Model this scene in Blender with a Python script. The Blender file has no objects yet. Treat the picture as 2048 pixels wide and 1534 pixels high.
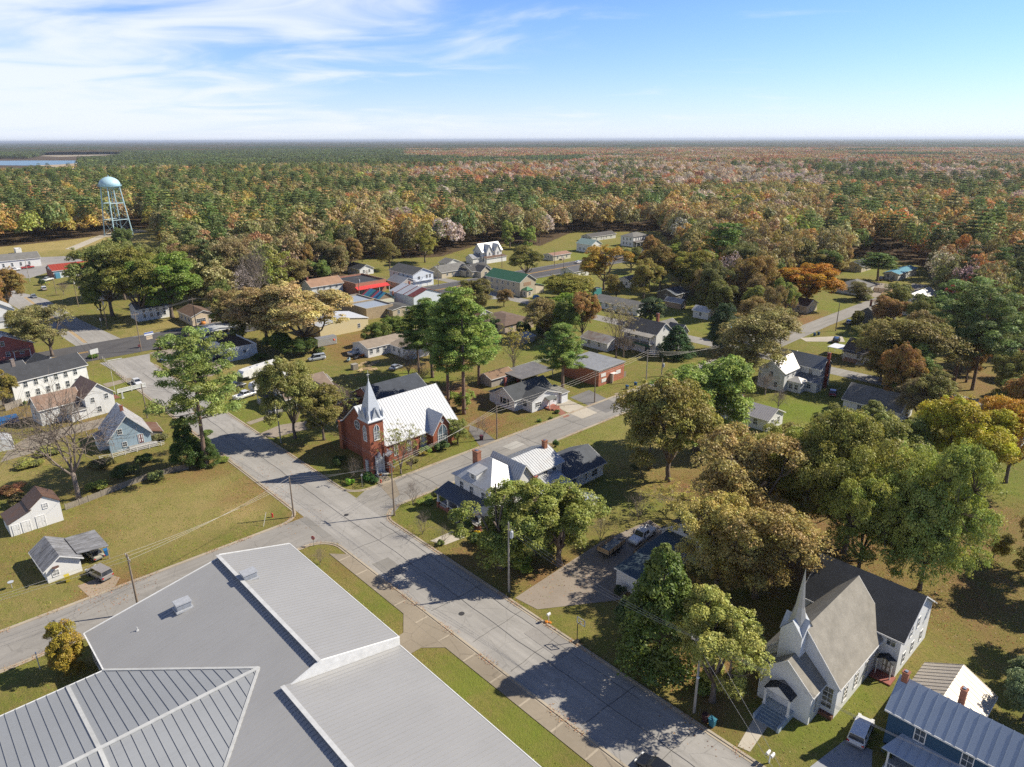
import bpy, math, random
import numpy as np
from mathutils import Matrix, Vector
rnd = random.Random(7)
SC = bpy.context.scene
COL = SC.collection
# ------------------------------------------------------------------ camera
CAM_H = 64.0
FOC, HY, ROLL = 1400.0, 279.0, math.radians(-0.25)
_p = math.atan((767-HY)/FOC)
_F = np.array([0, math.cos(_p), -math.sin(_p)]); _R0 = np.array([1.0, 0, 0]); _U0 = np.cross(_R0, _F)
_R = _R0*math.cos(ROLL)+_U0*math.sin(ROLL); _U = -_R0*math.sin(ROLL)+_U0*math.cos(ROLL)
cam = bpy.data.cameras.new('camera'); cob = bpy.data.objects.new('camera', cam); COL.objects.link(cob)
cam.sensor_width = 36; cam.lens = FOC/2048*36; cam.clip_start = 0.5; cam.clip_end = 200000
m = Matrix.Identity(4)
for i in range(3):
    m[i][0] = _R[i]; m[i][1] = _U[i]; m[i][2] = -_F[i]
m[2][3] = CAM_H
cob.matrix_world = m
SC.camera = cob
# ------------------------------------------------------------------ light
SUN_AZ, SUN_EL = math.radians(77), math.radians(40)
sl = bpy.data.lights.new('sun', 'SUN'); so = bpy.data.objects.new('sun', sl); COL.objects.link(so)
sl.energy = 5.0; sl.angle = math.radians(0.55); sl.color = (1.0, 0.93, 0.80)
sd = Vector((math.sin(SUN_AZ)*math.cos(SUN_EL), math.cos(SUN_AZ)*math.cos(SUN_EL), math.sin(SUN_EL)))
so.rotation_euler = sd.to_track_quat('Z', 'Y').to_euler(); so.location = (60, 20, 90)
wd = bpy.data.worlds.new('World'); SC.world = wd; wd.use_nodes = True
nt = wd.node_tree; nt.nodes.clear()
def wn(t, **k):
    n = nt.nodes.new(t)
    for a, b in k.items(): setattr(n, a, b)
    return n
sky = wn('ShaderNodeTexSky', sky_type='NISHITA', sun_disc=False, sun_elevation=SUN_EL, sun_rotation=SUN_AZ,
         altitude=30, air_density=1.0, dust_density=0.05, ozone_density=3.5)
tc = wn('ShaderNodeTexCoord'); bg = wn('ShaderNodeBackground'); out = wn('ShaderNodeOutputWorld')
# thin high cloud, laid on a plane far overhead (direction / height), wispy
sep = wn('ShaderNodeSeparateXYZ'); nt.links.new(tc.outputs['Generated'], sep.inputs[0])
def wm(op, a, b=None, c=None, clamp=False):
    n = wn('ShaderNodeMath', operation=op, use_clamp=clamp)
    for i, s in enumerate((a, b, c)):
        if s is None: continue
        if isinstance(s, (int, float)): n.inputs[i].default_value = s
        else: nt.links.new(s, n.inputs[i])
    return n.outputs[0]
zc = wm('MAXIMUM', sep.outputs[2], 0.0)
zd = wm('ADD', zc, 0.10)
cx = wm('DIVIDE', sep.outputs[0], zd); cy = wm('DIVIDE', sep.outputs[1], zd)
comb = wn('ShaderNodeCombineXYZ'); nt.links.new(cx, comb.inputs[0]); nt.links.new(cy, comb.inputs[1])
mp = wn('ShaderNodeMapping'); nt.links.new(comb.outputs[0], mp.inputs[0])
mp.inputs['Rotation'].default_value = (0, 0, math.radians(28)); mp.inputs['Scale'].default_value = (0.62, 0.8, 1)
mp.inputs['Location'].default_value = (7.7, 2.9, 0)
n1 = wn('ShaderNodeTexNoise'); n1.inputs['Scale'].default_value = 1.5; n1.inputs['Detail'].default_value = 9
n1.inputs['Roughness'].default_value = 0.52; n1.inputs['Distortion'].default_value = 0.7
nt.links.new(mp.outputs[0], n1.inputs['Vector'])
n2 = wn('ShaderNodeTexNoise'); n2.inputs['Scale'].default_value = 0.5; n2.inputs['Detail'].default_value = 2
nt.links.new(mp.outputs[0], n2.inputs['Vector'])
# more cloud towards the west (left) than the east
west = wm('MULTIPLY_ADD', sep.outputs[0], -0.38, -0.06)
dens = wm('ADD', wm('ADD', wm('MULTIPLY', n1.outputs[0], 0.75), wm('MULTIPLY', n2.outputs[0], 0.45)), west)
mr = wn('ShaderNodeMapRange'); mr.interpolation_type = 'SMOOTHSTEP'
nt.links.new(dens, mr.inputs[0]); mr.inputs[1].default_value = 0.50; mr.inputs[2].default_value = 0.78
fade = wn('ShaderNodeMapRange'); nt.links.new(zc, fade.inputs[0]); fade.inputs[1].default_value = 0.20; fade.inputs[2].default_value = 0.45; fade.inputs[3].default_value = 1.0; fade.inputs[4].default_value = 0.12
cloudf = wm('MULTIPLY', wm('MULTIPLY', mr.outputs[0], 0.88), fade.outputs[0])
# aerosol veil near the horizon
veil = wm('POWER', wm('SUBTRACT', 1.0, zc, clamp=True), 22.0)
veil = wm('MULTIPLY', veil, 0.85)
tot = wm('MAXIMUM', cloudf, veil)
tot = wm('ADD', cloudf, wm('MULTIPLY', wm('SUBTRACT', 1.0, cloudf), veil))
skyg = wn('ShaderNodeMix', data_type='RGBA', blend_type='MULTIPLY'); skyg.inputs[0].default_value = 1
nt.links.new(sky.outputs[0], skyg.inputs[6]); hi = wn('ShaderNodeMapRange'); nt.links.new(zc, hi.inputs[0]); hi.inputs[1].default_value = 0.15; hi.inputs[2].default_value = 0.5
gm = wn('ShaderNodeMix', data_type='RGBA'); nt.links.new(hi.outputs[0], gm.inputs[0]); gm.inputs[6].default_value = (1.0, 1.24, 1.86, 1); gm.inputs[7].default_value = (0.55, 0.62, 0.85, 1)
nt.links.new(gm.outputs[2], skyg.inputs[7])
mx = wn('ShaderNodeMix', data_type='RGBA'); nt.links.new(tot, mx.inputs[0]); nt.links.new(skyg.outputs[2], mx.inputs[6])
mx.inputs[7].default_value = (9.4, 10.0, 11.2, 1)
nt.links.new(mx.outputs[2], bg.inputs[0]); bg.inputs[1].default_value = 0.074
nt.links.new(bg.outputs[0], out.inputs[0])
SC.view_settings.view_transform = 'Standard'; SC.view_settings.look = 'None'
SC.view_settings.exposure = 0.42; SC.view_settings.gamma = 1.0
SC.render.engine = 'CYCLES'
SC.cycles.max_bounces = 5; SC.cycles.diffuse_bounces = 2; SC.cycles.glossy_bounces = 2
SC.cycles.transmission_bounces = 3; SC.cycles.transparent_max_bounces = 4; SC.cycles.volume_bounces = 0
SC.cycles.use_denoising = False
SC.cycles.caustics_reflective = False; SC.cycles.caustics_refractive = False
# ------------------------------------------------------------------ survey frame
def G(px, py, z=0.0):
    """world point at height z on the line of sight of photo pixel (px, py)"""
    d = _F+_R*(px-1024)/FOC-_U*(py-767)/FOC
    t = (z-CAM_H)/d[2]
    return np.array([0, 0, CAM_H])+d*t
def PR(P):
    v = np.array(P, float)-[0, 0, CAM_H]; w = v@_F
    return 1024+FOC*(v@_R)/w, 767-FOC*(v@_U)/w
AZ = math.radians(137)
EU = np.array([math.sin(AZ), math.cos(AZ), 0]); EV = np.array([math.sin(AZ-math.pi/2), math.cos(AZ-math.pi/2), 0])
ORI = G(690, 1000)
def W(u, v, z=0.0): return ORI+EU*u+EV*v+np.array([0, 0, z])
def UV(px, py, z=0.0):
    P = G(px, py, z)-ORI; return float(P@EU), float(P@EV)
GRID = math.pi/2-(AZ-math.pi/2)      # rotation that lays local x on EV, local y on -EU
def hat(B, ty):
    """height above ground point B whose image row is ty"""
    lo, hi = 0.0, 60.0
    for _ in range(40):
        mid = (lo+hi)/2
        if PR((B[0], B[1], mid))[1] > ty: lo = mid
        else: hi = mid
    return lo
# ------------------------------------------------------------------ materials
MATS = {}
def mat(name):
    m = bpy.data.materials.new(name); m.use_nodes = True; m.node_tree.nodes.clear(); return m
class NG:
    def __init__(s, m): s.t = m.node_tree
    def n(s, t, **k):
        n = s.t.nodes.new(t)
        for a, b in k.items(): setattr(n, a, b)
        return n
    def l(s, a, b): s.t.links.new(a, b)
    def set(s, sock, v):
        if isinstance(v, (int, float, tuple, list)):
            if isinstance(v, (tuple, list)) and len(v) == 3 and sock.type == 'RGBA': v = (*v, 1)
            sock.default_value = v
        else: s.l(v, sock)
    def math(s, op, a, b=None, c=None, clamp=False):
        n = s.n('ShaderNodeMath', operation=op, use_clamp=clamp)
        for i, x in enumerate((a, b, c)):
            if x is not None: s.set(n.inputs[i], x)
        return n.outputs[0]
    def mix(s, f, a, b, bt='MIX'):
        n = s.n('ShaderNodeMix', data_type='RGBA', blend_type=bt)
        s.set(n.inputs[0], f); s.set(n.inputs[6], a); s.set(n.inputs[7], b); return n.outputs[2]
    def noise(s, vec, scale, detail=3, rough=0.55, dist=0.0):
        n = s.n('ShaderNodeTexNoise'); n.inputs['Scale'].default_value = scale; n.inputs['Detail'].default_value = detail
        n.inputs['Roughness'].default_value = rough; n.inputs['Distortion'].default_value = dist
        if vec is not None: s.l(vec, n.inputs['Vector'])
        return n.outputs[0]
    def ramp(s, f, lo, hi, a=0.0, b=1.0):
        n = s.n('ShaderNodeMapRange'); s.set(n.inputs[0], f)
        for i, x in enumerate((lo, hi, a, b)): n.inputs[i+1].default_value = x
        return n.outputs[0]
    def obj(s): return s.n('ShaderNodeTexCoord').outputs['Object']
    def pos(s): return s.n('ShaderNodeNewGeometry').outputs['Position']
    def map(s, v, scale=(1, 1, 1), rot=(0, 0, 0), loc=(0, 0, 0)):
        n = s.n('ShaderNodeMapping'); s.l(v, n.inputs[0])
        n.inputs['Scale'].default_value = scale; n.inputs['Rotation'].default_value = rot; n.inputs['Location'].default_value = loc
        return n.outputs[0]
    def attr(s, name, typ='GEOMETRY'):
        n = s.n('ShaderNodeAttribute'); n.attribute_name = name; n.attribute_type = typ; return n
    def done(s, col, rough=0.8, metal=0.0, bump=None, bs=0.3, bd=0.05, spec=0.5):
        p = s.n('ShaderNodeBsdfPrincipled'); s.set(p.inputs['Base Color'], col); s.set(p.inputs['Roughness'], rough)
        p.inputs['Metallic'].default_value = metal; p.inputs['Specular IOR Level'].default_value = spec
        if bump is not None:
            b = s.n('ShaderNodeBump'); b.inputs['Strength'].default_value = bs; b.inputs['Distance'].default_value = bd
            s.l(bump, b.inputs['Height']); s.l(b.outputs[0], p.inputs['Normal'])
        o = s.n('ShaderNodeOutputMaterial'); s.l(p.outputs[0], o.inputs[0])
def cached(f):
    def g(*a):
        k = (f.__name__,)+a
        if k not in MATS: MATS[k] = f(*a)
        return MATS[k]
    return g
def sc(c, k): return tuple(min(1, x*k) for x in c)
@cached
def plain(c, rough=0.6, metal=0.0):
    m = mat('paint'); g = NG(m); v = g.noise(g.obj(), 1.3, 4)
    g.done(g.mix(g.ramp(v, 0.3, 0.7), sc(c, 0.86), sc(c, 1.08)), rough, metal); return m
@cached
def siding(c, dirt=0.25):
    m = mat('siding'); g = NG(m); o = g.obj()
    v = g.noise(g.map(o, (1, 1, 0.35)), 0.9, 6, 0.7)
    col = g.mix(g.ramp(v, 0.42, 0.8, 0, dirt), c, sc(c, 0.42))
    sp = g.n('ShaderNodeSeparateXYZ'); g.l(o, sp.inputs[0])
    lap = g.math('FRACT', g.math('MULTIPLY', sp.outputs[2], 5.0))
    col = g.mix(g.ramp(lap, 0.0, 0.18, 0.35, 0.0), col, sc(c, 0.35))
    g.done(col, 0.7, bump=lap, bs=0.25, bd=0.02); return m
@cached
def brick(c):
    m = mat('brick'); g = NG(m); o = g.obj(); sp = g.n('ShaderNodeSeparateXYZ'); g.l(o, sp.inputs[0])
    cb = g.n('ShaderNodeCombineXYZ'); g.l(g.math('ADD', sp.outputs[0], sp.outputs[1]), cb.inputs[0]); g.l(sp.outputs[2], cb.inputs[1])
    b = g.n('ShaderNodeTexBrick'); g.l(cb.outputs[0], b.inputs[0]); b.inputs['Scale'].default_value = 1.0
    b.inputs['Brick Width'].default_value = 0.42; b.inputs['Row Height'].default_value = 0.15; b.inputs['Mortar Size'].default_value = 0.012
    b.inputs['Color1'].default_value = (*sc(c, 0.75), 1); b.inputs['Color2'].default_value = (*sc(c, 1.25), 1)
    b.inputs['Mortar'].default_value = (*sc(c, 1.5), 1)
    v = g.noise(o, 0.7, 5, 0.7)
    g.done(g.mix(g.ramp(v, 0.35, 0.75, 0, 0.55), b.outputs[0], sc(c, 0.6)), 0.9, bump=b.outputs[1], bs=0.2, bd=0.01); return m
@cached
def shingle(c, moss=0.3):
    m = mat('shingle'); g = NG(m); o = g.obj()
    v = g.noise(o, 0.5, 6, 0.75); w = g.noise(o, 9, 3, 0.8)
    sp = g.n('ShaderNodeSeparateXYZ'); g.l(o, sp.inputs[0])
    row = g.math('FRACT', g.math('MULTIPLY', sp.outputs[2], 11.0))
    col = g.mix(g.ramp(v, 0.35, 0.7), sc(c, 0.75), sc(c, 1.2))
    col = g.mix(g.ramp(w, 0.35, 0.7, 0, 0.55), col, sc(c, 0.5))
    col = g.mix(g.ramp(row, 0, 0.25, 0.4, 0), col, sc(c, 0.4))
    st = g.noise(g.map(o, (3, 3, 0.25)), 1.1, 5, 0.7)
    col = g.mix(g.ramp(st, 0.55, 0.8, 0, moss), col, sc((c[0]*0.5+0.03, c[1]*0.5+0.03, c[2]*0.45+0.02), 1))
    g.done(col, 0.95, bump=w, bs=0.5, bd=0.03); return m
@cached
def metalroof(c, rust=0.2, rc=(0.20, 0.09, 0.04), gloss=0.42):
    m = mat('metal_roof'); g = NG(m); o = g.obj()
    v = g.noise(g.map(o, (0.5, 0.5, 0.5)), 1.0, 8, 0.75, 0.4); w = g.noise(o, 3.0, 6, 0.8)
    col = g.mix(g.ramp(w, 0.3, 0.75), sc(c, 0.8), sc(c, 1.08))
    col = g.mix(g.ramp(v, 0.62-rust*0.5, 0.85-rust*0.3, 0, min(1, rust*1.6)), col, rc)
    g.done(col, g.ramp(w, 0.3, 0.7, gloss, gloss+0.2), 0.35, bump=w, bs=0.15, bd=0.02); return m
@cached
def panelmetal(c):
    m = mat('panel_metal'); g = NG(m); o = g.obj()
    v = g.noise(o, 0.06, 4, 0.6); w = g.noise(g.map(o, (0.12, 2.5, 1)), 1.0, 4, 0.7)
    col = g.mix(g.ramp(v, 0.35, 0.65), sc(c, 0.93), sc(c, 1.05)); col = g.mix(g.ramp(w, 0.5, 0.8, 0, 0.35), col, sc(c, 0.78))
    st = g.noise(o, 0.35, 6, 0.75); col = g.mix(g.ramp(st, 0.62, 0.8, 0, 0.4), col, sc(c, 0.62))
    g.done(col, 0.5, 0.2); return m
@cached
def streaktin(c, dk, sx=0.25, sy=4.5):
    m = mat('streaked_tin'); g = NG(m); o = g.obj()
    v = g.noise(g.map(o, (sx, sy, 0.3)), 1.3, 5, 0.75); w = g.noise(o, 0.8, 5, 0.7)
    col = g.mix(g.ramp(v, 0.42, 0.62), c, dk); col = g.mix(g.ramp(w, 0.5, 0.75, 0, .5), col, sc(c, 1.15))
    g.done(col, 0.6, 0.25); return m
@cached
def glassm(c=(0.05, 0.065, 0.08)):
    m = mat('window_glass'); g = NG(m); v = g.noise(g.obj(), 0.8, 2)
    g.done(g.mix(g.ramp(v, 0.35, 0.65), sc(c, 0.5), sc(c, 1.8)), 0.08, spec=0.8); return m
@cached
def wood(c):
    m = mat('wood'); g = NG(m); o = g.obj()
    v = g.noise(g.map(o, (3, 3, 0.4)), 2.2, 6, 0.7)
    g.done(g.mix(g.ramp(v, 0.3, 0.7), sc(c, 0.55), sc(c, 1.25)), 0.9, bump=v, bs=0.4, bd=0.03); return m
@cached
def carpaint(c):
    m = mat('car_paint'); g = NG(m); v = g.noise(g.obj(), 2.0, 3)
    p = g.n('ShaderNodeBsdfPrincipled'); g.set(p.inputs['Base Color'], g.mix(g.ramp(v, 0.3, 0.7), sc(c, 0.9), sc(c, 1.05)))
    p.inputs['Roughness'].default_value = 0.28; p.inputs['Metallic'].default_value = 0.2
    p.inputs['Coat Weight'].default_value = 0.6; p.inputs['Coat Roughness'].default_value = 0.06
    o = g.n('ShaderNodeOutputMaterial'); g.l(p.outputs[0], o.inputs[0]); return m
WHITE = (0.78, 0.77, 0.74); GALV = (0.42, 0.44, 0.46); DARKSH = (0.055, 0.06, 0.07)
# ------------------------------------------------------------------ mesh builder
class MB:
    def __init__(s): s.v = []; s.f = []; s.mi = []; s.cur = 0
    def add(s, vs, fs):
        b = len(s.v); s.v += [tuple(float(q) for q in p) for p in vs]
        for f in fs: s.f.append(tuple(b+i for i in f)); s.mi.append(s.cur)
        return s
    def box(s, x0, y0, z0, x1, y1, z1):
        return s.add([(x0,y0,z0),(x1,y0,z0),(x1,y1,z0),(x0,y1,z0),(x0,y0,z1),(x1,y0,z1),(x1,y1,z1),(x0,y1,z1)],
                     [(0,3,2,1),(4,5,6,7),(0,1,5,4),(1,2,6,5),(2,3,7,6),(3,0,4,7)])
    def slab(s, q, t):
        """quad/polygon q (top points, counter-clockwise from above) thickened down by t"""
        n = len(q); lo = [(p[0], p[1], p[2]-t) for p in q]
        return s.add(list(q)+lo, [tuple(range(n)), tuple(range(2*n-1, n-1, -1))]+[(i, n+i, n+(i+1) % n, (i+1) % n) for i in range(n)])
    def tube(s, pts, rad, k=6, cap=True):
        pts = [Vector(p) for p in pts]; n = len(pts)
        if isinstance(rad, (int, float)): rad = [rad]*n
        rings = []
        for i, p in enumerate(pts):
            d = (pts[min(i+1, n-1)]-pts[max(i-1, 0)]).normalized()
            a = d.cross(Vector((0, 0, 1)) if abs(d.z) < 0.9 else Vector((1, 0, 0))).normalized(); b = d.cross(a)
            rings.append([p+(a*math.cos(2*math.pi*j/k)+b*math.sin(2*math.pi*j/k))*rad[i] for j in range(k)])
        vs = [q for r in rings for q in r]
        fs = [(i*k+j, i*k+(j+1) % k, (i+1)*k+(j+1) % k, (i+1)*k+j) for i in range(n-1) for j in range(k)]
        if cap: fs += [tuple(range(k-1, -1, -1)), tuple((n-1)*k+j for j in range(k))]
        return s.add(vs, fs)
    def lathe(s, prof, k=16, c=(0, 0, 0)):
        """prof: list of (r, z)"""
        vs = [(c[0]+r*math.cos(2*math.pi*j/k), c[1]+r*math.sin(2*math.pi*j/k), c[2]+z) for r, z in prof for j in range(k)]
        n = len(prof)
        fs = [(i*k+j, i*k+(j+1) % k, (i+1)*k+(j+1) % k, (i+1)*k+j) for i in range(n-1) for j in range(k)]
        fs += [tuple(range(k-1, -1, -1)), tuple((n-1)*k+j for j in range(k))]
        return s.add(vs, fs)
    def mesh(s, name, mats, smooth=False):
        me = bpy.data.meshes.new(name); me.from_pydata(s.v, [], s.f)
        for q in (mats if isinstance(mats, (list, tuple)) else [mats]): me.materials.append(q)
        if any(s.mi): me.polygons.foreach_set('material_index', s.mi)
        if smooth: me.polygons.foreach_set('use_smooth', [True]*len(s.f))
        me.update(); return me
    def build(s, name, mats, parent=None, loc=None, smooth=False, rz=0.0):
        o = bpy.data.objects.new(name, s.mesh(name, mats, smooth)); COL.objects.link(o)
        if parent is not None: o.parent = parent
        if loc is not None: o.location = loc
        if rz: o.rotation_euler = (0, 0, rz)
        return o
def tag(o, label=None, cat=None, group=None, kind=None):
    if label: o['label'] = label
    if cat: o['category'] = cat
    if group: o['group'] = group
    if kind: o['kind'] = kind
    return o
def empty(name, loc, rz=0.0, label=None, cat=None, group=None, s=None):
    o = bpy.data.objects.new(name, None); COL.objects.link(o); o.location = loc; o.rotation_euler = (0, 0, rz)
    o.empty_display_size = 0.5
    if s is not None: o.scale = s
    return tag(o, label, cat, group)
def inst(name, me, parent, loc=(0, 0, 0), rz=0.0, s=None):
    o = bpy.data.objects.new(name, me); COL.objects.link(o); o.parent = parent; o.location = loc
    o.rotation_euler = (0, 0, rz)
    if s is not None: o.scale = s
    return o
def copy_tree(o, parent=None):
    c = o.copy(); COL.objects.link(c)
    if parent is not None: c.parent = parent
    for ch in o.children: copy_tree(ch, c)
    return c
KR = 64/56
def WR(u, v, z=0.0): return W(u*KR, v*KR, z)
def UVR(px, py):
    a, b = UV(px, py); return a/KR, b/KR
# ------------------------------------------------------------------ value noise (numpy)
_tab = np.random.RandomState(3).rand(256, 256)
def vnoise(x, y, sc_):
    x = np.asarray(x)/sc_; y = np.asarray(y)/sc_
    xi = np.floor(x).astype(int); yi = np.floor(y).astype(int); fx = x-xi; fy = y-yi
    fx = fx*fx*(3-2*fx); fy = fy*fy*(3-2*fy)
    T = lambda a, b: _tab[a % 256, b % 256]
    return (T(xi, yi)*(1-fx)+T(xi+1, yi)*fx)*(1-fy)+(T(xi, yi+1)*(1-fx)+T(xi+1, yi+1)*fx)*fy
def fbm(x, y, s_): return (vnoise(x, y, s_)*0.5+vnoise(x+91.7, y, s_/2.1)*0.3+vnoise(x, y+55.3, s_/4.3)*0.2)
def inpoly(px, py, poly):
    px = np.asarray(px); py = np.asarray(py); c = np.zeros(px.shape, bool); n = len(poly)
    for i in range(n):
        x1, y1 = poly[i]; x2, y2 = poly[(i+1) % n]
        k = ((y1 > py) != (y2 > py)) & (px < (x2-x1)*(py-y1)/((y2-y1) if y2 != y1 else 1e-9)+x1)
        c ^= k
    return c
# ------------------------------------------------------------------ ground sheet
# ground cover: blobs (photo pixel, radius in metres along grid, amount); litter = fallen leaves/needles, on the lower right lawn also painted in for tree shade, lush = green grass, dry = straw
LITTER_SHADE = [(930,790,12,.9),(960,850,10,.8),(890,720,14,.7),(1060,800,9,.8),(700,680,14,.55),(720,700,13,.6),(640,670,16,.4),(430,640,18,.3),
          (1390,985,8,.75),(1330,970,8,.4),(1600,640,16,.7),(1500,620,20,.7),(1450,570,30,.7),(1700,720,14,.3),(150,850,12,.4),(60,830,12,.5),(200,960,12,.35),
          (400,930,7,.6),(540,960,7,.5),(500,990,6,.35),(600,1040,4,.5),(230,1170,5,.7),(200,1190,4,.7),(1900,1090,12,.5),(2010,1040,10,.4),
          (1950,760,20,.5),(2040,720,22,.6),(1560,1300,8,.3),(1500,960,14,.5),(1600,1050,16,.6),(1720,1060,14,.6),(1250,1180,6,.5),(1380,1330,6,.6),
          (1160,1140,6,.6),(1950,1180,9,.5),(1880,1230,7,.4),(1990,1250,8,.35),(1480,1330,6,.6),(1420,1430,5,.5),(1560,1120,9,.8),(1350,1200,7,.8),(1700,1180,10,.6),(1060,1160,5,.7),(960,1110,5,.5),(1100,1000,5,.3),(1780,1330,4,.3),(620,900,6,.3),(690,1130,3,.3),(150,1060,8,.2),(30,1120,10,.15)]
LUSH = [(1610,820,14,1),(830,760,14,.9),(900,740,10,.8),(1190,770,5,.5),(1250,1000,10,.5),(1670,700,10,.8),(1200,510,25,.9),(330,570,25,.7),(1180,860,14,.35),
        (830,1000,10,.5),(940,900,9,.5),(620,960,9,.4),(2010,980,10,.8),(1700,1400,9,.55),(1640,1440,7,.55),(780,1200,6,.45),(930,1350,5,.8),(1050,1450,5,.8),
        (250,760,14,.5),(230,800,10,.4),(170,960,10,.5),(560,850,9,.5),(480,820,9,.5),(1350,640,18,.6),(1430,600,25,.9),(1500,560,30,.7),(1650,620,20,.6),(1750,700,16,.7),(1900,700,25,.5),(1990,880,18,.6),(1300,560,25,.8),(1700,540,20,.6),(1100,560,20,.6),(1580,760,14,.6),(1480,820,12,.7),(1420,660,12,.5),(950,700,14,.4),(1060,700,12,.5),
        (20,1330,6,.4),(1500,860,10,.5),(1730,680,14,.6),(1790,600,14,.5),(1130,640,18,.5),(740,1050,6,.4)]
DRY = [(300,1040,14,.5),(420,990,14,.6),(350,1000,14,.5),(490,1015,5,1.0),(90,490,60,.9),(180,480,50,.9),(1280,860,16,.45),(1300,900,14,.5),(1100,870,9,.3),(30,940,14,.4),
       (80,1220,10,.3),(350,650,22,.6),(1330,1040,12,.3),(470,740,14,.4),(560,700,14,.5)]
xs = np.concatenate([[-90000,-20000,-5000,-1500,-600], np.arange(-330, 391, 2.0), [600,1500,5000,20000,90000]])
ys = np.concatenate([[-3000,-200,-20], np.arange(30, 621, 2.0), [800,1500,3000,8000,30000,120000]])
X, Y = np.meshgrid(xs, ys); Xf = X.ravel(); Yf = Y.ravel()
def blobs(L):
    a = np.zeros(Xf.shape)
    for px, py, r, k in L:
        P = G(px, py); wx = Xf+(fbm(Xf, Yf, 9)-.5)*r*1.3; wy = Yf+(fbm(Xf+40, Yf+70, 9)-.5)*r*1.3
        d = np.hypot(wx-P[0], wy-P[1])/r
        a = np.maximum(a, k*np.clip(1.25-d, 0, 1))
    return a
nx, ny = len(xs), len(ys)
idx = np.arange(nx*ny).reshape(ny, nx)
quads = np.stack([idx[:-1, :-1], idx[:-1, 1:], idx[1:, 1:], idx[1:, :-1]], -1).reshape(-1, 4)
def npmesh(name, V, Q, mats, fattr=None, vattr=None, mi=None):
    me = bpy.data.meshes.new(name); k = Q.shape[1]
    me.vertices.add(len(V)); me.vertices.foreach_set('co', np.ascontiguousarray(V, np.float32).ravel())
    me.loops.add(Q.size); me.loops.foreach_set('vertex_index', np.ascontiguousarray(Q, np.int32).ravel())
    me.polygons.add(len(Q)); me.polygons.foreach_set('loop_start', np.arange(0, Q.size, k, dtype=np.int32))
    me.polygons.foreach_set('loop_total', np.full(len(Q), k, np.int32))
    for q in (mats if isinstance(mats, (list, tuple)) else [mats]): me.materials.append(q)
    if mi is not None: me.polygons.foreach_set('material_index', np.ascontiguousarray(mi, np.int32))
    for nm, a in (fattr or {}).items():
        at = me.attributes.new(nm, 'FLOAT', 'FACE'); at.data.foreach_set('value', np.ascontiguousarray(a, np.float32))
    for nm, a in (vattr or {}).items():
        at = me.attributes.new(nm, 'FLOAT', 'POINT'); at.data.foreach_set('value', np.ascontiguousarray(a, np.float32))
    me.update(calc_edges=True); return me
def ground_mat():
    m = mat('grass_ground'); g = NG(m); p = g.pos()
    n1 = g.noise(p, 0.045, 5, 0.6); n2 = g.noise(p, 0.3, 6, 0.7); n3 = g.noise(p, 2.2, 4, 0.8); n4 = g.noise(p, 6, 3, 0.9); mow = g.noise(g.map(g.map(p, (1, 1, 1), (0, 0, math.radians(47))), (0.12, 1.1, 1)), 1.0, 3, 0.7)
    base = g.mix(g.ramp(n1, 0.38, 0.62), (0.30, 0.265, 0.062), (0.195, 0.225, 0.036))
    base = g.mix(g.ramp(n2, 0.42, 0.6, 0, 0.85), base, (0.33, 0.245, 0.085))
    base = g.mix(g.ramp(n3, 0.42, 0.7, 0, 0.65), base, (0.135, 0.15, 0.028)); base = g.mix(g.ramp(n4, 0.45, 0.7, 0, 0.45), base, (0.10, 0.10, 0.03)); base = g.mix(g.ramp(g.noise(p, 0.9, 5, 0.8, 1.0), 0.5, 0.66, 0, 0.7), base, (0.31, 0.215, 0.09)); base = g.mix(g.ramp(g.noise(p, 3.6, 4, 0.85, 1.5), 0.52, 0.66, 0, 0.6), base, (0.10, 0.125, 0.022))
    base = g.mix(g.ramp(mow, 0.42, 0.66, 0, 0.4), base, (0.15, 0.15, 0.038))
    dry = g.attr('dry').outputs['Fac']; lush = g.attr('lush').outputs['Fac']; lit = g.attr('litter_shade').outputs['Fac']
    wood_ = g.attr('woods').outputs['Fac']
    base = g.mix(g.math('MULTIPLY', dry, g.ramp(n2, 0.3, 0.6, 0.6, 1.0)), base, (0.42, 0.32, 0.13))
    base = g.mix(g.math('MULTIPLY', lush, g.ramp(n3, 0.3, 0.7, 0.95, 0.55)), base, (0.17, 0.235, 0.024))
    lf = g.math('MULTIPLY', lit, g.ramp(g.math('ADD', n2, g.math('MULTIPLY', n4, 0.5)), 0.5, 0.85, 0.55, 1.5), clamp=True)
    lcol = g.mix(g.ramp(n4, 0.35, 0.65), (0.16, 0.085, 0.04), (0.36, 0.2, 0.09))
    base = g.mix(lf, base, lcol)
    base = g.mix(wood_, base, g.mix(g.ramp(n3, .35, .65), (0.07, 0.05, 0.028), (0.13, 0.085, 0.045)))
    g.done(base, 0.95, bump=g.math('ADD', n3, n4), bs=0.9, bd=0.2, spec=0.2); return m
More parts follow.
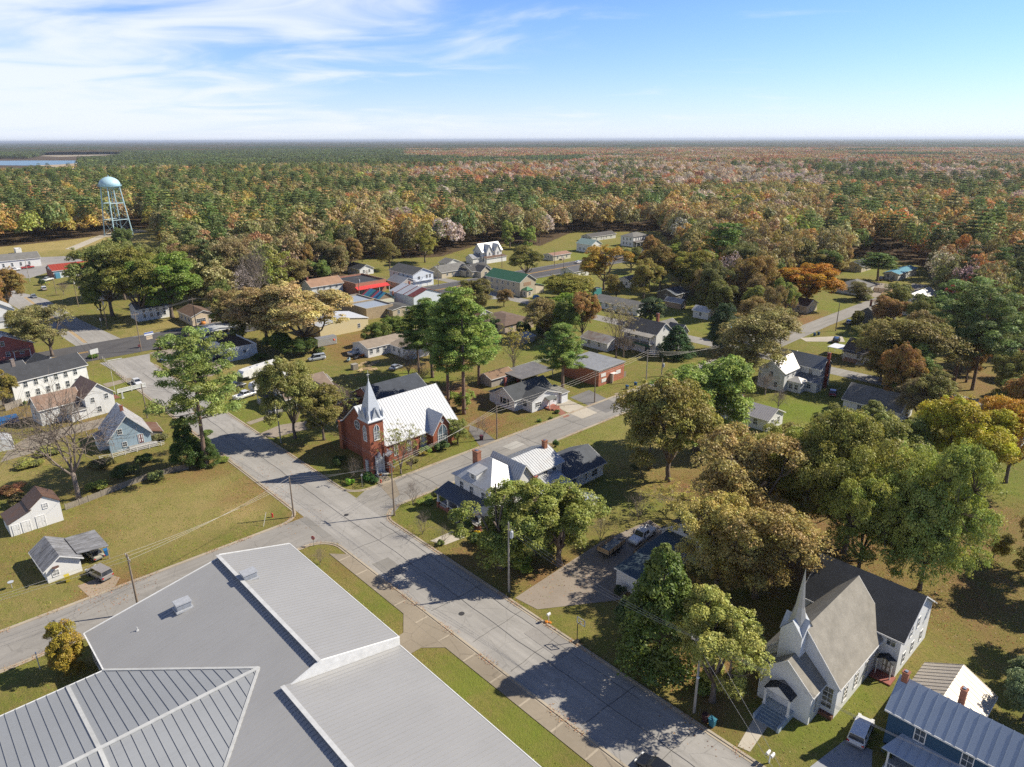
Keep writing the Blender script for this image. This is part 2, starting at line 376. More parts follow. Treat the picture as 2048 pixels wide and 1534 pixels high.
# woods floor where the forest stands (filled in by the forest section's own mask)
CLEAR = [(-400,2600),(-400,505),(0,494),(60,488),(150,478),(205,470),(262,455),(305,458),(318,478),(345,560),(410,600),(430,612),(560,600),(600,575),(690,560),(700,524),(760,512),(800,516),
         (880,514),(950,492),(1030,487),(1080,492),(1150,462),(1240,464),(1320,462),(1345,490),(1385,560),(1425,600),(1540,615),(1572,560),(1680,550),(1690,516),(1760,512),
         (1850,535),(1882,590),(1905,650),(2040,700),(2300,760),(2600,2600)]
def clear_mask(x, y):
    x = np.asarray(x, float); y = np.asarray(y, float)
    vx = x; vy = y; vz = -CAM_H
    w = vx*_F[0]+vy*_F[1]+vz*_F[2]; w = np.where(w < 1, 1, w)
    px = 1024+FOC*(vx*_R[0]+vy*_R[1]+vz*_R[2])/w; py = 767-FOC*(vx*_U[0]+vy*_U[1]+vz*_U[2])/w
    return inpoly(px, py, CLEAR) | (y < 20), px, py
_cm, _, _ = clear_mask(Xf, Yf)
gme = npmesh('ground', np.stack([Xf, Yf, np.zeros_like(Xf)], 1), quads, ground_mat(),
             vattr={'litter_shade': blobs(LITTER_SHADE), 'lush': blobs(LUSH), 'dry': blobs(DRY), 'woods': (~_cm).astype(float)})
gob = bpy.data.objects.new('ground', gme); COL.objects.link(gob); gob['kind'] = 'structure'
# ------------------------------------------------------------------ roads
def asphalt(c, crack=0.3, name='asphalt', along=None):
    m = mat(name); g = NG(m); p = g.pos()
    n1 = g.noise(p, 0.12, 4, 0.6); n2 = g.noise(p, 1.5, 6, 0.75); n3 = g.noise(p, 14, 2, 0.8)
    col = g.mix(g.ramp(n1, 0.35, 0.65), sc(c, 0.86), sc(c, 1.12)); col = g.mix(g.ramp(n2, 0.4, 0.75, 0, 0.4), col, sc(c, 0.72))
    col = g.mix(g.ramp(n3, 0.4, 0.7, 0, 0.35), col, sc(c, 1.3))
    vo = g.n('ShaderNodeTexVoronoi', feature='DISTANCE_TO_EDGE'); vo.inputs['Scale'].default_value = 0.22
    g.l(g.map(p, (1, 1, 1)), vo.inputs[0])
    if along:
        q = g.map(p, (0.025, 0.9, 1) if along == 'u' else (0.9, 0.025, 1), (0, 0, 0)) if False else g.map(g.map(p, (1, 1, 1), (0, 0, math.radians(47))), (0.03, 0.8, 1) if along == 'u' else (0.8, 0.03, 1))
        s1_ = g.noise(q, 1.0, 4, 0.7); col = g.mix(g.ramp(s1_, 0.42, 0.7, 0, 0.5), col, sc(c, 0.62)); s2_ = g.noise(g.map(q, (1, 1.7, 1), (0, 0, 0), (9, 4, 0)), 1.0, 3, 0.6); col = g.mix(g.ramp(s2_, 0.5, 0.75, 0, 0.35), col, sc(c, 1.3))
        bl = g.noise(p, 0.45, 3, 0.4); col = g.mix(g.ramp(bl, 0.66, 0.70, 0, 0.35), col, sc(c, 0.55))
    d2 = g.math('ADD', vo.outputs[0], g.math('MULTIPLY', g.math('SUBTRACT', n2, 0.5), 0.12))
    ck = g.ramp(g.math('ABSOLUTE', d2), 0.0, 0.012, crack, 0.0)
    g.done(g.mix(ck, col, sc(c, 0.4)), 0.9, bump=n3, bs=0.3, bd=0.01, spec=0.3); return m
A_MAIN = asphalt((0.345, 0.325, 0.295), .45, along='u'); A_SIDE = asphalt((0.30, 0.28, 0.25), .45, along='v'); A_HWY = asphalt((0.105, 0.10, 0.10), 0.2, along='v')
A_DRIVE = asphalt((0.30, 0.25, 0.20), 0.0, 'gravel'); CONC = asphalt((0.46, 0.41, 0.33), 0.35, 'concrete'); CONC2 = asphalt((0.28, 0.235, 0.175), 0.5, 'old_concrete')
A_DARK = asphalt((0.19, 0.18, 0.17), 0.2); PAINTY = plain((0.62, 0.36, 0.06), 0.8); PAINTW = plain((0.6, 0.6, 0.57), 0.8)
def sheet(name, poly, mt, z, label=None):
    """poly of (u, v) points as a flat sheet at height z"""
    mb = MB(); pts = [WR(u, v, z) for u, v in poly]
    a = sum(pts[i][0]*pts[(i+1) % len(pts)][1]-pts[(i+1) % len(pts)][0]*pts[i][1] for i in range(len(pts)))
    if a < 0: pts = pts[::-1]
    mb.add(pts, [tuple(range(len(pts)))])
    o = mb.build(name, mt); o['kind'] = 'structure'; return o
def strip(u0, v0, u1, v1): return [(u0, v0), (u1, v0), (u1, v1), (u0, v1)]
sheet('main_street', [(-112,-8.6),(-112,4),(-104,1.7),(100,1.7),(100,-7.5),(-100,-7.6)], A_MAIN, 0.02)
sheet('main_street_beyond', [(-135,-9),(-135,2.8),(-170,0),(-215,-1),(-240,-6),(-330,-22),(-330,-29),(-240,-14),(-190,-11)], A_MAIN, 0.02)
sheet('side_street', [(0.9,1.4),(-0.7,4.5),(-0.7,128),(-1.0,175),(-1.0,262),(4.8,262),(5.2,170),(7.4,110),(7.5,6),(10.5,1.4)], A_SIDE, 0.028)
sheet('cross_street', [(0.5,-7.2),(0.5,-110),(8.2,-110),(8.2,-11),(11,-7.2)], A_SIDE, 0.028)
sheet('highway', strip(-135, -220, -115.5, 330), A_HWY, 0.036)
sheet('back_street', strip(-115, 122.6, 190, 128.6), A_SIDE, 0.024)
sheet('service_road', [(-175,128),(-135,128),(-135,133),(-175,133)], A_SIDE, 0.024)
sheet('tower_road', [UVR(262,457),UVR(300,462),UVR(210,474),UVR(150,500),UVR(130,498),UVR(200,470)], CONC, 0.02)
sheet('lot_far_left', [UVR(-60,560),UVR(-60,530),UVR(60,515),UVR(140,512),UVR(170,522),UVR(60,556)], asphalt((0.3, 0.28, 0.26)), 0.016)
sheet('parking_lot', [(-113,4.2),(-97,3.2),(-83,3.0),(-80,9),(-86,15),(-100,22),(-113,22)], A_DRIVE, 0.024)
# painted lines
def lines(name, rects, mt, z):
    mb = MB()
    for poly in rects:
        pts = [WR(u, v, z) for u, v in poly]
        a = sum(pts[i][0]*pts[(i+1) % 4][1]-pts[(i+1) % 4][0]*pts[i][1] for i in range(4))
        mb.add(pts if a > 0 else pts[::-1], [(0, 1, 2, 3)])
    o = mb.build(name, mt); o['kind'] = 'structure'; return o
lines('road_marking', [strip(-126.5, 10, -126.2, 330), strip(-125.7, 10, -125.4, 330), strip(-126.5, -220, -126.2, -8), strip(-125.7, -220, -125.4, -8),
                       strip(-225, -6.4, -137, -6.2), strip(-225, -5.9, -137, -5.7)], PAINTY, 0.045)
lines('road_marking', [strip(-134.3, 6, -134.1, 330), strip(-117, 12, -116.8, 330), strip(-76, -1.9, -66, -1.7), strip(-113, -6.5, -112.4, -2.9)], PAINTW, 0.045)
SEAL = plain((.09, .085, .08), .7); rs_ = random.Random(3); seams = []
def seam(p, q, n=14, w=.05):
    p = np.array(p, float); q = np.array(q, float); d = (q-p)/np.hypot(*(q-p)); nn = np.array([-d[1], d[0]]); L = []
    off = 0
    for i in range(n+1): off = off*.6+rs_.uniform(-.12, .12); L.append(p+(q-p)*i/n+nn*off)
    for a, b in zip(L[:-1], L[1:]): seams.append([tuple(a-nn*w/2), tuple(b-nn*w/2), tuple(b+nn*w/2), tuple(a+nn*w/2)])
seam((-95, -2.9), (98, -2.9), 90); seam((10, .4), (60, .1), 30); seam((9, 3.4), (110*0+1, 3.4), 8) if False else None
for u in (14, 22.5, 33, 41, 47.5, 58, 66, 77): seam((u, -7), (u+rs_.uniform(-.6, .6), 1.3), 8)
for v in (14, 25, 39, 52, 70, 88): seam((-.4, v), (7, v+rs_.uniform(-.5, .5)), 8)
seam((3.4, 5), (3.4, 110), 60); lines('tar_seam', seams, SEAL, .05)
sheet('road_patch', [(19,-6.8),(23.5,-6.9),(23.6,-4.2),(19.1,-4.3)], asphalt((.24,.225,.20), .1, 'patch'), .044); sheet('road_patch', [(2.2,33),(4.6,33.2),(4.5,37),(2.1,36.8)], asphalt((.40,.38,.34), .1, 'patch'), .046); sheet('road_patch', [(0.5,-7.2),(8.2,-7.2),(8.2,-8.4),(.5,-8.4)], asphalt((.25,.235,.21), .1, 'patch'), .044)
sheet('road_patch', [(44,-1.5),(50,-1.6),(50,1.2),(44.2,1.2)], asphalt((.29,.27,.245), .2, 'patch'), .044)
for u, v in ((4.5, -2.4), (36, -4.6), (-40, -3.5)): sheet('manhole', [(u+.38*math.cos(a*math.pi/6), v+.38*math.sin(a*math.pi/6)) for a in range(12)], plain((.10, .095, .09), .5, .5), .056)
# kerbs with gutters
KERB = asphalt((0.40, 0.34, 0.255), 0.5, 'kerb_concrete')
def kerb(pts, w=0.28, h=0.13):
    mb = MB()
    n = len(pts)
    L, R = [], []
    for i, p in enumerate(pts):
        a = np.array(pts[max(i-1, 0)], float); b = np.array(pts[min(i+1, n-1)], float); d = b-a; d /= np.hypot(*d); q = np.array([-d[1], d[0]])*w/2
        L.append(np.array(p)+q); R.append(np.array(p)-q)
    vs = []
    for l, r in zip(L, R):
        vs += [WR(*l, 0.0), WR(*l, h), WR(*r, h), WR(*r, 0.0)]
    fs = []
    for i in range(n-1):
        a = i*4
        fs += [(a, a+4, a+5, a+1), (a+1, a+5, a+6, a+2), (a+2, a+6, a+7, a+3)]
    fs += [(0, 1, 2, 3), (4*n-1, 4*n-2, 4*n-3, 4*n-4)]
    mb.add(vs, fs); o = mb.build('kerb', KERB); o['kind'] = 'structure'; return o
def gutter(pts, w=0.55, side=1, mt=None, name='gutter'):
    L = []; R = []; n = len(pts)
    for i, p in enumerate(pts):
        a = np.array(pts[max(i-1, 0)], float); b = np.array(pts[min(i+1, n-1)], float); d = b-a; d /= np.hypot(*d); q = np.array([-d[1], d[0]])*side
        L.append(tuple(np.array(p))); R.append(tuple(np.array(p)+q*w))
    mb = MB()
    for i in range(n-1):
        P = [WR(*L[i], 0.05), WR(*L[i+1], 0.05), WR(*R[i+1], 0.05), WR(*R[i], 0.05)]
        a = sum(P[k][0]*P[(k+1) % 4][1]-P[(k+1) % 4][0]*P[k][1] for k in range(4))
        mb.add(P if a > 0 else P[::-1], [(0, 1, 2, 3)])
    o = mb.build(name, mt or KERB); o['kind'] = 'structure'; return o
def arc(cu, cv, r, a0, a1, n=8): return [(cu+r*math.cos(math.radians(a0+(a1-a0)*i/n)), cv+r*math.sin(math.radians(a0+(a1-a0)*i/n))) for i in range(n+1)]
K1 = [(-100,1.75),(-4.2,1.75)]+arc(-4.2, 5.2, 3.45, -90, 0)[1:]+[(-0.75,128)]
K2 = [(7.55,110),(7.55,5.8)]+arc(11.5, 5.7, 3.95, 180, 270)[1:]+[(100,1.75)]
K3 = [(-100,-7.65),(-3.5,-7.65)]+arc(-3.3, -11.3, 3.7, 90, 0)[1:]+[(0.4,-110)]
K4 = [(8.3,-110),(8.3,-12)]+arc(12.2, -11.6, 3.9, 180, 90)[1:]+[(100,-7.65)]
for k, s in ((K1, -1), (K2, -1), (K3, -1), (K4, -1)):
    kerb(k)
for k, s in ((K1, -1), (K2, -1), (K4, -1), (K3, -1)):
    gutter(k, 0.45, s)
# pavement along the school and its driveway apron
sheet('pavement', [(12.5,-9.9),(14.5,-8.0),(100,-8.0),(100,-9.9)], CONC2, 0.06)
sheet('pavement_apron', [(31.0,-9.9),(39.5,-9.9),(37.6,-12.0),(37.6,-18),(34.0,-18),(34.0,-12.0)], CONC2, 0.052)
lines('pavement_joint', [strip(u, -9.85, u+0.22, -8.05) for u in np.arange(15, 100, 4.6)], KERB, 0.066)
# ------------------------------------------------------------------ foliage
def leafmat(name, trans=0.3, rough=0.6):
    m = mat(name); g = NG(m)
    a = g.attr('tcol', 'INSTANCER'); v = g.attr('lv').outputs['Fac']; h = g.attr('lh').outputs['Fac']
    hs = g.n('ShaderNodeHueSaturation'); g.l(a.outputs['Color'], hs.inputs['Color'])
    g.l(g.ramp(h, 0, 1, 0.465, 0.53), hs.inputs['Hue']); g.l(g.ramp(v, 0, 1, 0.7, 3.1), hs.inputs['Value'])
    hs.inputs['Saturation'].default_value = 1.08
    d = g.n('ShaderNodeBsdfDiffuse'); t = g.n('ShaderNodeBsdfTranslucent'); g.l(hs.outputs[0], d.inputs[0])
    g.l(g.mix(1.0, hs.outputs[0], (1.0, 1.0, 0.7), 'MULTIPLY'), t.inputs[0])
    gl = g.n('ShaderNodeBsdfGlossy'); gl.inputs['Roughness'].default_value = 0.5; gl.inputs['Color'].default_value = (0.9, 0.9, 0.9, 1)
    mx = g.n('ShaderNodeMixShader'); mx.inputs[0].default_value = trans; g.l(d.outputs[0], mx.inputs[1]); g.l(t.outputs[0], mx.inputs[2])
    m2 = g.n('ShaderNodeMixShader'); m2.inputs[0].default_value = 0.025; g.l(mx.outputs[0], m2.inputs[1]); g.l(gl.outputs[0], m2.inputs[2])
    o = g.n('ShaderNodeOutputMaterial'); g.l(m2.outputs[0], o.inputs[0]); return m
LEAF = leafmat('leaves')
def barkmat(c):
    m = mat('bark'); g = NG(m); o = g.obj(); v = g.noise(g.map(o, (4, 4, 0.8)), 1.6, 5, 0.7)
    g.done(g.mix(g.ramp(v, 0.35, 0.65), sc(c, 0.5), sc(c, 1.3)), 0.95, bump=v, bs=0.6, bd=0.05); return m
BARK = barkmat((0.17, 0.13, 0.10)); BARKG = barkmat((0.25, 0.20, 0.16)); BARKP = barkmat((0.22, 0.15, 0.11))
RS = np.random.RandomState
def rdir(r, n):
    v = r.normal(size=(n, 3)); return v/np.linalg.norm(v, axis=1, keepdims=True)
def leafquads(r, C, N, S, aspect=0.55):
    """rhombic leaves/leaf sprays at C with normals N and half-length S"""
    n = len(C); t = np.cross(N, rdir(r, n)); t /= np.linalg.norm(t, axis=1, keepdims=True)+1e-9; b = np.cross(N, t)
    S = S[:, None]; V = np.stack([C-t*S, C-b*S*aspect+t*S*0.1, C+t*S, C+b*S*aspect+t*S*0.1], 1).reshape(-1, 3)
    return V, np.arange(4*n).reshape(n, 4)
class Tree:
    """one tree's mesh data: crown (leaves) and trunk (trunk + limbs)"""
    def __init__(s, seed): s.r = RS(seed); s.C = []; s.N = []; s.S = []; s.lv = []; s.lh = []; s.mb = MB(); s.asp = 0.55
    def clump(s, c, rad, n, size, flat=0.75, up=0.5, dome=0.25, jit=0.35, hue=None):
        r = s.r; d = rdir(r, n); d[:, 2] = np.where(d[:, 2] < -dome, -d[:, 2], d[:, 2])
        rr = (1-jit*r.rand(n)**1.5)[:, None]
        P = np.array(c)+d*rr*rad*np.array([1, 1, flat])
        N = d*0.7+np.array([0, 0, up])+rdir(r, n)*0.75; N /= np.linalg.norm(N, axis=1, keepdims=True)
        s.C.append(P); s.N.append(N); s.S.append(size*(0.6+0.8*r.rand(n)))
        cv = r.rand(); s.lv.append(np.clip(0.25+0.35*cv+0.45*(r.rand(n)-.4)+0*d[:, 2], 0, 1))
        s.lh.append(np.clip((r.rand() if hue is None else hue)*0.6+0.4*r.rand(n), 0, 1))
    def limb(s, a, b, r0, r1, k=5, sag=0.12, n=4):
        a = np.array(a, float); b = np.array(b, float); L = np.linalg.norm(b-a); off = s.r.normal(size=3)*L*0.07
        P = []
        for i in range(n+1):
            t = i/n; p = a+(b-a)*t+off*math.sin(math.pi*t)+np.array([0, 0, -sag*L*math.sin(math.pi*t)])
            P.append(tuple(p))
        s.mb.tube(P, [r0+(r1-r0)*i/n for i in range(n+1)], k); return P
    def meshes(s, name, bark):
        crown = None
        if s.C:
            C = np.concatenate(s.C); N = np.concatenate(s.N); S = np.concatenate(s.S)
            V, Q = leafquads(s.r, C, N, S, s.asp)
            crown = npmesh(name+'_crown', V, Q, LEAF, fattr={'lv': np.concatenate(s.lv), 'lh': np.concatenate(s.lh)})
        tr = s.mb.mesh(name+'_trunk', bark, True) if s.mb.v else None
        return crown, tr
def lump(seed):
    q = RS(seed); K = q.normal(size=(5, 3)); ph = q.rand(5)*6.3
    return lambda d: 1+0.13*sum(np.sin(d@K[i]*1.7+ph[i]) for i in range(5))
def broad(seed, H=15, R=7, z0=0.10, K=70, nl=300, ls=0.30, cr=1.7, open_=0.0, name='broad', bark=BARK, limbs=True, flat=0.75, low=-0.8, lobes=0):
    """wide deciduous crown of leaf clumps carried on limbs. size H high, R crown radius"""
    t = Tree(seed); r = t.r; lf = lump(seed+50)
    cz = H*(z0+1)/2*0.98; hz = H*(1-z0)/2; dr_ = rdir(r, 4); dr_[:, 2] *= 0.4
    d = []
    while len(d) < K:
        q = rdir(r, 1)[0]
        if q[2] > low and all(np.dot(q, e) < 1-1.1/K*1.2 for e in d): d.append(q)
    d = np.array(d); rad = lf(d)*(0.74+0.22*r.rand(K))*(1-0.22*np.clip((d@dr_[0])**3, 0, 1)+0.14*np.clip((d@dr_[1])**3, 0, 1)-0.2*np.clip((d@dr_[2])**5, 0, 1)); inner = r.rand(K) < 0.22; rad[inner] *= 0.6
    P = d*rad[:, None]*np.array([R, R, hz])*0.88+np.array([0, 0, cz])
    if lobes:      # crown of several sub-crowns at different heights, dark gaps between them
        L_ = []
        while len(L_) < lobes:
            q = r.uniform(-1, 1, 3); q[2] = q[2]*0.97
            if np.linalg.norm(q) < 1 and (len(L_) > lobes*.5 or np.hypot(q[0], q[1]) > .45): L_.append(q)
        L_ = np.array(L_); lr = r.uniform(.30, .46, lobes); j = r.randint(0, lobes, K); dd = rdir(r, K); dd[:, 2] = np.where(dd[:, 2] < -.25, -dd[:, 2], dd[:, 2])
        P = (L_[j]*np.array([.66, .66, .72])+dd*lr[j][:, None]*(0.8+0.25*r.rand(K))[:, None])*np.array([R, R, hz])+np.array([0, 0, cz]); d = dd
    fork = H*max(z0, .2)*(0.8+0.3*r.rand())
    t.mb.tube([(0, 0, -0.2), (0.05, 0, H*0.04), (r.normal()*0.1, r.normal()*0.1, fork*0.6), (0, 0, fork)], [0.034*H, 0.024*H, 0.02*H, 0.019*H], 8)
    if limbs:
        nb = 6; mains = []
        for i in range(nb):
            a = 2*math.pi*(i+r.rand()*0.5)/nb; e = np.array([math.cos(a)*R*0.42, math.sin(a)*R*0.42, fork+hz*(0.55+0.7*r.rand())])
            mains.append(t.limb((0, 0, fork*0.95), e, 0.013*H, 0.006*H, 6, 0.05))
        mains.append(t.limb((0, 0, fork*0.95), (r.normal()*.3, r.normal()*.3, cz+hz*0.5), 0.015*H, 0.005*H, 6, 0))
        nodes = np.array([q for m_ in mains for q in m_[2:]])
        for p in P:
            j = np.argmin(((nodes-p)**2).sum(1)+np.maximum(0, nodes[:, 2]-p[2])*4)
            t.limb(nodes[j], p, 0.0042*H, 0.0012*H, 4, 0.04, 3)
    for p, q in zip(P, d):
        if r.rand() < open_: continue
        t.clump(p, cr*(0.75+0.6*r.rand()), int(nl*(0.6+0.8*r.rand())), ls, flat)
        for _ in range(2):
            o = rdir(r, 1)[0]*cr*0.95; t.clump(p+o, cr*0.5, int(nl*0.16), ls, flat, jit=0.9)
    return t.meshes(name, bark)
def pine(seed, H=22, R=5.0, z0=0.38, tiers=14, per=5, nl=190, ls=0.19, cr=0.95, name='pine', top=1.0):
    """loblolly pine: bare straight trunk, irregular tiers of tufted limbs"""
    t = Tree(seed); t.asp = 0.4; r = t.r; lean = r.normal(size=2)*0.35
    ax = lambda z: np.array([lean[0]*z/H, lean[1]*z/H, z])
    t.mb.tube([tuple(ax(H*f)-np.array([0, 0, 0.2*(f == 0)])) for f in (0, .02, .25, .5, .75, 1)], [0.019*H, 0.0155*H, 0.013*H, 0.01*H, 0.006*H, 0.002*H], 8)
    for i in range(tiers):
        f = (i+r.rand()*0.8)/tiers; z = H*(z0+(1-z0)*f); env = R*(1.0-0.75*f**1.6)*(0.55+0.45*min(1, f*4+0.3))
        n = max(3, int(per*(1-0.35*f)+r.rand()*2))
        for k in range(n):
            a = 2*math.pi*(k+r.rand())/n; L = env*(0.55+0.6*r.rand())
            e = ax(z)+np.array([math.cos(a)*L, math.sin(a)*L, L*(0.12+0.3*r.rand())])
            t.limb(ax(z), e, 0.0036*H, 0.001*H, 4, 0.05, 3)
            m = max(2, int(L/1.15))
            for j in range(m):
                q = ax(z)+(e-ax(z))*((j+1.3)/(m+0.3)); side = np.array([-math.sin(a), math.cos(a), 0])*r.normal()*L*0.17
                t.clump(q+side, cr*(0.7+0.6*r.rand()), int(nl*(0.5+0.8*r.rand())), ls, 0.8, up=0.5, jit=0.8)
    t.clump(ax(H), cr*0.8, nl, ls, 1.0)
    return t.meshes(name, BARKP)
def cone(seed, H=10, R=3, nl=20000, ls=0.13, name='cedar', sharp=1.0, z0=0.04, lumps=26):
    t = Tree(seed); r = t.r
    t.mb.tube([(0, 0, -0.2), (0, 0, H*0.5), (0, 0, H*0.95)], [0.02*H, 0.012*H, 0.003*H], 6)
    for i in range(lumps*5):
        f = 1-(1-r.rand())**0.6 if sharp > 0.8 else r.rand(); f = r.rand()**1.25
        a = r.rand()*6.283; z = H*(z0+(1-z0)*f); rr = R*((1-f)**(0.75*sharp))*(0.55+0.6*r.rand()**.7)+0.1
        t.clump((math.cos(a)*rr*0.85, math.sin(a)*rr*0.85, z), (0.28*R)*(1.1-0.6*f), int(nl/(lumps*5)), ls, 1.15, up=0.25, jit=0.5, hue=r.rand())
    return t.meshes(name, BARK)
def barebranch(seed, H=13, R=6, levels=4, name='bare', bark=BARKG, thick=0.02, leaves=0, z0=0.25, ls=0.16, up=0.35, nsub=4):
    t = Tree(seed); r = t.r; tips = []
    def grow(p, d, L, rad, lv):
        n = 4; pts = [tuple(p)]; q = np.array(p, float); dd = np.array(d, float)
        for i in range(n):
            dd = dd+r.normal(size=3)*0.13+np.array([0, 0, up*0.12]); dd /= np.linalg.norm(dd); q = q+dd*L/n; pts.append(tuple(q))
        t.mb.tube(pts, [rad*(1-0.6*i/n) for i in range(n+1)], 6 if lv < 2 else 3, cap=lv < 2)
        if lv >= levels: tips.append(q); return
        k = nsub if lv else nsub+2
        for i in range(k):
            f = 0.35+0.65*(i+r.rand()*0.6)/k; j = min(n-1, int(f*n)); b = np.array(pts[j])+(np.array(pts[j+1])-np.array(pts[j]))*(f*n-j)
            s_ = np.cross(dd, rdir(r, 1)[0]); s_ /= np.linalg.norm(s_); nd = dd*0.55+s_*0.75+np.array([0, 0, up*0.3]); nd /= np.linalg.norm(nd)
            grow(b, nd, L*(0.62+0.2*r.rand()), rad*0.5, lv+1)
    t.mb.tube([(0, 0, -0.2), (0, 0, H*0.03), (0, 0, H*z0)], [thick*H*1.7, thick*H*1.1, thick*H*0.95], 8)
    for i in range(5):
        a = 6.283*(i+r.rand()*0.6)/5; s_ = R/H*1.5; d = np.array([math.cos(a)*s_, math.sin(a)*s_, 1.0]) if i else np.array([0.1, 0, 1.0])
        d /= np.linalg.norm(d); grow((0, 0, H*z0*(0.8+0.2*r.rand())), d, H*0.42, thick*H*0.6, 1)
    # fit height
    zs = max(p[2] for p in t.mb.v); k = H/zs; t.mb.v = [(x*k, y*k, z*k if z > 0 else z) for x, y, z in t.mb.v]
    if leaves:
        for q in tips: t.clump(np.array(q)*k, 0.5, leaves, ls, 1.0, jit=0.9)
    return t.meshes(name, bark)
def shrubm(seed, R=1.0, H=1.4, K=12, nl=200, ls=0.085, name='shrub'):
    t = Tree(seed); r = t.r
    for i in range(3): t.limb((0, 0, -0.05), (r.normal()*R*.3, r.normal()*R*.3, H*0.6), 0.04, 0.015, 4, 0, 3)
    for i in range(K):
        a = r.rand()*6.283; q = r.rand()**0.5*R*0.62; t.clump((math.cos(a)*q, math.sin(a)*q, H*(0.3+0.38*r.rand()*(1.2-q/R))), R*0.42, nl, ls, H/R*0.55, dome=0.8)
    return t.meshes(name, BARK)
# prototypes: (crown mesh, trunk mesh, nominal height, nominal crown radius)
PROTO = {
 'broad': [(*broad(s, K=125, nl=320, ls=0.15, cr=1.15, lobes=9), 15, 7) for s in (1, 2, 3)],
 'oak': [(*broad(s, H=18, R=12.5, K=320, nl=290, ls=0.16, cr=1.4, z0=0.05, low=-0.85, open_=.05, lobes=17, name='oak'), 18, 12.5) for s in (11, 12)],
 'sparse': [(*broad(s, K=150, nl=190, ls=0.145, cr=1.15, open_=0.12, lobes=10, name='sparse'), 15, 7) for s in (21, 22)],
 'round': [(*broad(s, H=10, R=4.5, K=60, nl=480, ls=0.14, cr=1.2, z0=0.08, name='round'), 10, 4.5) for s in (31,)],
 'fine': [(*broad(s, H=14, R=5, K=110, nl=330, ls=0.125, cr=0.95, z0=0.03, open_=.06, lobes=9, flat=0.9, low=-0.8, name='fine'), 14, 5) for s in (35, 36)],
 'magnolia': [(*broad(s, H=11, R=4, K=50, nl=380, ls=0.17, cr=1.15, z0=0.04, low=-0.9, flat=1.0, name='magnolia'), 11, 4) for s in (41,)],
 'pine': [(*pine(s), 22, 5.0) for s in (51, 52)],
 'openpine': [(*pine(s, H=20, R=7.0, z0=0.34, tiers=9, per=5, nl=260, ls=0.17, cr=1.0, name='open_pine'), 20, 6.3) for s in (55,)],
 'cedar': [(*cone(s), 10, 3) for s in (61,)],
 'bare': [(*barebranch(s, levels=4, nsub=5), 13, 6) for s in (71,)],
 'barelimb': [(*barebranch(s, levels=4, nsub=4, leaves=3, name='thin_crown'), 13, 6) for s in (73,)],
 'crape': [(*barebranch(s, H=5, R=3.0, levels=4, thick=0.014, z0=0.06, name='crape', nsub=4), 5, 2.6) for s in (75,)],
 'slender': [(*barebranch(s, H=14, R=2.2, levels=3, thick=0.012, z0=0.1, leaves=14, name='slender', nsub=5, up=1.2), 14, 2.6) for s in (77,)],
 'shrub': [(*shrubm(s), 1.4, 1.0) for s in (81, 82)],
 'fbroad': [(*broad(s, K=56, nl=60, ls=0.42, cr=1.75, name='forest_broad', limbs=False, z0=0.05, low=-.9), 15, 7) for s in (91, 92, 93)],
 'fpine': [(*pine(s, R=4.8, tiers=9, per=5, nl=42, ls=0.42, cr=1.15, name='forest_pine', z0=0.45), 22, 5) for s in (94, 95)],
 'fgrey': [(*broad(s, K=40, nl=26, ls=0.3, cr=1.7, name='forest_grey', limbs=True, bark=BARKG), 15, 6.5) for s in (96,)],
}
PAL = dict(olive=(0.18,0.165,0.075), brown=(0.235,0.18,0.09), bronze=(0.265,0.18,0.08), green=(0.105,0.13,0.05), dark=(0.075,0.092,0.042), pine=(0.095,0.15,0.034),
           bright=(0.17,0.24,0.04), gold=(0.28,0.215,0.07), orange=(0.30,0.165,0.075), red=(0.34,0.12,0.06), grey=(0.30,0.25,0.21), rust=(0.25,0.135,0.08), ygreen=(0.19,0.20,0.06), magn=(0.06,0.09,0.04))
def vary(c, k=0.12):
    f = 1+rnd.uniform(-k, k); return [min(1, max(0, x*f*(1+rnd.uniform(-k, k)*0.6))) for x in c]
NTREE = 0
def tree(kind, loc, H, R, col, name, label, cat='tree', group=None, rz=None, cv=0.1):
    global NTREE
    NTREE += 1
    cm, tm, h0, r0 = PROTO[kind][NTREE % len(PROTO[kind])]
    s = (R/r0, R/r0, H/h0)
    e = empty(name, tuple(loc), rnd.uniform(0, 6.28) if rz is None else rz, label, cat, group, s)
    c = vary(PAL[col] if isinstance(col, str) else col, cv)
    if cm is not None: o = inst('crown', cm, e); o['tcol'] = c
    if tm is not None: inst('trunk', tm, e)
    return e
def ptree(kind, bx, by, ty, wpx, col, name, label, cat='tree', group=None):
    """tree whose trunk foot is at photo pixel (bx, by), its top on row ty, its crown wpx wide"""
    B = G(bx, by); H = hat(B, ty); w = (B@_F)-CAM_H*_F[2]
    mid = np.array([B[0], B[1], H*0.6]); dist = (mid-np.array([0, 0, CAM_H]))@_F*1.06
    return tree(kind, B, H, wpx*dist/FOC/2, col, name, label, cat, group)
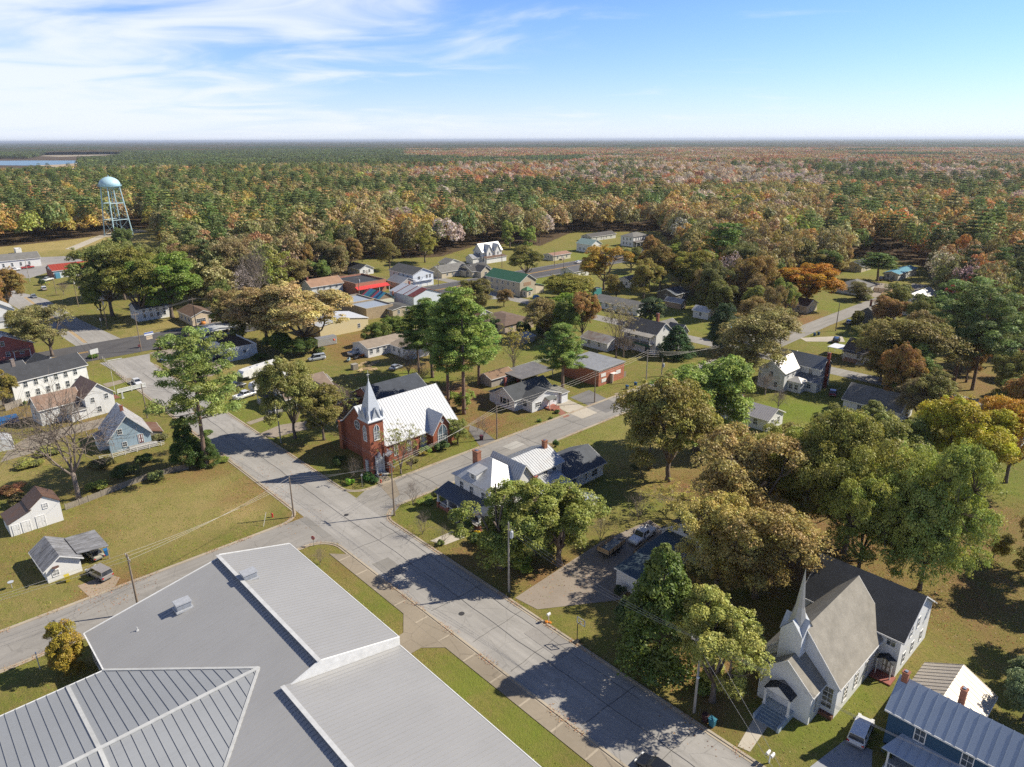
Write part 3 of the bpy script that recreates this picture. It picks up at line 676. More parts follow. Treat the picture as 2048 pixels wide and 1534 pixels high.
# ------------------------------------------------------------------ buildings
_wc = {}
def winmesh(w, h, fc=WHITE, gc=(0.05, 0.065, 0.08), cols=2, rows=2):
    k = (round(w, 2), round(h, 2), fc, gc, cols, rows)
    if k not in _wc:
        f = MB(); t = 0.09
        f.box(-w/2-t, -0.07, -t, -w/2, 0.03, h+t).box(w/2, -0.07, -t, w/2+t, 0.03, h+t).box(-w/2, -0.07, h, w/2, 0.03, h+t).box(-w/2-0.05, -0.12, -t, w/2+0.05, 0.03, 0)
        for i in range(1, cols): x = -w/2+w*i/cols; f.box(x-.02, -0.05, 0, x+.02, -0.012, h)
        for i in range(1, rows): z = h*i/rows; f.box(-w/2, -0.06, z-.03, w/2, -0.011, z+.03)
        p = MB().box(-w/2, -0.01, 0, w/2, 0.0, h)
        _wc[k] = (f.mesh('window', plain(fc, 0.5)), p.mesh('pane', glassm(gc)))
    return _wc[k]
FACE = {'F': 0.0, 'L': -math.pi/2, 'R': math.pi/2, 'B': math.pi}
class Bld:
    def __init__(s, name, label, cat, C, rot=0.0, group=None):
        if len(C) == 3: P = W(*UV(*C)); u, v = UV(*C)
        else: u, v = C; P = W(u, v)
        s.u0, s.v0 = u, v
        s.e = empty(name, tuple(P), GRID+math.radians(rot), label, cat, group)
    def side(s, face, t, z, vol):
        x, y, X, Y = vol[:4]
        return {'F': (x+t, y, z), 'L': (x, y+t, z), 'R': (x+X, y+t, z), 'B': (x+t, y+Y, z)}[face]
    def win(s, face, t, z, w=0.9, h=1.4, vol=None, fc=WHITE, gc=(0.05, 0.065, 0.08), cols=2, rows=2):
        vol = vol or s.last; f, p = winmesh(w, h, fc, gc, cols, rows)
        o = inst('window', f, s.e, s.side(face, t, z, vol), FACE[face]); inst('pane', p, o); return o
    def wins(s, face, n, z, w=0.9, h=1.4, vol=None, a=0.1, b=0.9, **k):
        vol = vol or s.last; L = vol[2] if face in 'FB' else vol[3]
        for i in range(n): s.win(face, L*(a+(b-a)*(i+0.5)/n), z, w, h, vol, **k)
    def door(s, face, t, w=0.95, h=2.05, c=WHITE, vol=None, z=0.0, name='door', panels=2):
        vol = vol or s.last; m = MB().box(-w/2, -0.05, 0, w/2, 0.0, h)
        fr = MB().box(-w/2-.1, -0.08, 0, -w/2, 0, h+.1).box(w/2, -0.08, 0, w/2+.1, 0, h+.1).box(-w/2, -0.08, h, w/2, 0, h+.1)
        for i in range(panels): fr.box(-w/2+w*i/panels+.12, -0.065, .25+0, -w/2+w*(i+1)/panels-.12, -0.05, h*.45).box(-w/2+w*i/panels+.12, -0.065, h*.52, -w/2+w*(i+1)/panels-.12, -0.05, h*.92)
        d = m.build(name, plain(c), s.e, s.side(face, t, z, vol)); d.rotation_euler = (0, 0, FACE[face])
        fr.build('door_frame', plain(WHITE), d); MB().box(w/2-.16, -.1, .95, w/2-.1, -.05, 1.05).build('handle', plain((0.2, .17, .1), .3, .8), d); return d
    def vol(s, x, y, X, Y, h, roof='gable', ax='x', rise=1.8, ov=0.35, wall=None, rm=None, z0=0.0, ribs=0.0, t=0.12, base=None, h2=None, ridge=0.5, fascia=WHITE, bare_wall=False, trim=True):
        wall = wall or siding(WHITE); rm = rm or shingle(DARKSH); s.last = (x, y, X, Y, h)
        w = MB(); b = z0-0.05 if z0 == 0 else z0
        x1, y1 = x+X, y+Y; cx, cy = x+X*ridge, y+Y*ridge; top = h+rise
        rf = MB(); ribm = MB(); fa = MB(); L = 0.02+t
        def slope(q):
            rf.slab(q, t)
            if ribs:
                a, b_, c, d = [Vector(p) for p in q]      # a-b eave, c-d ridge (d above a)
                n = max(2, int((b_-a).length/ribs)); e1 = (b_-a).normalized()
                for i in range(n+1):
                    f = i/n; p0 = a+(b_-a)*f; p1 = d+(c-d)*f; nn = (b_-a).cross(d-a).normalized(); wv = e1*0.025; hv = nn*0.05
                    ribm.add([p0-wv, p0+wv, p1+wv, p1-wv, p0-wv+hv, p0+wv+hv, p1+wv+hv, p1-wv+hv], [(4, 5, 6, 7), (0, 1, 5, 4), (1, 2, 6, 5), (2, 3, 7, 6), (3, 0, 4, 7)])
        def board(p, q, hh=0.2, th=0.05):
            p = Vector(p); q = Vector(q); d = (q-p); n = Vector((d.y, -d.x, 0)); n = n.normalized()*th if n.length > 1e-6 else Vector((th, 0, 0))
            dz = Vector((0, 0, hh)); fa.add([p, q, q-dz, p-dz, p+n, q+n, q-dz+n, p-dz+n], [(0, 1, 2, 3), (7, 6, 5, 4), (4, 5, 1, 0), (3, 2, 6, 7), (1, 5, 6, 2), (0, 3, 7, 4)])
        if roof == 'gable' and ax == 'x':
            w.add([(x,y,b),(x1,y,b),(x1,y1,b),(x,y1,b),(x,y,h),(x1,y,h),(x1,y1,h),(x,y1,h),(x,cy,top),(x1,cy,top)],
                  [(0,1,5,4),(2,3,7,6),(3,0,4,8,7),(1,2,6,9,5)])
            k1 = rise/(cy-y); k2 = rise/(y1-cy); A = (x-ov, y-ov, h-k1*ov+L); B_ = (x1+ov, y-ov, h-k1*ov+L); T0 = (x-ov, cy, top+L); T1 = (x1+ov, cy, top+L)
            C_ = (x1+ov, y1+ov, h-k2*ov+L); D = (x-ov, y1+ov, h-k2*ov+L)
            slope([A, B_, T1, T0]); slope([C_, D, T0, T1])
            if trim:
                for p, q in ((T0, A), (D, T0)): board(p, q)
                for p, q in ((B_, T1), (T1, C_)): board(p, q)
                board(A, B_)
        elif roof == 'gable':
            w.add([(x,y,b),(x1,y,b),(x1,y1,b),(x,y1,b),(x,y,h),(x1,y,h),(x1,y1,h),(x,y1,h),(cx,y,top),(cx,y1,top)],
                  [(0,1,5,8,4),(1,2,6,5),(2,3,7,9,6),(3,0,4,7)])
            k1 = rise/(cx-x); k2 = rise/(x1-cx); A = (x-ov, y1+ov, h-k1*ov+L); B_ = (x-ov, y-ov, h-k1*ov+L); T0 = (cx, y-ov, top+L); T1 = (cx, y1+ov, top+L)
            C_ = (x1+ov, y-ov, h-k2*ov+L); D = (x1+ov, y1+ov, h-k2*ov+L)
            slope([A, B_, T0, T1]); slope([C_, D, T1, T0])
            if trim:
                for p, q in ((B_, T0), (T0, C_)): board(p, q)
                for p, q in ((D, T1), (T1, A)): board(p, q)
                board(A, B_)
        elif roof == 'hip':
            w.add([(x,y,b),(x1,y,b),(x1,y1,b),(x,y1,b),(x,y,h),(x1,y,h),(x1,y1,h),(x,y1,h)], [(0,1,5,4),(1,2,6,5),(2,3,7,6),(3,0,4,7)])
            hw = min(X, Y)/2+ov; e = [(x-ov,y-ov,h+L),(x1+ov,y-ov,h+L),(x1+ov,y1+ov,h+L),(x-ov,y1+ov,h+L)]
            if X >= Y: r0 = (x-ov+hw, cy, top+L); r1 = (x1+ov-hw-0.001, cy, top+L); F_ = [[e[0], e[1], r1, r0], [e[1], e[2], r1], [e[2], e[3], r0, r1], [e[3], e[0], r0]]
            else: r0 = (cx, y-ov+hw, top+L); r1 = (cx, y1+ov-hw-0.001, top+L); F_ = [[e[0], e[1], r0], [e[1], e[2], r1, r0], [e[2], e[3], r1], [e[3], e[0], r0, r1]]
            rf.add(e+[r0, r1]+[(p[0], p[1], p[2]-t) for p in e], [])
            base_i = len(rf.v)-10; ix = {id(q): i for i, q in enumerate([])}
            allp = e+[r0, r1]
            for f in F_: rf.f.append(tuple(base_i+allp.index(q) for q in f)); rf.mi.append(0)
            for i in range(4):
                j = (i+1) % 4; rf.f.append((base_i+i, base_i+6+i, base_i+6+j, base_i+j)); rf.mi.append(0)
            rf.f.append(tuple(base_i+6+i for i in (3, 2, 1, 0))); rf.mi.append(0)
        elif roof == 'shed':      # high at back (B) if ax x: low front y; ax 'y': low at left
            h2 = h2 if h2 is not None else h+rise
            if ax == 'x': zt = [h, h, h2, h2]
            elif ax == '-y': zt = [h2, h, h, h2]
            else: zt = [h, h2, h2, h]
            c4 = [(x,y),(x1,y),(x1,y1),(x,y1)]
            w.add([(p[0], p[1], b) for p in c4]+[(c4[i][0], c4[i][1], zt[i]) for i in range(4)], [(0,1,5,4),(1,2,6,5),(2,3,7,6),(3,0,4,7)])
            if ax == 'x': k = (h2-h)/Y; q = [(x-ov,y-ov,h-k*ov+L),(x1+ov,y-ov,h-k*ov+L),(x1+ov,y1+ov,h2+k*ov+L),(x-ov,y1+ov,h2+k*ov+L)]
            elif ax == '-y': k = (h2-h)/X; q = [(x1+ov,y-ov,h-k*ov+L),(x1+ov,y1+ov,h-k*ov+L),(x-ov,y1+ov,h2+k*ov+L),(x-ov,y-ov,h2+k*ov+L)]
            else: k = (h2-h)/X; q = [(x-ov,y1+ov,h-k*ov+L),(x-ov,y-ov,h-k*ov+L),(x1+ov,y-ov,h2+k*ov+L),(x1+ov,y1+ov,h2+k*ov+L)]
            slope(q)
            if trim: board(q[0], q[1], 0.16)
        elif roof == 'flat':
            p = 0.25; d = rise if rise < 1 else 0.4
            w.box(x, y, b, x1, y+p, h).box(x, y1-p, b, x1, y1, h).box(x, y+p, b, x+p, y1-p, h).box(x1-p, y+p, b, x1, y1-p, h)
            rf.box(x+p-.01, y+p-.01, h-d-.1, x1-p+.01, y1-p+.01, h-d)
            fa.box(x-.04, y-.04, h-.05, x1+.04, y+p+.04, h+.05).box(x-.04, y1-p-.04, h-.05, x1+.04, y1+.04, h+.05).box(x-.04, y+p+.04, h-.05, x+p+.04, y1-p-.04, h+.05).box(x1-p-.04, y+p+.04, h-.05, x1+.04, y1-p-.04, h+.05)
        if not bare_wall: s.w = w.build('wall', wall, s.e)
        r = rf.build('roof', rm, s.e); s.r = r
        if ribm.v: ribm.build('roof_ribs', rm, r)
        if fa.v: fa.build('fascia', plain(fascia), r)
        if base: MB().box(x-.05, y-.05, -0.05, x1+.05, y1+.05, base[1]).build('foundation', base[0], s.e)
        return s.last
    def box(s, name, m, x0, y0, z0, x1, y1, z1, parent=None): return MB().box(x0, y0, z0, x1, y1, z1).build(name, m, parent or s.e)
    def chimney(s, x, y, z0, z1, a=0.45, c=(0.28, 0.10, 0.06), b=None):
        b = b or a; m = MB().box(x-a, y-b, z0, x+a, y+b, z1-.15).box(x-a-.07, y-b-.07, z1-.15, x+a+.07, y+b+.07, z1)
        o = m.build('chimney', brick(c), s.e); MB().box(x-a*.5, y-b*.5, z1, x+a*.5, y+b*.5, z1+.12).build('chimney_cap', plain((.25, .3, .38), .5, .5), o); return o
    def posts(s, pts, z0, z1, a=0.09, m=None, name='post'):
        for x, y in pts:
            MB().box(x-a, y-a, z0, x+a, y+a, z1).box(x-a*1.5, y-a*1.5, z0, x+a*1.5, y+a*1.5, z0+.15).box(x-a*1.5, y-a*1.5, z1-.12, x+a*1.5, y+a*1.5, z1).build(name, m or plain(WHITE), s.e)
    def rail(s, p, q, z, h=0.85, m=None, sp=0.25):
        p = np.array(p, float); q = np.array(q, float); L = np.hypot(*(q-p)); d = (q-p)/L; n = np.array([-d[1], d[0]])*.025; mb = MB()
        def bar(a, b, za, zb, k=1.0):
            a0 = p+d*a; b0 = p+d*b; mb.add([(*(a0-n*k), za), (*(b0-n*k), za), (*(b0+n*k), za), (*(a0+n*k), za), (*(a0-n*k), zb), (*(b0-n*k), zb), (*(b0+n*k), zb), (*(a0+n*k), zb)],
                   [(0,3,2,1),(4,5,6,7),(0,1,5,4),(1,2,6,5),(2,3,7,6),(3,0,4,7)])
        bar(0, L, z+h-.07, z+h, 1.6); bar(0, L, z+.08, z+.14)
        for i in range(1, int(L/sp)): bar(i*L/int(L/sp)-.02, i*L/int(L/sp)+.02, z+.14, z+h-.07)
        return mb.build('railing', m or plain(WHITE), s.e)
    def steps(s, x0, x1, y0, y1, z, n, m=None, along='y'):
        mb = MB()
        for i in range(n):
            f = i/n
            if along == 'y': mb.box(x0, y0+(y1-y0)*f, -0.02, x1, y1, z*(i+1)/n)
            else: mb.box(x0+(x1-x0)*f, y0, -0.02, x1, y1, z*(i+1)/n)
        return mb.build('steps', m or plain((.35, .33, .3), .9), s.e)
BASEB = brick((0.20, 0.09, 0.055))
# ------------------------------------------------------------------ arched window (pointed or round)
def archwin(b, face, t, z, w, h, vol, pointed=True, fc=WHITE, gc=(0.09, 0.12, 0.15), name='window', circ=False):
    n = 8; pts = []
    hs = h-w*0.75 if pointed else h-w/2
    if circ: out = [(w/2*math.cos(a*math.pi/8), w/2+w/2*math.sin(a*math.pi/8)) for a in range(16)]
    elif pointed:
        r = w*1.02
        R_ = [(w/2-r+r*math.cos(a), hs+r*math.sin(a)) for a in np.linspace(0, math.acos((r-w/2)/r), n)]
        out = [(-w/2, 0), (w/2, 0)]+R_+[(-x, z_) for x, z_ in R_[::-1][1:]]
    else: out = [(-w/2, 0), (w/2, 0)]+[(w/2*math.cos(a), hs+w/2*math.sin(a)) for a in np.linspace(0, math.pi, 12)]
    cz = sum(p[1] for p in out)/len(out)
    m = len(out); k = 1-0.22/w if w > .6 else .7; inn = [(x*k, cz+(q-cz)*(1-0.3/h)) for x, q in out]
    f = MB(); f.add([(x, -0.09, q) for x, q in out]+[(x, -0.09, q) for x, q in inn]+[(x, 0.02, q) for x, q in out]+[(x, 0.02, q) for x, q in inn],
          [(i, (i+1) % m, m+(i+1) % m, m+i) for i in range(m)]+[(i, 2*m+i, 2*m+(i+1) % m, (i+1) % m) for i in range(m)]+[(m+i, m+(i+1) % m, 3*m+(i+1) % m, 3*m+i) for i in range(m)])
    hh = max(q for x, q in inn)
    if not circ:
        f.box(-.05, -0.075, .1, .05, -0.01, hh-.03)
        for q in np.arange(0.6, hs, 0.6): f.box(-w/2*k, -0.06, q-.025, w/2*k, -0.011, q+.025)
        if w > 1.2:
            for sx in (-w*.25, w*.25): f.box(sx-.03, -0.06, .1, sx+.03, -.011, hs)
    else: f.box(-.05, -0.075, w*.1, .05, -0.01, w*.9).box(-w*.4, -.074, w/2-.05, w*.4, -.011, w/2+.05)
    p = MB().add([(x, -0.005, q) for x, q in inn], [tuple(range(m))])
    o = f.build(name, plain(fc, .5), b.e, b.side(face, t, z, vol)); o.rotation_euler = (0, 0, FACE[face]); p.build('pane', glassm(gc), o); return o
# ------------------------------------------------------------------ brick church
RB = brick((0.30, 0.098, 0.055)); WM = metalroof((0.60, 0.61, 0.62), 0.12, (0.42, 0.38, 0.33), 0.65); SPM = metalroof((0.60, 0.63, 0.66), 0.10, (0.35, 0.33, 0.3), 0.5)
b = Bld('brick_church', 'red brick church with white metal roof and pointed corner steeple', 'church', (-5.1, 9.3))
U0, V0 = b.u0, b.v0
nave = b.vol(12.6-V0, U0+7.6, 20.5, 15.4, 4.6, ax='x', rise=6.6, wall=RB, rm=WM, ov=0.45, trim=True, t=.16, ribs=.7)
xN, yN = 12.6-V0, U0+7.6
tw = b.vol(0, 0, 3.3, 3.3, 11.4, roof='hip', rise=0.5, ov=0.3, wall=RB, rm=SPM)
# tower crown: splayed eave, four gablets, four pinnacles, spire and finial
cr = MB(); c = 1.65; z = 11.6
def sq(r, z): return [(c-r, c-r, z), (c+r, c-r, z), (c+r, c+r, z), (c-r, c+r, z)]
prof = [(2.0, 11.45), (2.0, 11.62), (1.72, 12.15), (1.5, 12.9), (0.92, 15.6), (0.03, 19.7)]
rings = [sq(r, q) for r, q in prof]
cr.add([p for r in rings for p in r], [(i*4+j, i*4+(j+1) % 4, (i+1)*4+(j+1) % 4, (i+1)*4+j) for i in range(len(prof)-1) for j in range(4)]+[(3, 2, 1, 0)])
spire = cr.build('steeple', SPM, b.e)
for sx in (-1, 1):
    for sy in (-1, 1):
        px, py = c+sx*1.62, c+sy*1.62; MB().lathe([(.26, 11.7), (.26, 12.7), (.32, 12.8), (.0, 14.1)], 4, (px, py, 0)).build('pinnacle', SPM, spire)
for rz, nm in ((0, 'F'), (-math.pi/2, 'L'), (math.pi/2, 'R'), (math.pi, 'B')):
    g_ = MB(); g_.add([(-1.0, -1.75, 11.7), (1.0, -1.75, 11.7), (0, -1.75, 14.2), (0, -0.5, 14.2), (-1.0, -0.9, 11.7), (1.0, -.9, 11.7)], [(0, 1, 2), (1, 5, 3, 2), (0, 2, 3, 4)])
    g_.add([(-1.15, -1.9, 11.6), (-.98, -1.9, 11.6), (0, -1.9, 14.1), (0, -1.9, 14.45), (-1.15, -1.72, 11.6), (-.98, -1.72, 11.6), (0, -1.72, 14.1), (0, -1.72, 14.45)], [(0, 1, 2, 3), (0, 3, 7, 4), (1, 5, 6, 2)])
    g_.add([(1.15, -1.9, 11.6), (.98, -1.9, 11.6), (0, -1.9, 14.1), (0, -1.9, 14.45), (1.15, -1.72, 11.6), (.98, -1.72, 11.6), (0, -1.72, 14.1), (0, -1.72, 14.45)], [(3, 2, 1, 0), (4, 7, 3, 0), (2, 6, 5, 1)])
    o = g_.build('gablet', SPM, spire, (c, c, 0)); o.rotation_euler = (0, 0, rz)
MB().tube([(c, c, 19.6), (c, c, 21.6)], [.05, .03], 5).box(c-.3, c-.03, 20.7, c+.3, c+.03, 20.8).lathe([(.01, 19.6), (.14, 19.75), (.01, 19.95)], 8, (c, c, 0)).build('finial', plain((.7, .7, .68)), spire)
archwin(b, 'F', 1.65, 7.3, 1.35, 3.3, tw); archwin(b, 'L', 1.65, 7.1, 1.3, 3.3, tw)
# corner buttresses and door surround
b.box('buttress', RB, -.28, -.28, -.05, .35, .35, 5.5); b.box('buttress', RB, 3.0, -.28, -.05, 3.55, .3, 5.5)
dm = MB(); dm.box(.75, -.5, 0, 1.0, 0, 2.7).box(2.3, -.5, 0, 2.55, 0, 2.7).add([(.6, -.55, 2.5), (2.7, -.55, 2.5), (1.65, -.55, 4.9), (.6, 0, 2.5), (2.7, 0, 2.5), (1.65, 0, 4.9)], [(0, 1, 2), (0, 2, 5, 3), (1, 4, 5, 2)])
dm.lathe([(.13, 0), (.13, 3.6), (.17, 3.7), (0, 4.5)], 4, (.72, -.5, 0)).lathe([(.13, 0), (.13, 3.6), (.17, 3.7), (0, 4.5)], 4, (2.58, -.5, 0))
dm.build('door_surround', SPM, b.e); b.door('F', 1.65, 1.25, 2.5, (.6, .64, .66), tw); b.steps(.4, 2.9, -1.6, 0, .35, 2, plain((.5, .48, .44)))
b.box('window_hood', SPM, -.25, 1.0, .3, 0.02, 2.0, 3.0)
# nave details
archwin(b, 'L', 7.7, 6.0, 2.2, 2.2, nave, circ=True, gc=(.12, .13, .13))
for t in (4.2, 7.6, 11.0): archwin(b, 'F', t, 1.2, 1.0, 2.9, nave)
archwin(b, 'L', 1.6, 1.4, .9, 2.2, nave); archwin(b, 'L', 4.3, 1.4, .9, 2.2, nave)
b.chimney(xN-.5, yN+13.6, 0, 6.4, .5, (.36, .13, .06), .6)
tr = b.vol(25.4-V0, U0+6.0, 5.0, 4.5, 4.4, ax='y', rise=3.6, wall=RB, rm=SPM, ov=.4, t=.14)
archwin(b, 'F', 2.5, .9, 2.6, 4.6, tr, gc=(.08, .12, .15)); archwin(b, 'F', 2.5, 6.0, .9, .9, tr, circ=True)
for t in (12.2,): archwin(b, 'F', t-.6, 1.2, .8, 2.9, nave)
b.vol(12.4-V0, U0+3.6, .9, 4.0, 3.9, roof='shed', ax='y', rise=.4, wall=RB, rm=SPM, ov=.15)
for x in (2.0, 9.2, 12.4): b.box('buttress', RB, xN+x, yN-.45, -.05, xN+x+.5, yN+.02, 3.3)
# ------------------------------------------------------------------ white church
WS = siding((0.74, 0.745, 0.74), .12); SHG = shingle((0.33, 0.30, 0.245), .25); SHD = shingle((0.05, 0.053, 0.058), .3)
b = Bld('white_church', 'white clapboard church with tall thin spire beside the blue house', 'church', (85.8, 13.6)); U0, V0 = b.u0, b.v0
nave = b.vol(0.5, 0, 14.0, 8.9, 5.0, ax='x', rise=5.4, wall=WS, rm=SHG, ov=.4)
for t in (2.6, 5.7, 8.8, 11.6): b.win('F', t, 1.2, .95, 2.5, nave, gc=(.28, .24, .15), rows=4)
b.win('L', 1.0, 1.15, 1.15, 2.8, nave, gc=(.13, .12, .09), rows=4, cols=2); b.win('L', 7.9, 1.15, 1.15, 2.8, nave, gc=(.13, .12, .09), rows=4)
b.box('foundation', BASEB, .02, .02, -.05, 14.4, 8.8, .5); 
vb = b.vol(11.0-V0, U0-84.2, 3.1, 6.3, 4.4, ax='x', rise=2.9, wall=WS, rm=SHG, ov=.3); b.box('foundation', BASEB, vb[0]+.02, vb[1]+.02, -.05, 0, vb[1]+6.28, .5)
# dark flashing roof strips beside the vestibule
b.win('F', 1.3, 1.3, .6, 1.9, vb)
tx, ty = 12.5-V0, U0-81.55
ux0, uy0, tw_ = tx, ty, 2.6
tm = MB(); tm.box(ux0, uy0, 4.4, ux0+tw_, uy0+tw_, 9.8)
cc = tw_/2
for k in range(4):
    a = k*math.pi/2; ca, sa = round(math.cos(a)), round(math.sin(a))
    rot = lambda x, y, z_: (ux0+cc+x*ca-y*sa, uy0+cc+x*sa+y*ca, z_)
    tm.add([rot(-cc, -cc, 9.8), rot(cc, -cc, 9.8), rot(0, -cc, 11.4)], [(0, 1, 2)])
tower = tm.build('tower', siding((0.74, 0.745, 0.74), .1), b.e)
rm_ = MB()
for k in range(4):
    a = k*math.pi/2; ca, sa = round(math.cos(a)), round(math.sin(a)); e = cc+.12
    rot = lambda x, y, z_: (ux0+cc+x*ca-y*sa, uy0+cc+x*sa+y*ca, z_)
    rm_.add([rot(-e, -e, 9.72), rot(0, -e, 11.55), rot(0, 0, 11.55), rot(e, -e, 9.72)], [(0, 1, 2), (1, 3, 2)])
rm_.build('tower_roof', plain((.52, .54, .55), .6), tower)
MB().lathe([(1.15, 10.4), (.85, 11.5), (.55, 12.8), (.0, 18.0)], 8, (ux0+cc, uy0+cc, 0)).build('spire', metalroof((.50, .49, .46), .3, (.27, .25, .2)), tower)
# portico
pc = U0-80.9; pw = 3.3
g_ = MB(); L = vb[0]
g_.slab([(L-1.5, pc-pw/2, 3.25), (L+.05, pc-pw/2, 3.25), (L+.05, pc, 4.35), (L-1.5, pc, 4.35)], .12).slab([(L+.05, pc+pw/2, 3.25), (L-1.5, pc+pw/2, 3.25), (L-1.5, pc, 4.35), (L+.05, pc, 4.35)], .12)
pr = g_.build('portico_roof', SHD, b.e)
MB().add([(L-1.4, pc-pw/2+.1, 3.1), (L-1.4, pc+pw/2-.1, 3.1), (L-1.4, pc, 4.15), (L-1.25, pc-pw/2+.1, 3.1), (L-1.25, pc+pw/2-.1, 3.1), (L-1.25, pc, 4.15)], [(0, 2, 1), (3, 4, 5), (0, 1, 4, 3)]).build('pediment', plain(WHITE), pr)
b.posts([(L-1.3, pc-pw/2+.2), (L-1.3, pc+pw/2-.2)], .9, 3.15, .13)
b.box('porch_floor', plain((.45, .5, .52)), L-1.5, pc-1.6, -.02, L, pc+1.6, .88)
b.door('L', pc-vb[1], 1.7, 2.2, WHITE, vb, .9); 
b.steps(L-3.5, L-1.5, pc-1.35, pc+1.35, .85, 5, plain((.24, .30, .34)), 'x')
for q in (pc-1.6, pc+1.35): b.box('cheek_wall', plain((.40, .46, .5)), L-3.6, q, -.02, L-1.5, q+.25, .7)
wr = MB(); wr.lathe([(.18, -.04), (.34, -.05), (.34, .05), (.18, .04)], 14)
wr = wr.build('door_wreath', plain((.20, .12, .05)), b.e, (L-.12, pc-.42, 2.35)); wr.rotation_euler = (0, math.pi/2, 0)
# rear wing
rw = b.vol(26.2-V0, U0-88.2, 11.0, 12.5, 5.8, ax='y', rise=3.7, wall=WS, rm=SHD, ov=.4)
b.box('foundation', BASEB, rw[0]+.02, rw[1]+.02, -.05, rw[0]+10.9, rw[1]+13.4, .5)
for t, z in ((3.5, 4.4), (5.9, 4.6), (2.2, 1.2), (5.2, 1.2), (8.4, 1.2)): b.win('F', t, z, .75, 1.4, rw)
b.win('L', 1.1, 4.3, 1.0, 1.3, rw); b.door('L', 1.1, 1.0, 2.0, (.25, .22, .18), rw, .25)
g_ = MB(); X0 = rw[0]; Y0 = rw[1]+1.1
g_.slab([(X0-1.1, Y0-1.0, 2.55), (X0, Y0-1.0, 2.55), (X0, Y0, 3.15), (X0-1.1, Y0, 3.15)], .1).slab([(X0, Y0+1.0, 2.55), (X0-1.1, Y0+1.0, 2.55), (X0-1.1, Y0, 3.15), (X0, Y0, 3.15)], .1)
g_.build('canopy', SHD, b.e); b.posts([(X0-1.0, Y0-.85), (X0-1.0, Y0+.85)], 0, 2.5, .06)
b.box('stoop', plain((.32, .10, .07)), X0-1.9, Y0-1.3, -.02, X0, Y0+1.2, .2)
# ------------------------------------------------------------------ church hall behind the brick church
b = Bld('church_hall', 'long hall with blue black shingle roof behind the brick church', 'building', (-31.5, 27.2))
b.vol(0, 0, 16, 11.5, 3.3, ax='x', rise=3.0, wall=brick((.3, .12, .07)), rm=shingle((.075, .085, .105), .1)); b.wins('F', 4, 1.0); b.wins('L', 2, 1.0)
b = Bld('flat_roofed_hall', 'low hall with brown black flat roof left of the brick church', 'building', (-38.0, 18.5))
b.vol(0, 0, 9.5, 17, 3.2, ax='y', rise=.9, wall=brick((.3, .13, .08)), rm=shingle((.075, .048, .035), .1), ov=.2); b.wins('F', 2, 1.0); b.wins('L', 4, 1.0)
sk = MB().slab([(1.2, 5.5, 3.75), (1.6, 5.5, 3.85), (3.9, 9.5, 4.2), (3.5, 9.6, 4.15)], .08).build('roof_panel', plain((.5, .52, .55), .4), b.e)
b.vol(3.5, 17, 6.5, 6, 3.4, ax='x', rise=1.0, wall=brick((.3, .13, .08)), rm=shingle((.20, .17, .15), .2), ov=.2)
# ------------------------------------------------------------------ school
MR = panelmetal((0.375, 0.37, 0.36))
MR2 = panelmetal((0.34, 0.35, 0.355))
b = Bld('school', 'large school with pale grey ribbed metal roofs and two roof units', 'school', (0, 0)); b.e.rotation_euler = (0, 0, GRID)
def lp(u, v, z): return (v, -u, z)
def panel(q, t=.12):
    # q is a list of (u, v, z) counter-clockwise seen from above
    p = [lp(*k) for k in q]; a = sum(p[i][0]*p[(i+1) % len(p)][1]-p[(i+1) % len(p)][0]*p[i][1] for i in range(len(p)))
    return p if a > 0 else p[::-1]
UE = 104.0; s1 = (7.4-4.1)/18.0
zl = lambda v: 4.1+(v+46.5)*s1
main = MB(); pol = [(15, -46.5), (15, -28.5), (44.5, -28.5), (44.5, -33), (UE, -33), (UE, -46.5), (54.5, -46.5), (39.3, -33.7), (24.1, -46.5)]
main.slab(panel([(u, v, zl(v)) for u, v in pol]), .12)
mr_ = main.build('roof', MR, b.e)
rb = MB()
def rib(p, q, w=.02, h=.05, to=rb):
    p = Vector(p); q = Vector(q); d = (q-p).normalized(); s_ = d.cross(Vector((0, 0, 1))).normalized()*w; up = Vector((0, 0, h))
    to.add([p-s_, p+s_, q+s_, q-s_, p-s_+up, p+s_+up, q+s_+up, q-s_+up], [(4, 5, 6, 7), (0, 1, 5, 4), (1, 2, 6, 5), (2, 3, 7, 6), (3, 0, 4, 7)])
def val(u):     # v of the valley with the wing roof
    if u <= 24.1 or u >= 54.5: return -46.5
    return -33.7-abs(u-39.3)/15.2*12.8
for u in np.arange(15.3, UE, 0.62):
    v1 = -28.5 if u < 44.5 else -33.0; v0 = val(u)
    rib(lp(u, v0, zl(v0)), lp(u, v1, zl(v1)))
rb.build('roof_ribs', MR, mr_)
far = MB().slab(panel([(15, -28.7, 7.85), (44.7, -28.7, 7.85), (44.7, -18.0, 5.15), (15, -18.0, 5.15)]), .14).build('roof', MR, b.e)
near = MB().slab(panel([(44.4, -33.2, 6.95), (UE, -33.2, 6.95), (UE, -18.0, 3.95), (44.4, -18.0, 3.95)]), .14).build('roof', MR, b.e)
r2 = MB(); r3 = MB()
for u in np.arange(15.3, 44.6, 0.62): rib(lp(u, -28.7, 7.85), lp(u, -18.0, 5.15), to=r2)
for u in np.arange(44.8, UE, 0.62): rib(lp(u, -33.2, 6.95), lp(u, -18.0, 3.95), to=r3)
r2.build('roof_ribs', MR, far); r3.build('roof_ribs', MR, near)
cap = MB()
FL = plain((.60, .64, .70), .5)
cap.add([lp(15, -28.72, 7.9), lp(44.7, -28.72, 7.9), lp(44.7, -28.72, 7.3), lp(15, -28.72, 7.3)], [(0, 1, 2, 3)]); cap.build('ridge_fascia', FL, far)
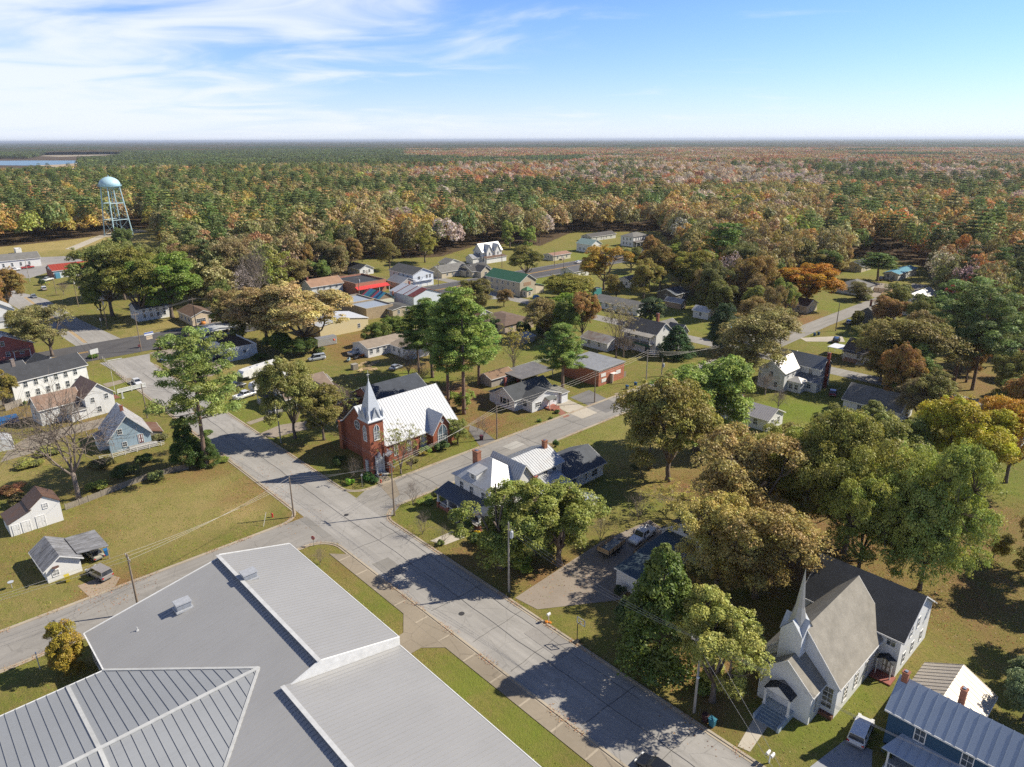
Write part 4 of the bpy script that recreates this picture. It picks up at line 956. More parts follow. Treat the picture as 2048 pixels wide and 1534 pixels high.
MB().slab(panel([(15, -29.0, 7.93), (44.7, -29.0, 7.93), (44.7, -28.5, 7.9), (15, -28.5, 7.9)]), .06).build('ridge_cap', plain((.52, .52, .51), .6), far)
MB().add([lp(44.4, -33.22, 7.0), lp(UE, -33.22, 7.0), lp(UE, -33.22, 6.4), lp(44.4, -33.22, 6.4)], [(0, 1, 2, 3)]).build('ridge_fascia', FL, near)
MB().slab(panel([(44.4, -33.5, 7.03), (UE, -33.5, 7.03), (UE, -33.0, 7.0), (44.4, -33.0, 7.0)]), .06).build('ridge_cap', plain((.52, .52, .51), .6), near)
MB().add([lp(44.72, -33.2, 6.5), lp(44.72, -28.7, 7.9), lp(44.72, -18.0, 5.2), lp(44.72, -18.0, 3.7), lp(44.72, -33.2, 6.5)][:4]+[lp(44.5, -33.2, 6.5), lp(44.5, -28.7, 7.9), lp(44.5, -18.0, 5.2), lp(44.5, -18.0, 3.7)],
         [(0, 1, 2, 3), (1, 5, 6, 2), (2, 6, 7, 3), (0, 4, 5, 1)]).build('end_wall', plain((.80, .79, .75), .6), b.e)
# wing with ridge towards the lower left
wl = -112
wn_ = MB().slab(panel([(24.1, -46.5, 4.1), (39.3, -33.7, 6.45), (39.3, wl, 6.45), (24.1, wl, 4.1)]), .12).build('roof', MR2, b.e)
ws_ = MB().slab(panel([(39.3, -33.7, 6.45), (54.5, -46.5, 4.1), (54.5, wl, 4.1), (39.3, wl, 6.45)]), .12).build('roof', MR2, b.e)
r4 = MB(); r5 = MB()
for v in np.arange(-34.4, wl, -1.0):
    f = min(1, (-33.7-v)/12.8)
    rib(lp(39.3, v, 6.45), lp(39.3-15.2*f, v, 6.45-2.35*f), .03, .08, r4); rib(lp(39.3, v, 6.45), lp(39.3+15.2*f, v, 6.45-2.35*f), .03, .08, r5)
r4.build('roof_ribs', MR2, wn_); r5.build('roof_ribs', MR2, ws_)
CAPM = plain((.50, .50, .48), .6); cm_ = MB()
def capstrip(p, q, w=.22): 
    rib(p, q, w, .13, cm_)
capstrip(lp(39.3, -33.7, 6.45), lp(39.3, wl, 6.45)); capstrip(lp(39.3, -33.7, 6.42), lp(24.1, -46.5, 4.1), .16); capstrip(lp(39.3, -33.7, 6.42), lp(54.5, -46.5, 4.1), .16)
capstrip(lp(24.1, -50.3, 4.1), lp(39.3, -50.3, 6.45), .2); capstrip(lp(54.5, -50.3, 4.1), lp(39.3, -50.3, 6.45), .2)
cm_.build('roof_flashing', CAPM, wn_)
ed = MB(); rib(lp(15, -46.5, 4.05), lp(24.1, -46.5, 4.05), .08, .1, ed); rib(lp(15, -46.5, 4.05), lp(15, -28.5, 7.35), .08, .12, ed); rib(lp(15, -28.5, 7.8), lp(15, -18, 5.1), .08, .12, ed)
rib(lp(15, -18, 5.1), lp(44.7, -18, 5.1), .06, .1, ed); rib(lp(44.7, -18, 3.9), lp(UE, -18, 3.9), .06, .1, ed); rib(lp(24.1, -46.5, 4.05), lp(24.1, wl, 4.05), .08, .1, ed)
ed.build('gutter', plain((.72, .72, .70), .5), mr_)
wa = MB(); wallpoly = [(15.3, -46.2), (15.3, -18.4), (UE, -18.4), (UE, -46.2), (54.2, -46.2), (54.2, wl), (24.4, wl), (24.4, -46.2)]
tz = {0: 4.0, 1: 5.0, 2: 3.8, 3: 4.0, 4: 4.0, 5: 4.0, 6: 4.0, 7: 4.0}
for i in range(8):
    (u, v), (u2, v2) = wallpoly[i], wallpoly[(i+1) % 8]; za, zb = tz[i], tz[(i+1) % 8]
    if i == 1: za, zb = 3.8, 3.8
    wa.add([lp(u, v, -.05), lp(u2, v2, -.05), lp(u2, v2, zb), lp(u, v, za)], [(0, 1, 2, 3)])
wa.add([lp(15.3, -46.2, 4.0), lp(15.3, -28.6, 7.3), lp(15.3, -18.4, 5.0)], [(0, 1, 2)])
wa.build('wall', siding((.62, .60, .55), .2), b.e)
vl = (-46.2, -24.1, 0, 9)
for t in (2.0, 5.0): 
    f, p = winmesh(1.0, 1.5); o = inst('window', f, b.e, (-46.2, -24.1+t, 1.2), FACE['L']); inst('pane', p, o)
def roofunit(u, v, z, nm):
    o = MB().box(-.9, -.65, -.35, .9, .65, .75).box(-1.0, -.75, .7, 1.0, .75, .85).box(-1.1, -.85, -.35, 1.1, .85, -.12).build(nm, metalroof((.55, .56, .57), .15, (.3, .3, .3)), b.e, lp(u, v, z)); o.rotation_euler = (math.radians(0), 0, 0)
    g2 = MB(); 
    for k in range(6): g2.box(-.88, -.67, .0+k*.11, .88, -.655, .06+k*.11)
    g2.build('louvre', plain((.3, .32, .35)), o); return o
roofunit(21.4, -36.0, zl(-36)+.35, 'roof_unit'); roofunit(23.0, -27.6, 7.75, 'roof_unit')
o = MB().lathe([(.32, -.1), (.32, .45), (.52, .5), (.58, .75), (.42, 1.0), (.05, 1.15)], 14).build('roof_vent', plain((.72, .70, .66), .5), b.e, lp(57.0, -44.0, zl(-44)))
for u, v, z in ((20.5, -41.5, zl(-41.5)), (47, -44.5, 5.4)): MB().tube([(0, 0, -.1), (0, 0, .55)], .06, 8).box(-.15, -.15, -.02, .15, .15, .08).build('vent_pipe', plain((.6, .6, .58)), b.e, lp(u, v, z))
TIN = metalroof((0.34, 0.36, 0.38), .35); TINW = metalroof((0.62, 0.62, 0.60), .22, (.33, .24, .18)); TIND = metalroof((0.13, 0.15, 0.18), .2); BROWNR = shingle((0.17, 0.105, 0.07), .1)
RUST = metalroof((0.30, 0.20, 0.14), .7); GREYSH = shingle((0.22, 0.21, 0.19), .2); TANSH = shingle((0.36, 0.29, 0.22), .1); GREEN = metalroof((0.08, 0.22, 0.12), .1); TEAL = metalroof((0.10, 0.28, 0.36), .1)
CREAM = siding((0.60, 0.52, 0.38), .15); WHT = siding(WHITE, .2); GREYW = siding((0.42, 0.43, 0.43), .2); OLDW = siding((0.70, 0.70, 0.68), .45); DGREYW = siding((0.14, 0.15, 0.16), .2)
# ---- big white house on the corner
b = Bld('corner_house', 'large white house with tin roofs, front porch and brick chimneys on the street corner', 'house', (25.5, 14.2)); U0, V0 = b.u0, b.v0
TW2 = metalroof((0.56, 0.57, 0.57), .25, (.35, .25, .18))
m_ = b.vol(0, 0, 9.0, 10.0, 6.2, roof='hip', rise=3.4, rm=TW2, ov=.45)
for t in (2.0, 5.2, 8.0): b.win('L', t, 3.9, .9, 1.5, m_); 
for t in (2.0, 8.0): b.win('L', t, 1.1, .9, 1.6, m_)
b.wins('F', 3, 3.9, .9, 1.5, m_); b.wins('F', 3, 1.1, .9, 1.6, m_); b.door('L', 5.2, 1.1, 2.1, (.4, .1, .07), m_, .5)
cg = b.vol(5.2, -.8, 4.4, 8, 6.2, ax='y', rise=3.0, rm=TW2, ov=.4, ribs=.55); b.win('F', 2.2, 3.9, .9, 1.5, cg)
dn = b.vol(.35, 4.2, 2.6, 2.0, 8.0, roof='shed', ax='y', rise=.5, rm=TW2, z0=6.0, ov=.25); b.win('L', 1.0, 6.9, .7, .8, dn)
rb_ = b.vol(9.6, .4, 8.8, 8.4, 6.1, ax='x', rise=1.9, rm=TW2, ov=.45, ribs=.55); b.wins('F', 3, 3.9, .9, 1.5, rb_)
lt = b.vol(8.6, -4.0, 8.0, 4.4, 3.3, roof='shed', ax='x', rise=1.4, rm=TW2, ov=.4, ribs=.55); b.wins('F', 3, 1.1, .9, 1.3, lt)
pf = (-3.0, -.6, 3.0, 12.2)
b.box('porch_floor', plain((.22, .2, .19), .8), -3.0, -.6, -.02, -.02, 11.6, .6)
b.box('porch_wall', brick((.3, .12, .08)), -3.05, -.65, -.03, -2.9, 11.65, .55)
pr = MB().slab([(-3.4, 12.0, 3.0), (-3.4, -1.0, 3.0), (.0, -1.0, 4.1), (.0, 12.0, 4.1)], .14).build('porch_roof', TIND, b.e)
rr = MB()
for y in np.arange(-.9, 12.0, .45): rib((-3.4, y, 3.0), (-.02, y, 4.1), .02, .05, rr)
rr.build('roof_ribs', TIND, pr)
b.box('porch_beam', plain(WHITE), -3.15, -.7, 2.65, -2.9, 11.7, 2.86)
for y in (-.4, 2.6, 5.4, 8.4, 11.3): b.box('pier', brick((.3, .12, .08)), -3.2, y-.28, 0, -2.7, y+.28, 1.15)
b.posts([(-2.95, y) for y in (-.4, 2.6, 5.4, 8.4, 11.3)], 1.15, 2.66, .15)
for y in (-.1, 2.9, 5.7+1.2, 8.7): b.rail((-3.0, y), (-3.0, y+2.1), .6, .75)
b.steps(-4.3, -3.05, 4.2, 6.8, .55, 3, plain((.3, .28, .26), .9), 'x')
b.chimney(3.4, 7.6, 5.5, 10.6, .45, (.33, .14, .08), .7); b.chimney(17.6, 4.2, 3.0, 9.4, .4, (.33, .14, .08)); b.chimney(9.6, -1.3, 3.5, 6.6, .3, (.33, .12, .08))
ad = b.vol(18.4, -1.2, 10.6, 9.2, 2.9, ax='x', rise=2.2, rm=shingle((.115, .125, .14), .05), ov=.5); b.wins('F', 3, .9, 1.5, 1.2, ad, a=.02); b.box('shutter_door', plain((.7, .7, .68)), 22.5, -1.26, 0, 23.6, -1.2, 2.1)
b = Bld('white_outbuilding', 'small white outbuilding behind the corner house trees', 'shed', (1168, 1033, 0)); b.vol(0, 0, 3.5, 4.0, 2.5, roof='shed', ax='-y', rise=.5, rm=metalroof((.5, .55, .6), .1)); b.win('F', 1.5, 1, .7, .9)
# ---- blue house
b = Bld('blue_house', 'dark blue house with standing seam metal roof and white trimmed windows', 'house', (108.0, 13.4)); U0, V0 = b.u0, b.v0
BL = siding((0.022, 0.075, 0.145), .2); SEAM = panelmetal((0.40, 0.46, 0.53))
m_ = b.vol(0, 0, 5.6, 16.6, 6.0, ax='y', rise=2.4, rm=SEAM, ribs=.95, ov=.35, wall=BL)
for u in (94.6, 99.0, 103.4): b.win('L', U0-u, 3.9, .95, 1.45, m_)
for u in (95.5, 102.5): b.win('L', U0-u, 1.2, .95, 1.5, m_)
b.win('B', 2.8, 3.9, .9, 1.4, m_)
pr = MB().slab([(-2.6, 16.0, 2.9), (-2.6, 0, 2.9), (0, 0, 3.7), (0, 15.0, 3.7)], .12).build('porch_roof', SEAM, b.e); rr = MB()
for y in np.arange(.3, 15.2, .9): rib((-2.6, y, 2.9), (-.02, y, 3.7), .025, .05, rr)
rr.build('roof_ribs', SEAM, pr); b.box('porch_floor', plain((.4, .4, .4)), -2.5, 1, -.02, -.02, 15.6, .5); b.posts([(-2.35, y) for y in (15.3, 12.5, 9.5, 6.5, 3.5)], .5, 2.75, .09); b.rail((-2.4, 9.6), (-2.4, 15.2), .5, .8)
b.chimney(2.6, 16.4, 5.5, 9.4, .3, (.33, .13, .08)); b.chimney(6.4, 11.6, 3.0, 7.9, .3, (.33, .13, .08))
el = b.vol(6.2, 10.0, 8.2, 7.0, 2.8, ax='x', rise=1.9, rm=metalroof((.60, .53, .44), .1, (.4, .25, .15)), ribs=.7, wall=BL, ov=.4); b.wins('F', 2, 1.0)
# ---- house hidden under the brown oaks
b = Bld('shaded_house', 'white house with dark roof mostly hidden under the brown oaks', 'house', (59.5, 21.0))
b.vol(8.6, 0, 12, 9, 3.6, ax='x', rise=3.0, rm=SHD, ov=.4); b.wins('F', 4, 1.1, .9, 1.5); b.win('L', 4.5, 4.6, .9, 1.2)
b.vol(-4.8, 3.4, 13.4, 4.2, 2.9, roof='shed', ax='y', rise=.9, rm=metalroof((.07, .10, .115), .1), ov=.3); b.wins('F', 2, 1.0, .6, 1.3)
# ---- left lot
WT = siding((0.80, .79, .76), .1)
b = Bld('small_barn', 'white barn with rusty brown roof and lean-to beside the wooden fence', 'barn', (-27.9, -48.3), 2)
b.vol(3.4, 0, 4.5, 5, 4.0, ax='y', rise=1.7, wall=WT, rm=metalroof((.16, .09, .06), .4), ov=.2, trim=False); b.win('F', 2.3, 3.4, .7, .8, gc=(.5, .5, .5)); b.door('F', 1.2, 1.2, 2.2, WHITE)
b.vol(0, 0, 3.42, 5, 2.4, roof='shed', ax='y', rise=1.3, wall=WT, rm=metalroof((.13, .10, .09), .5), ov=.2, trim=False); b.door('F', .9, .9, 1.9, WHITE); b.door('F', 2.4, 1.1, 2.0, WHITE)
b = Bld('cottage', 'small white cottage with streaked grey tin roof and open carport', 'cottage', (-8.0, -46.7), 3)
GT = streaktin((.36, .36, .37), (.12, .115, .11)); b.vol(0, 0, 4.7, 7.2, 2.5, ax='y', rise=1.5, wall=WT, rm=GT, ov=.45, ribs=.35, ridge=.45); b.win('F', 1.2, .9, .8, .9, gc=(.35, .35, .35))
MB().lathe([(.05, 0), (.42, .05), (.5, .12)], 14).build('wall_lamp_hoop', plain((.1, .05, .04)), b.e, (1.3, -.35, 2.35)); MB().tube([(0, 0, 0), (0, 0, 1.6)], .03, 5).box(-.4, -.02, 1.4, .4, .02, 1.45).box(-.3, -.02, 1.2, .3, .02, 1.24).build('antenna', plain((.5, .5, .5), .4, .7), b.e, (.9, 4.6, 3.0))
c_ = MB().slab([(4.6, .6, 2.9), (9.0, .2, 2.55), (9.0, 7.2, 2.55), (4.6, 7.2, 2.9)], .1).build('carport_roof', GT, b.e); rr = MB()
for y in np.arange(.7, 7.2, .35): rib((4.6, y, 2.9), (9.0, y, 2.55), .02, .05, rr)
rr.build('roof_ribs', GT, c_); b.posts([(8.8, .5), (8.8, 3.8), (8.8, 7.0)], 0, 2.45, .06, wood((.35, .3, .22)))
MB().tube([(0, 0, 0), (0, 0, .9)], .04, 6).lathe([(.02, .9), (.35, 1.0), (.42, 1.12)], 12).build('satellite_dish', plain((.5, .52, .55)), None, tuple(W(-10.5, -51.0))) ; o = bpy.data.objects['satellite_dish']; tag(o, 'grey satellite dish on the lawn left of the tin roofed cottage', 'satellite dish')
# ---- row above the lot
b = Bld('light_blue_house', 'light blue two storey gabled house with patchy tin roof', 'house', (-53.4, -26.1), -5)
LB = siding((0.36, 0.47, 0.54), .3); b.vol(0, 0, 8.2, 9.5, 3.2, ax='y', rise=4.6, wall=LB, rm=metalroof((.66, .65, .64), .35, (.3, .22, .2)), ov=.45, ribs=.6); b.win('F', 2.4, 3.9, .8, 1.1); b.win('F', 2.9, .9, .8, 1.0)
b.door('F', 6.2, .95, 2.0, (.16, .03, .03), z=.9); b.chimney(4.1, 4.0, 6.5, 9.0, .3); b.vol(-1.8, 3, 1.9, 5, 2.4, roof='shed', ax='y', rise=.6, wall=OLDW, rm=TIND, ov=.2)
b.vol(8.2, 1.0, 2.6, 6.5, 2.0, roof='shed', ax='-y', rise=.8, wall=wood((.28, .25, .21)), rm=RUST, ov=.2)
b.box('porch_floor', wood((.35, .33, .3)), 3.5, -2.0, 0, 9.0, 0, .7); b.rail((1.0, -2.0), (9.0, -2.0), .1, 1.0)
b = Bld('brown_roofed_house', 'white two storey house with brown rusting roof and L shaped wing', 'house', (-79.9, -24.2), 8)
b.vol(0, 0, 6.6, 9, 5.2, ax='y', rise=2.9, rm=metalroof((.30, .18, .12), .55, (.16, .07, .04)), ov=.4, wall=OLDW); b.win('F', 1.7, 3.6, .8, 1.2); b.win('F', 4.9, 3.8, .8, 1.2); b.win('F', 2.8, .9, .9, 1.3)
b.vol(-9, 3.0, 9.1, 6, 4.2, ax='x', rise=2.4, rm=metalroof((.27, .15, .09), .6, (.32, .25, .2)), ov=.4, wall=OLDW); b.wins('F', 3, 2.6, .8, 1.1); b.wins('L', 1, 2.2)
b.vol(-3.5, 0, 3.4, 3.0, 2.6, roof='shed', ax='x', rise=1.0, rm=GREYSH, wall=OLDW); b.door('F', 1.5); b.box('porch_awning', metalroof((.42, .16, .1), .5), 6.65, 1.0, 2.7, 8.4, 4.0, 2.8)
b = Bld('long_white_house', 'long white two storey building with black shingle roofs and two rows of windows', 'house', (-104.0, -35.2), 13)
h_ = b.vol(0, 0, 18.5, 9, 5.7, ax='x', rise=2.6, rm=shingle((.065, .067, .072), .05), ov=.4, wall=siding((.80, .80, .77), .25)); b.wins('F', 6, 3.7, .9, 1.5); b.wins('F', 6, .9, .9, 1.6)
b.vol(-4, 9, 12, 8, 5.0, ax='x', rise=2.4, rm=shingle((.07, .073, .08), .05), ov=.4); b.vol(10.5, 8.6, 6, 8, 5.2, ax='y', rise=2.4, rm=shingle((.08, .08, .08), .05), ov=.4); b.vol(-3.5, 2, 3.5, 6.9, 3.4, roof='shed', ax='y', rise=.7, rm=shingle((.15, .13, .11)), wall=wood((.3, .27, .22)))
b.chimney(4.5, 8.8, 6, 9.4, .4, (.25, .2, .17)); b.chimney(-1, 13.6, 5, 8.6, .4)
b = Bld('red_house', 'faded red house with pale metal roof at the left edge of the photo', 'house', (-150.5, -37.0), 6)
b.vol(0, 0, 15, 12, 4.0, ax='y', rise=3.8, wall=siding((.42, .13, .10), .3), rm=TINW, ov=.4, ribs=.8); b.win('F', 7.8, 1.2, 1.0, 1.3); b.win('F', 11.5, 1.2, 1.0, 1.3); b.win('F', 7, 4.6); b.box('porch_roof', plain((.55, .42, .28)), 8.8, -1.8, 2.5, 13.5, 0, 2.62); b.posts([(9, -1.6), (13.3, -1.6)], 0, 2.5)
b = Bld('tall_white_house', 'tall white gabled house with grey tin roof at the left edge', 'house', (35, 650, 0), 0)
b.vol(-11, 0, 11, 11, 6.2, ax='y', rise=3.6, rm=TINW, ov=.5, wall=WHT, ridge=.5); b.wins('F', 3, 3.7); b.wins('F', 3, 1.0); b.vol(0, 2, 4, 7, 3.0, roof='shed', ax='-y', rise=.8, rm=TINW); b.vol(-11, -2.6, 11.5, 2.6, 2.9, roof='shed', ax='x', rise=.8, rm=TIN); b.chimney(-5.5, 3, 8, 10.8, .4)
b = Bld('white_hall', 'long white hall with grey roof beyond the far left car park', 'building', (-70, 547, 0)); b.vol(0, 0, 34, 14, 4.4, ax='x', rise=2.6, rm=GREYSH, ov=.4, wall=WHT); b.wins('F', 7, 1.2, .9, 1.8); b.wins('R', 2, 1.2)
b = Bld('white_trailer', 'small white box trailer at the edge of the far straw field', 'trailer', (33, 508, 0)); b.vol(0, 0, 3.0, 6, 3.0, roof='flat', rise=.2, rm=plain(WHITE), wall=plain(WHITE)); b.box('axle', plain((.05,)*3), -.1, 2, -.02, 3.1, 3, .6)
b = Bld('red_roofed_building', 'long white building with bright red metal roof and brick end', 'building', (109, 557, 0), 2)
b.vol(0, 0, 24, 12, 3.8, ax='x', rise=2.2, rm=metalroof((.50, .085, .05), .05), ov=.5, wall=siding((.75, .76, .76), .2), ribs=1.2); b.wins('F', 6, 1.6, .9, .9); b.box('brick_end', brick((.28, .13, .09)), -.3, -.02, -.03, 0, 12.02, 3.7); b.box('entry', plain((.1, .3, .45)), .5, -1.2, 0, 2.5, 0, 2.6)
b = Bld('pale_house', 'white house with brown roof behind the first power pole', 'house', (176, 603, 0)); b.vol(0, 0, 10, 11, 4.6, ax='y', rise=2.4, rm=BROWNR, ov=.5, wall=OLDW); b.wins('F', 2, 2.6); b.wins('F', 2, .8); b.wins('L', 3, 1.2)
b = Bld('house_under_oaks', 'white house almost hidden beneath the dark green oaks', 'house', (300, 640, 0)); b.vol(-4, 0, 12, 9, 4.6, ax='x', rise=2, rm=GREYSH); b.wins('F', 4, 1.2); b.wins('F', 4, 3.2)
b = Bld('tan_shop', 'small cream shop with brown hipped roof beside the highway', 'shop', (386, 652, 0)); b.vol(0, 0, 8.6, 14, 3.4, ax='y', rise=1.7, rm=BROWNR, ov=.4, wall=siding((.68, .55, .38), .1)); b.win('F', 3.2, 1.0, 3.2, 1.3, cols=5); b.door('F', 6.6, 1.0, 2.1, (.25, .08, .04)); b.wins('L', 3, 1.1, 1.3, 1.2)
b = Bld('old_white_shop', 'weathered white gabled shop with dark tin roof right of the cream shop', 'shop', (443, 641, 0)); b.vol(0, 0, 9.0, 15, 4.0, ax='y', rise=2.8, rm=TIND, ov=.4, wall=OLDW, ribs=.8); b.box('garage_door', plain((.5, .5, .48)), 1, -.06, 0, 3.6, 0, 2.4); b.box('garage_opening', plain((.1, .07, .06)), 5, -.05, 0, 8, 0, 2.8); b.chimney(6.0, 9, 5, 7.6, .25)
b = Bld('flat_roofed_store', 'white block store with flat brown black roof by the highway', 'shop', (462, 723, 0)); b.vol(0, 0, 8.6, 19, 4.1, roof='flat', rise=.35, rm=shingle((.085, .055, .035), .5), wall=siding((.66, .68, .68), .5)); b.win('F', 4.6, 1.9, .9, 1.0); b.wins('L', 3, 1.6, .9, .9)
b = Bld('pump_canopy', 'white metal canopy roof standing at the highway edge', 'canopy', W and (-127.0*0+-126.5, 21.0)); b.vol(0, 0, 12, 6, 4.1, ax='y', rise=.7, rm=metalroof((.7, .72, .74), .02), ov=.2, z0=3.8, wall=plain(WHITE)); b.posts([(1, 1), (11, 1), (1, 5), (11, 5)], 0, 3.8, .12)
b = Bld('porch_house', 'pale yellow house with dark roofed front porch near the street tree', 'house', (-50.2, 13.2)); YL = siding((.62, .55, .34), .1)
b.vol(0, 0, 13, 11.5, 3.4, ax='x', rise=2.6, rm=shingle((.27, .20, .15), .1), ov=.5, wall=YL); b.wins('F', 4, 1.1); b.wins('L', 3, 1.1); b.door('L', 5.8)
b.vol(7.5, -1.5, 4, 4, 3.4, ax='y', rise=1.6, rm=shingle((.27, .20, .15), .1), ov=.4, wall=YL)
MB().slab([(-3.1, 11.0, 2.6), (-3.1, .3, 2.6), (0, .3, 3.3), (0, 11.0, 3.3)], .1).build('porch_roof', shingle((.05, .05, .055), .1), b.e); b.box('porch_floor', plain((.35, .33, .3)), -2.9, .5, -.02, -.02, 10.8, .7); b.posts([(-2.8, y) for y in (.6, 4, 7.4, 10.6)], .7, 2.5, .08); b.rail((-2.85, 4.1), (-2.85, 10.6), .7, .85); b.steps(-4.8, -2.9, 1.2, 3.4, .65, 4, along='x')
# ---- highway side
b = Bld('yellow_warehouse', 'yellow metal warehouse with white roof behind the gold tree', 'warehouse', (652, 675, 0)); b.vol(-2, 0, 19, 13, 4.1, ax='y', rise=1.5, rm=metalroof((.74, .74, .72), .03), ov=.2, wall=siding((.66, .56, .33), .05)); b.wins('F', 1, 1.2, a=.7)
b = Bld('shipping_container', 'white storage container in front of the yellow warehouse', 'container', (636, 695, 0), -4); m_ = MB().box(0, 0, .15, 6.8, 2.5, 2.75)
for i in range(22): m_.box(.1+i*.3, -.04, .25, .25+i*.3, 0, 2.6)
m_.build('body', metalroof((.62, .63, .62), .1), b.e); b.box('roof', metalroof((.34, .34, .34), .3), -.02, -.02, 2.75, 6.82, 2.52, 2.82); b.box('skid', plain((.1,)*3), .3, .2, -.02, 6.5, 2.3, .15)
MB().lathe([(.35, 0), (.4, .25), (.3, .5), (.03, .55)], 12).build('buoy', plain((.75, .12, .04)), None, tuple(W(*UV(668, 681, 2.8), 2.83))); tag(bpy.data.objects['buoy'], 'orange buoy lying on the roof of the white container', 'buoy')
b = Bld('block_warehouse', 'white warehouse with tan roof beside the lumber piles', 'warehouse', (737, 716, 0)); b.vol(0, 0, 24, 9, 3.0, ax='x', rise=1.3, rm=TANSH, ov=.25, wall=WHT); b.wins('F', 3, 1.2, a=0, b=.3)
b.vol(8, -10.5, 10, 10.6, 2.9, ax='y', rise=1.3, rm=TANSH, ov=.25, wall=WHT); b.wins('L', 3, 1.2); b.door('L', 2)
b = Bld('silver_roofed_store', 'flat store with silver painted roof beside the highway', 'shop', (-117.6+0, 78.3)); b.vol(0, 0, 12.0, 26, 4.4, roof='flat', rise=.5, rm=metalroof((.42, .47, .53), .05, (.3, .3, .3), .5), wall=brick((.38, .29, .18)), fascia=(.5, .45, .36)); b.wins('B', 3, 1, 2, 2)
b.box('parapet', brick((.38, .29, .18)), .3, 12.5, 4.0, 11.7, 12.9, 4.5)
b = Bld('red_awning_store', 'brick store with dark flat roof and long red awning', 'shop', (713, 591, 0)); b.vol(0, 0, 15.5, 20, 5.2, roof='flat', rise=.7, rm=shingle((.045, .05, .06), .1), wall=brick((.42, .19, .12)), fascia=(.4, .25, .18))
MB().slab([(-.5, -2.4, 2.7), (16, -2.4, 2.7), (16, 0, 3.7), (-.5, 0, 3.7)], .12).build('awning', plain((.62, .05, .045)), b.e); b.win('F', 3, .5, 2.6, 1.8, cols=3, rows=1); b.win('F', 12, .5, 2.6, 1.8, cols=3, rows=1); b.door('F', 7.5, 1.2, 2.3, (.1, .1, .1)); b.posts([(0, -2.2), (5, -2.2), (10.5, -2.2), (15.6, -2.2)], 0, 2.6, .08)
b = Bld('orange_roofed_house', 'white house with faded orange brown roof left of the red awning store', 'house', (650, 592, 0)); b.vol(-6, 0, 15, 9, 4.8, ax='x', rise=2.4, rm=shingle((.40, .24, .15), .1), ov=.5, wall=OLDW); b.wins('F', 4, 3.1); b.chimney(-5.5, 4, 5, 8.4, .35)
def striped():
    m = mat('striped_roof'); g = NG(m); o = g.obj(); sp = g.n('ShaderNodeSeparateXYZ'); g.l(o, sp.inputs[0]); r = g.n('ShaderNodeValToRGB'); r.color_ramp.interpolation = 'CONSTANT'
    g.l(g.math('MULTIPLY', sp.outputs[1], 1/12.5), r.inputs[0]); cs = [(.06,.28,.38), (.02,.05,.15), (.05,.24,.42), (.5,.07,.08), (.05,.08,.12), (.06,.3,.3), (.06,.2,.4), (.06,.3,.34), (.5,.07,.1)]
    e = r.color_ramp.elements
    while len(e) < len(cs): e.new(0.5)
    for i, c in enumerate(cs): e[i].position = i/len(cs)*1.0; e[i].color = (*c, 1)
    g.done(r.outputs[0], .45, .2); return m
b = Bld('striped_roof_shop', 'small shop whose metal roof has blue, red and black stripes', 'shop', (757, 616, 0)); b.vol(0, 0, 7.6, 12, 3.3, ax='y', rise=2.4, rm=striped(), ov=.4, wall=brick((.26, .19, .13)), trim=False); b.win('F', 2.4, 1.2, 1.0, 1.1, gc=(.35, .22, .1)); b.wins('L', 3, 1.2, .8, 1.2); b.box('gable_front', siding((.66, .64, .5), .2), -.02, -.05, -.02, 7.62, 0, 3.25)
b = Bld('patched_tin_warehouse', 'white warehouse with grey tin roof patched in rust red', 'warehouse', (828, 613, 0))
def patched():
    m = mat('patched_tin'); g = NG(m); o = g.obj(); sp = g.n('ShaderNodeSeparateXYZ'); g.l(o, sp.inputs[0]); r = g.n('ShaderNodeValToRGB'); r.color_ramp.interpolation = 'CONSTANT'; g.l(g.math('MULTIPLY', sp.outputs[1], 1/19.0), r.inputs[0])
    cs = [(0, (.20,.045,.03)), (.2, (.5,.51,.52)), (.33, (.22,.06,.04)), (.37, (.52,.54,.56)), (.62, (.24,.08,.05)), (.66, (.55,.57,.6))]; e = r.color_ramp.elements
    while len(e) < len(cs): e.new(.5)
    for i, (p, c) in enumerate(cs): e[i].position = p; e[i].color = (*c, 1)
    v = g.noise(o, 1.2, 6, .7); g.done(g.mix(g.ramp(v, .5, .75, 0, .6), r.outputs[0], (.3, .2, .16)), .5, .3); return m
b.vol(0, 0, 14, 17, 4.0, ax='y', rise=2.3, rm=patched(), ov=.4, wall=siding((.66, .72, .78), .1), trim=False); b.door('F', 8, 1.2, 2.4, (.5, .5, .5)); b.box('brick_post', brick((.35, .16, .1)), -1.3, 13, 0, -.7, 13.6, 4.6); b.chimney(8, 14, 5, 7.4, .35)
b = Bld('garage_house', 'white two storey building with dark roof and garage doors below', 'house', (827, 576, 0)); b.vol(0, 0, 11.5, 19, 6.0, ax='y', rise=2.4, rm=shingle((.10, .10, .10), .1), ov=.4, wall=siding((.72, .76, .80), .1)); b.wins('L', 4, 3.8); b.win('F', 3.3, 3.6, 1.2, 1.3); b.win('F', 7.8, 3.8, .9, 1.4); b.win('F', 9.6, 3.8, .9, 1.4)
for x in (1.2, 4.6, 8.0): b.box('garage_door', plain((.8, .8, .78)), x, -.06, 0, x+2.6, 0, 2.4)
b.box('door_canopy', plain((.5, .52, .55)), .2, -.9, 2.75, 11.2, 0, 2.85)
b = Bld('tin_annex', 'low tin roofed annex against the garage building', 'building', (803, 580, 0)); b.vol(0, 0, 8, 11, 3.0, ax='y', rise=2.0, rm=TIN, ov=.3, wall=siding((.5, .42, .36), .3), ribs=1.2); b.wins('L', 2, 1.2); b.wins('F', 2, 1.2)
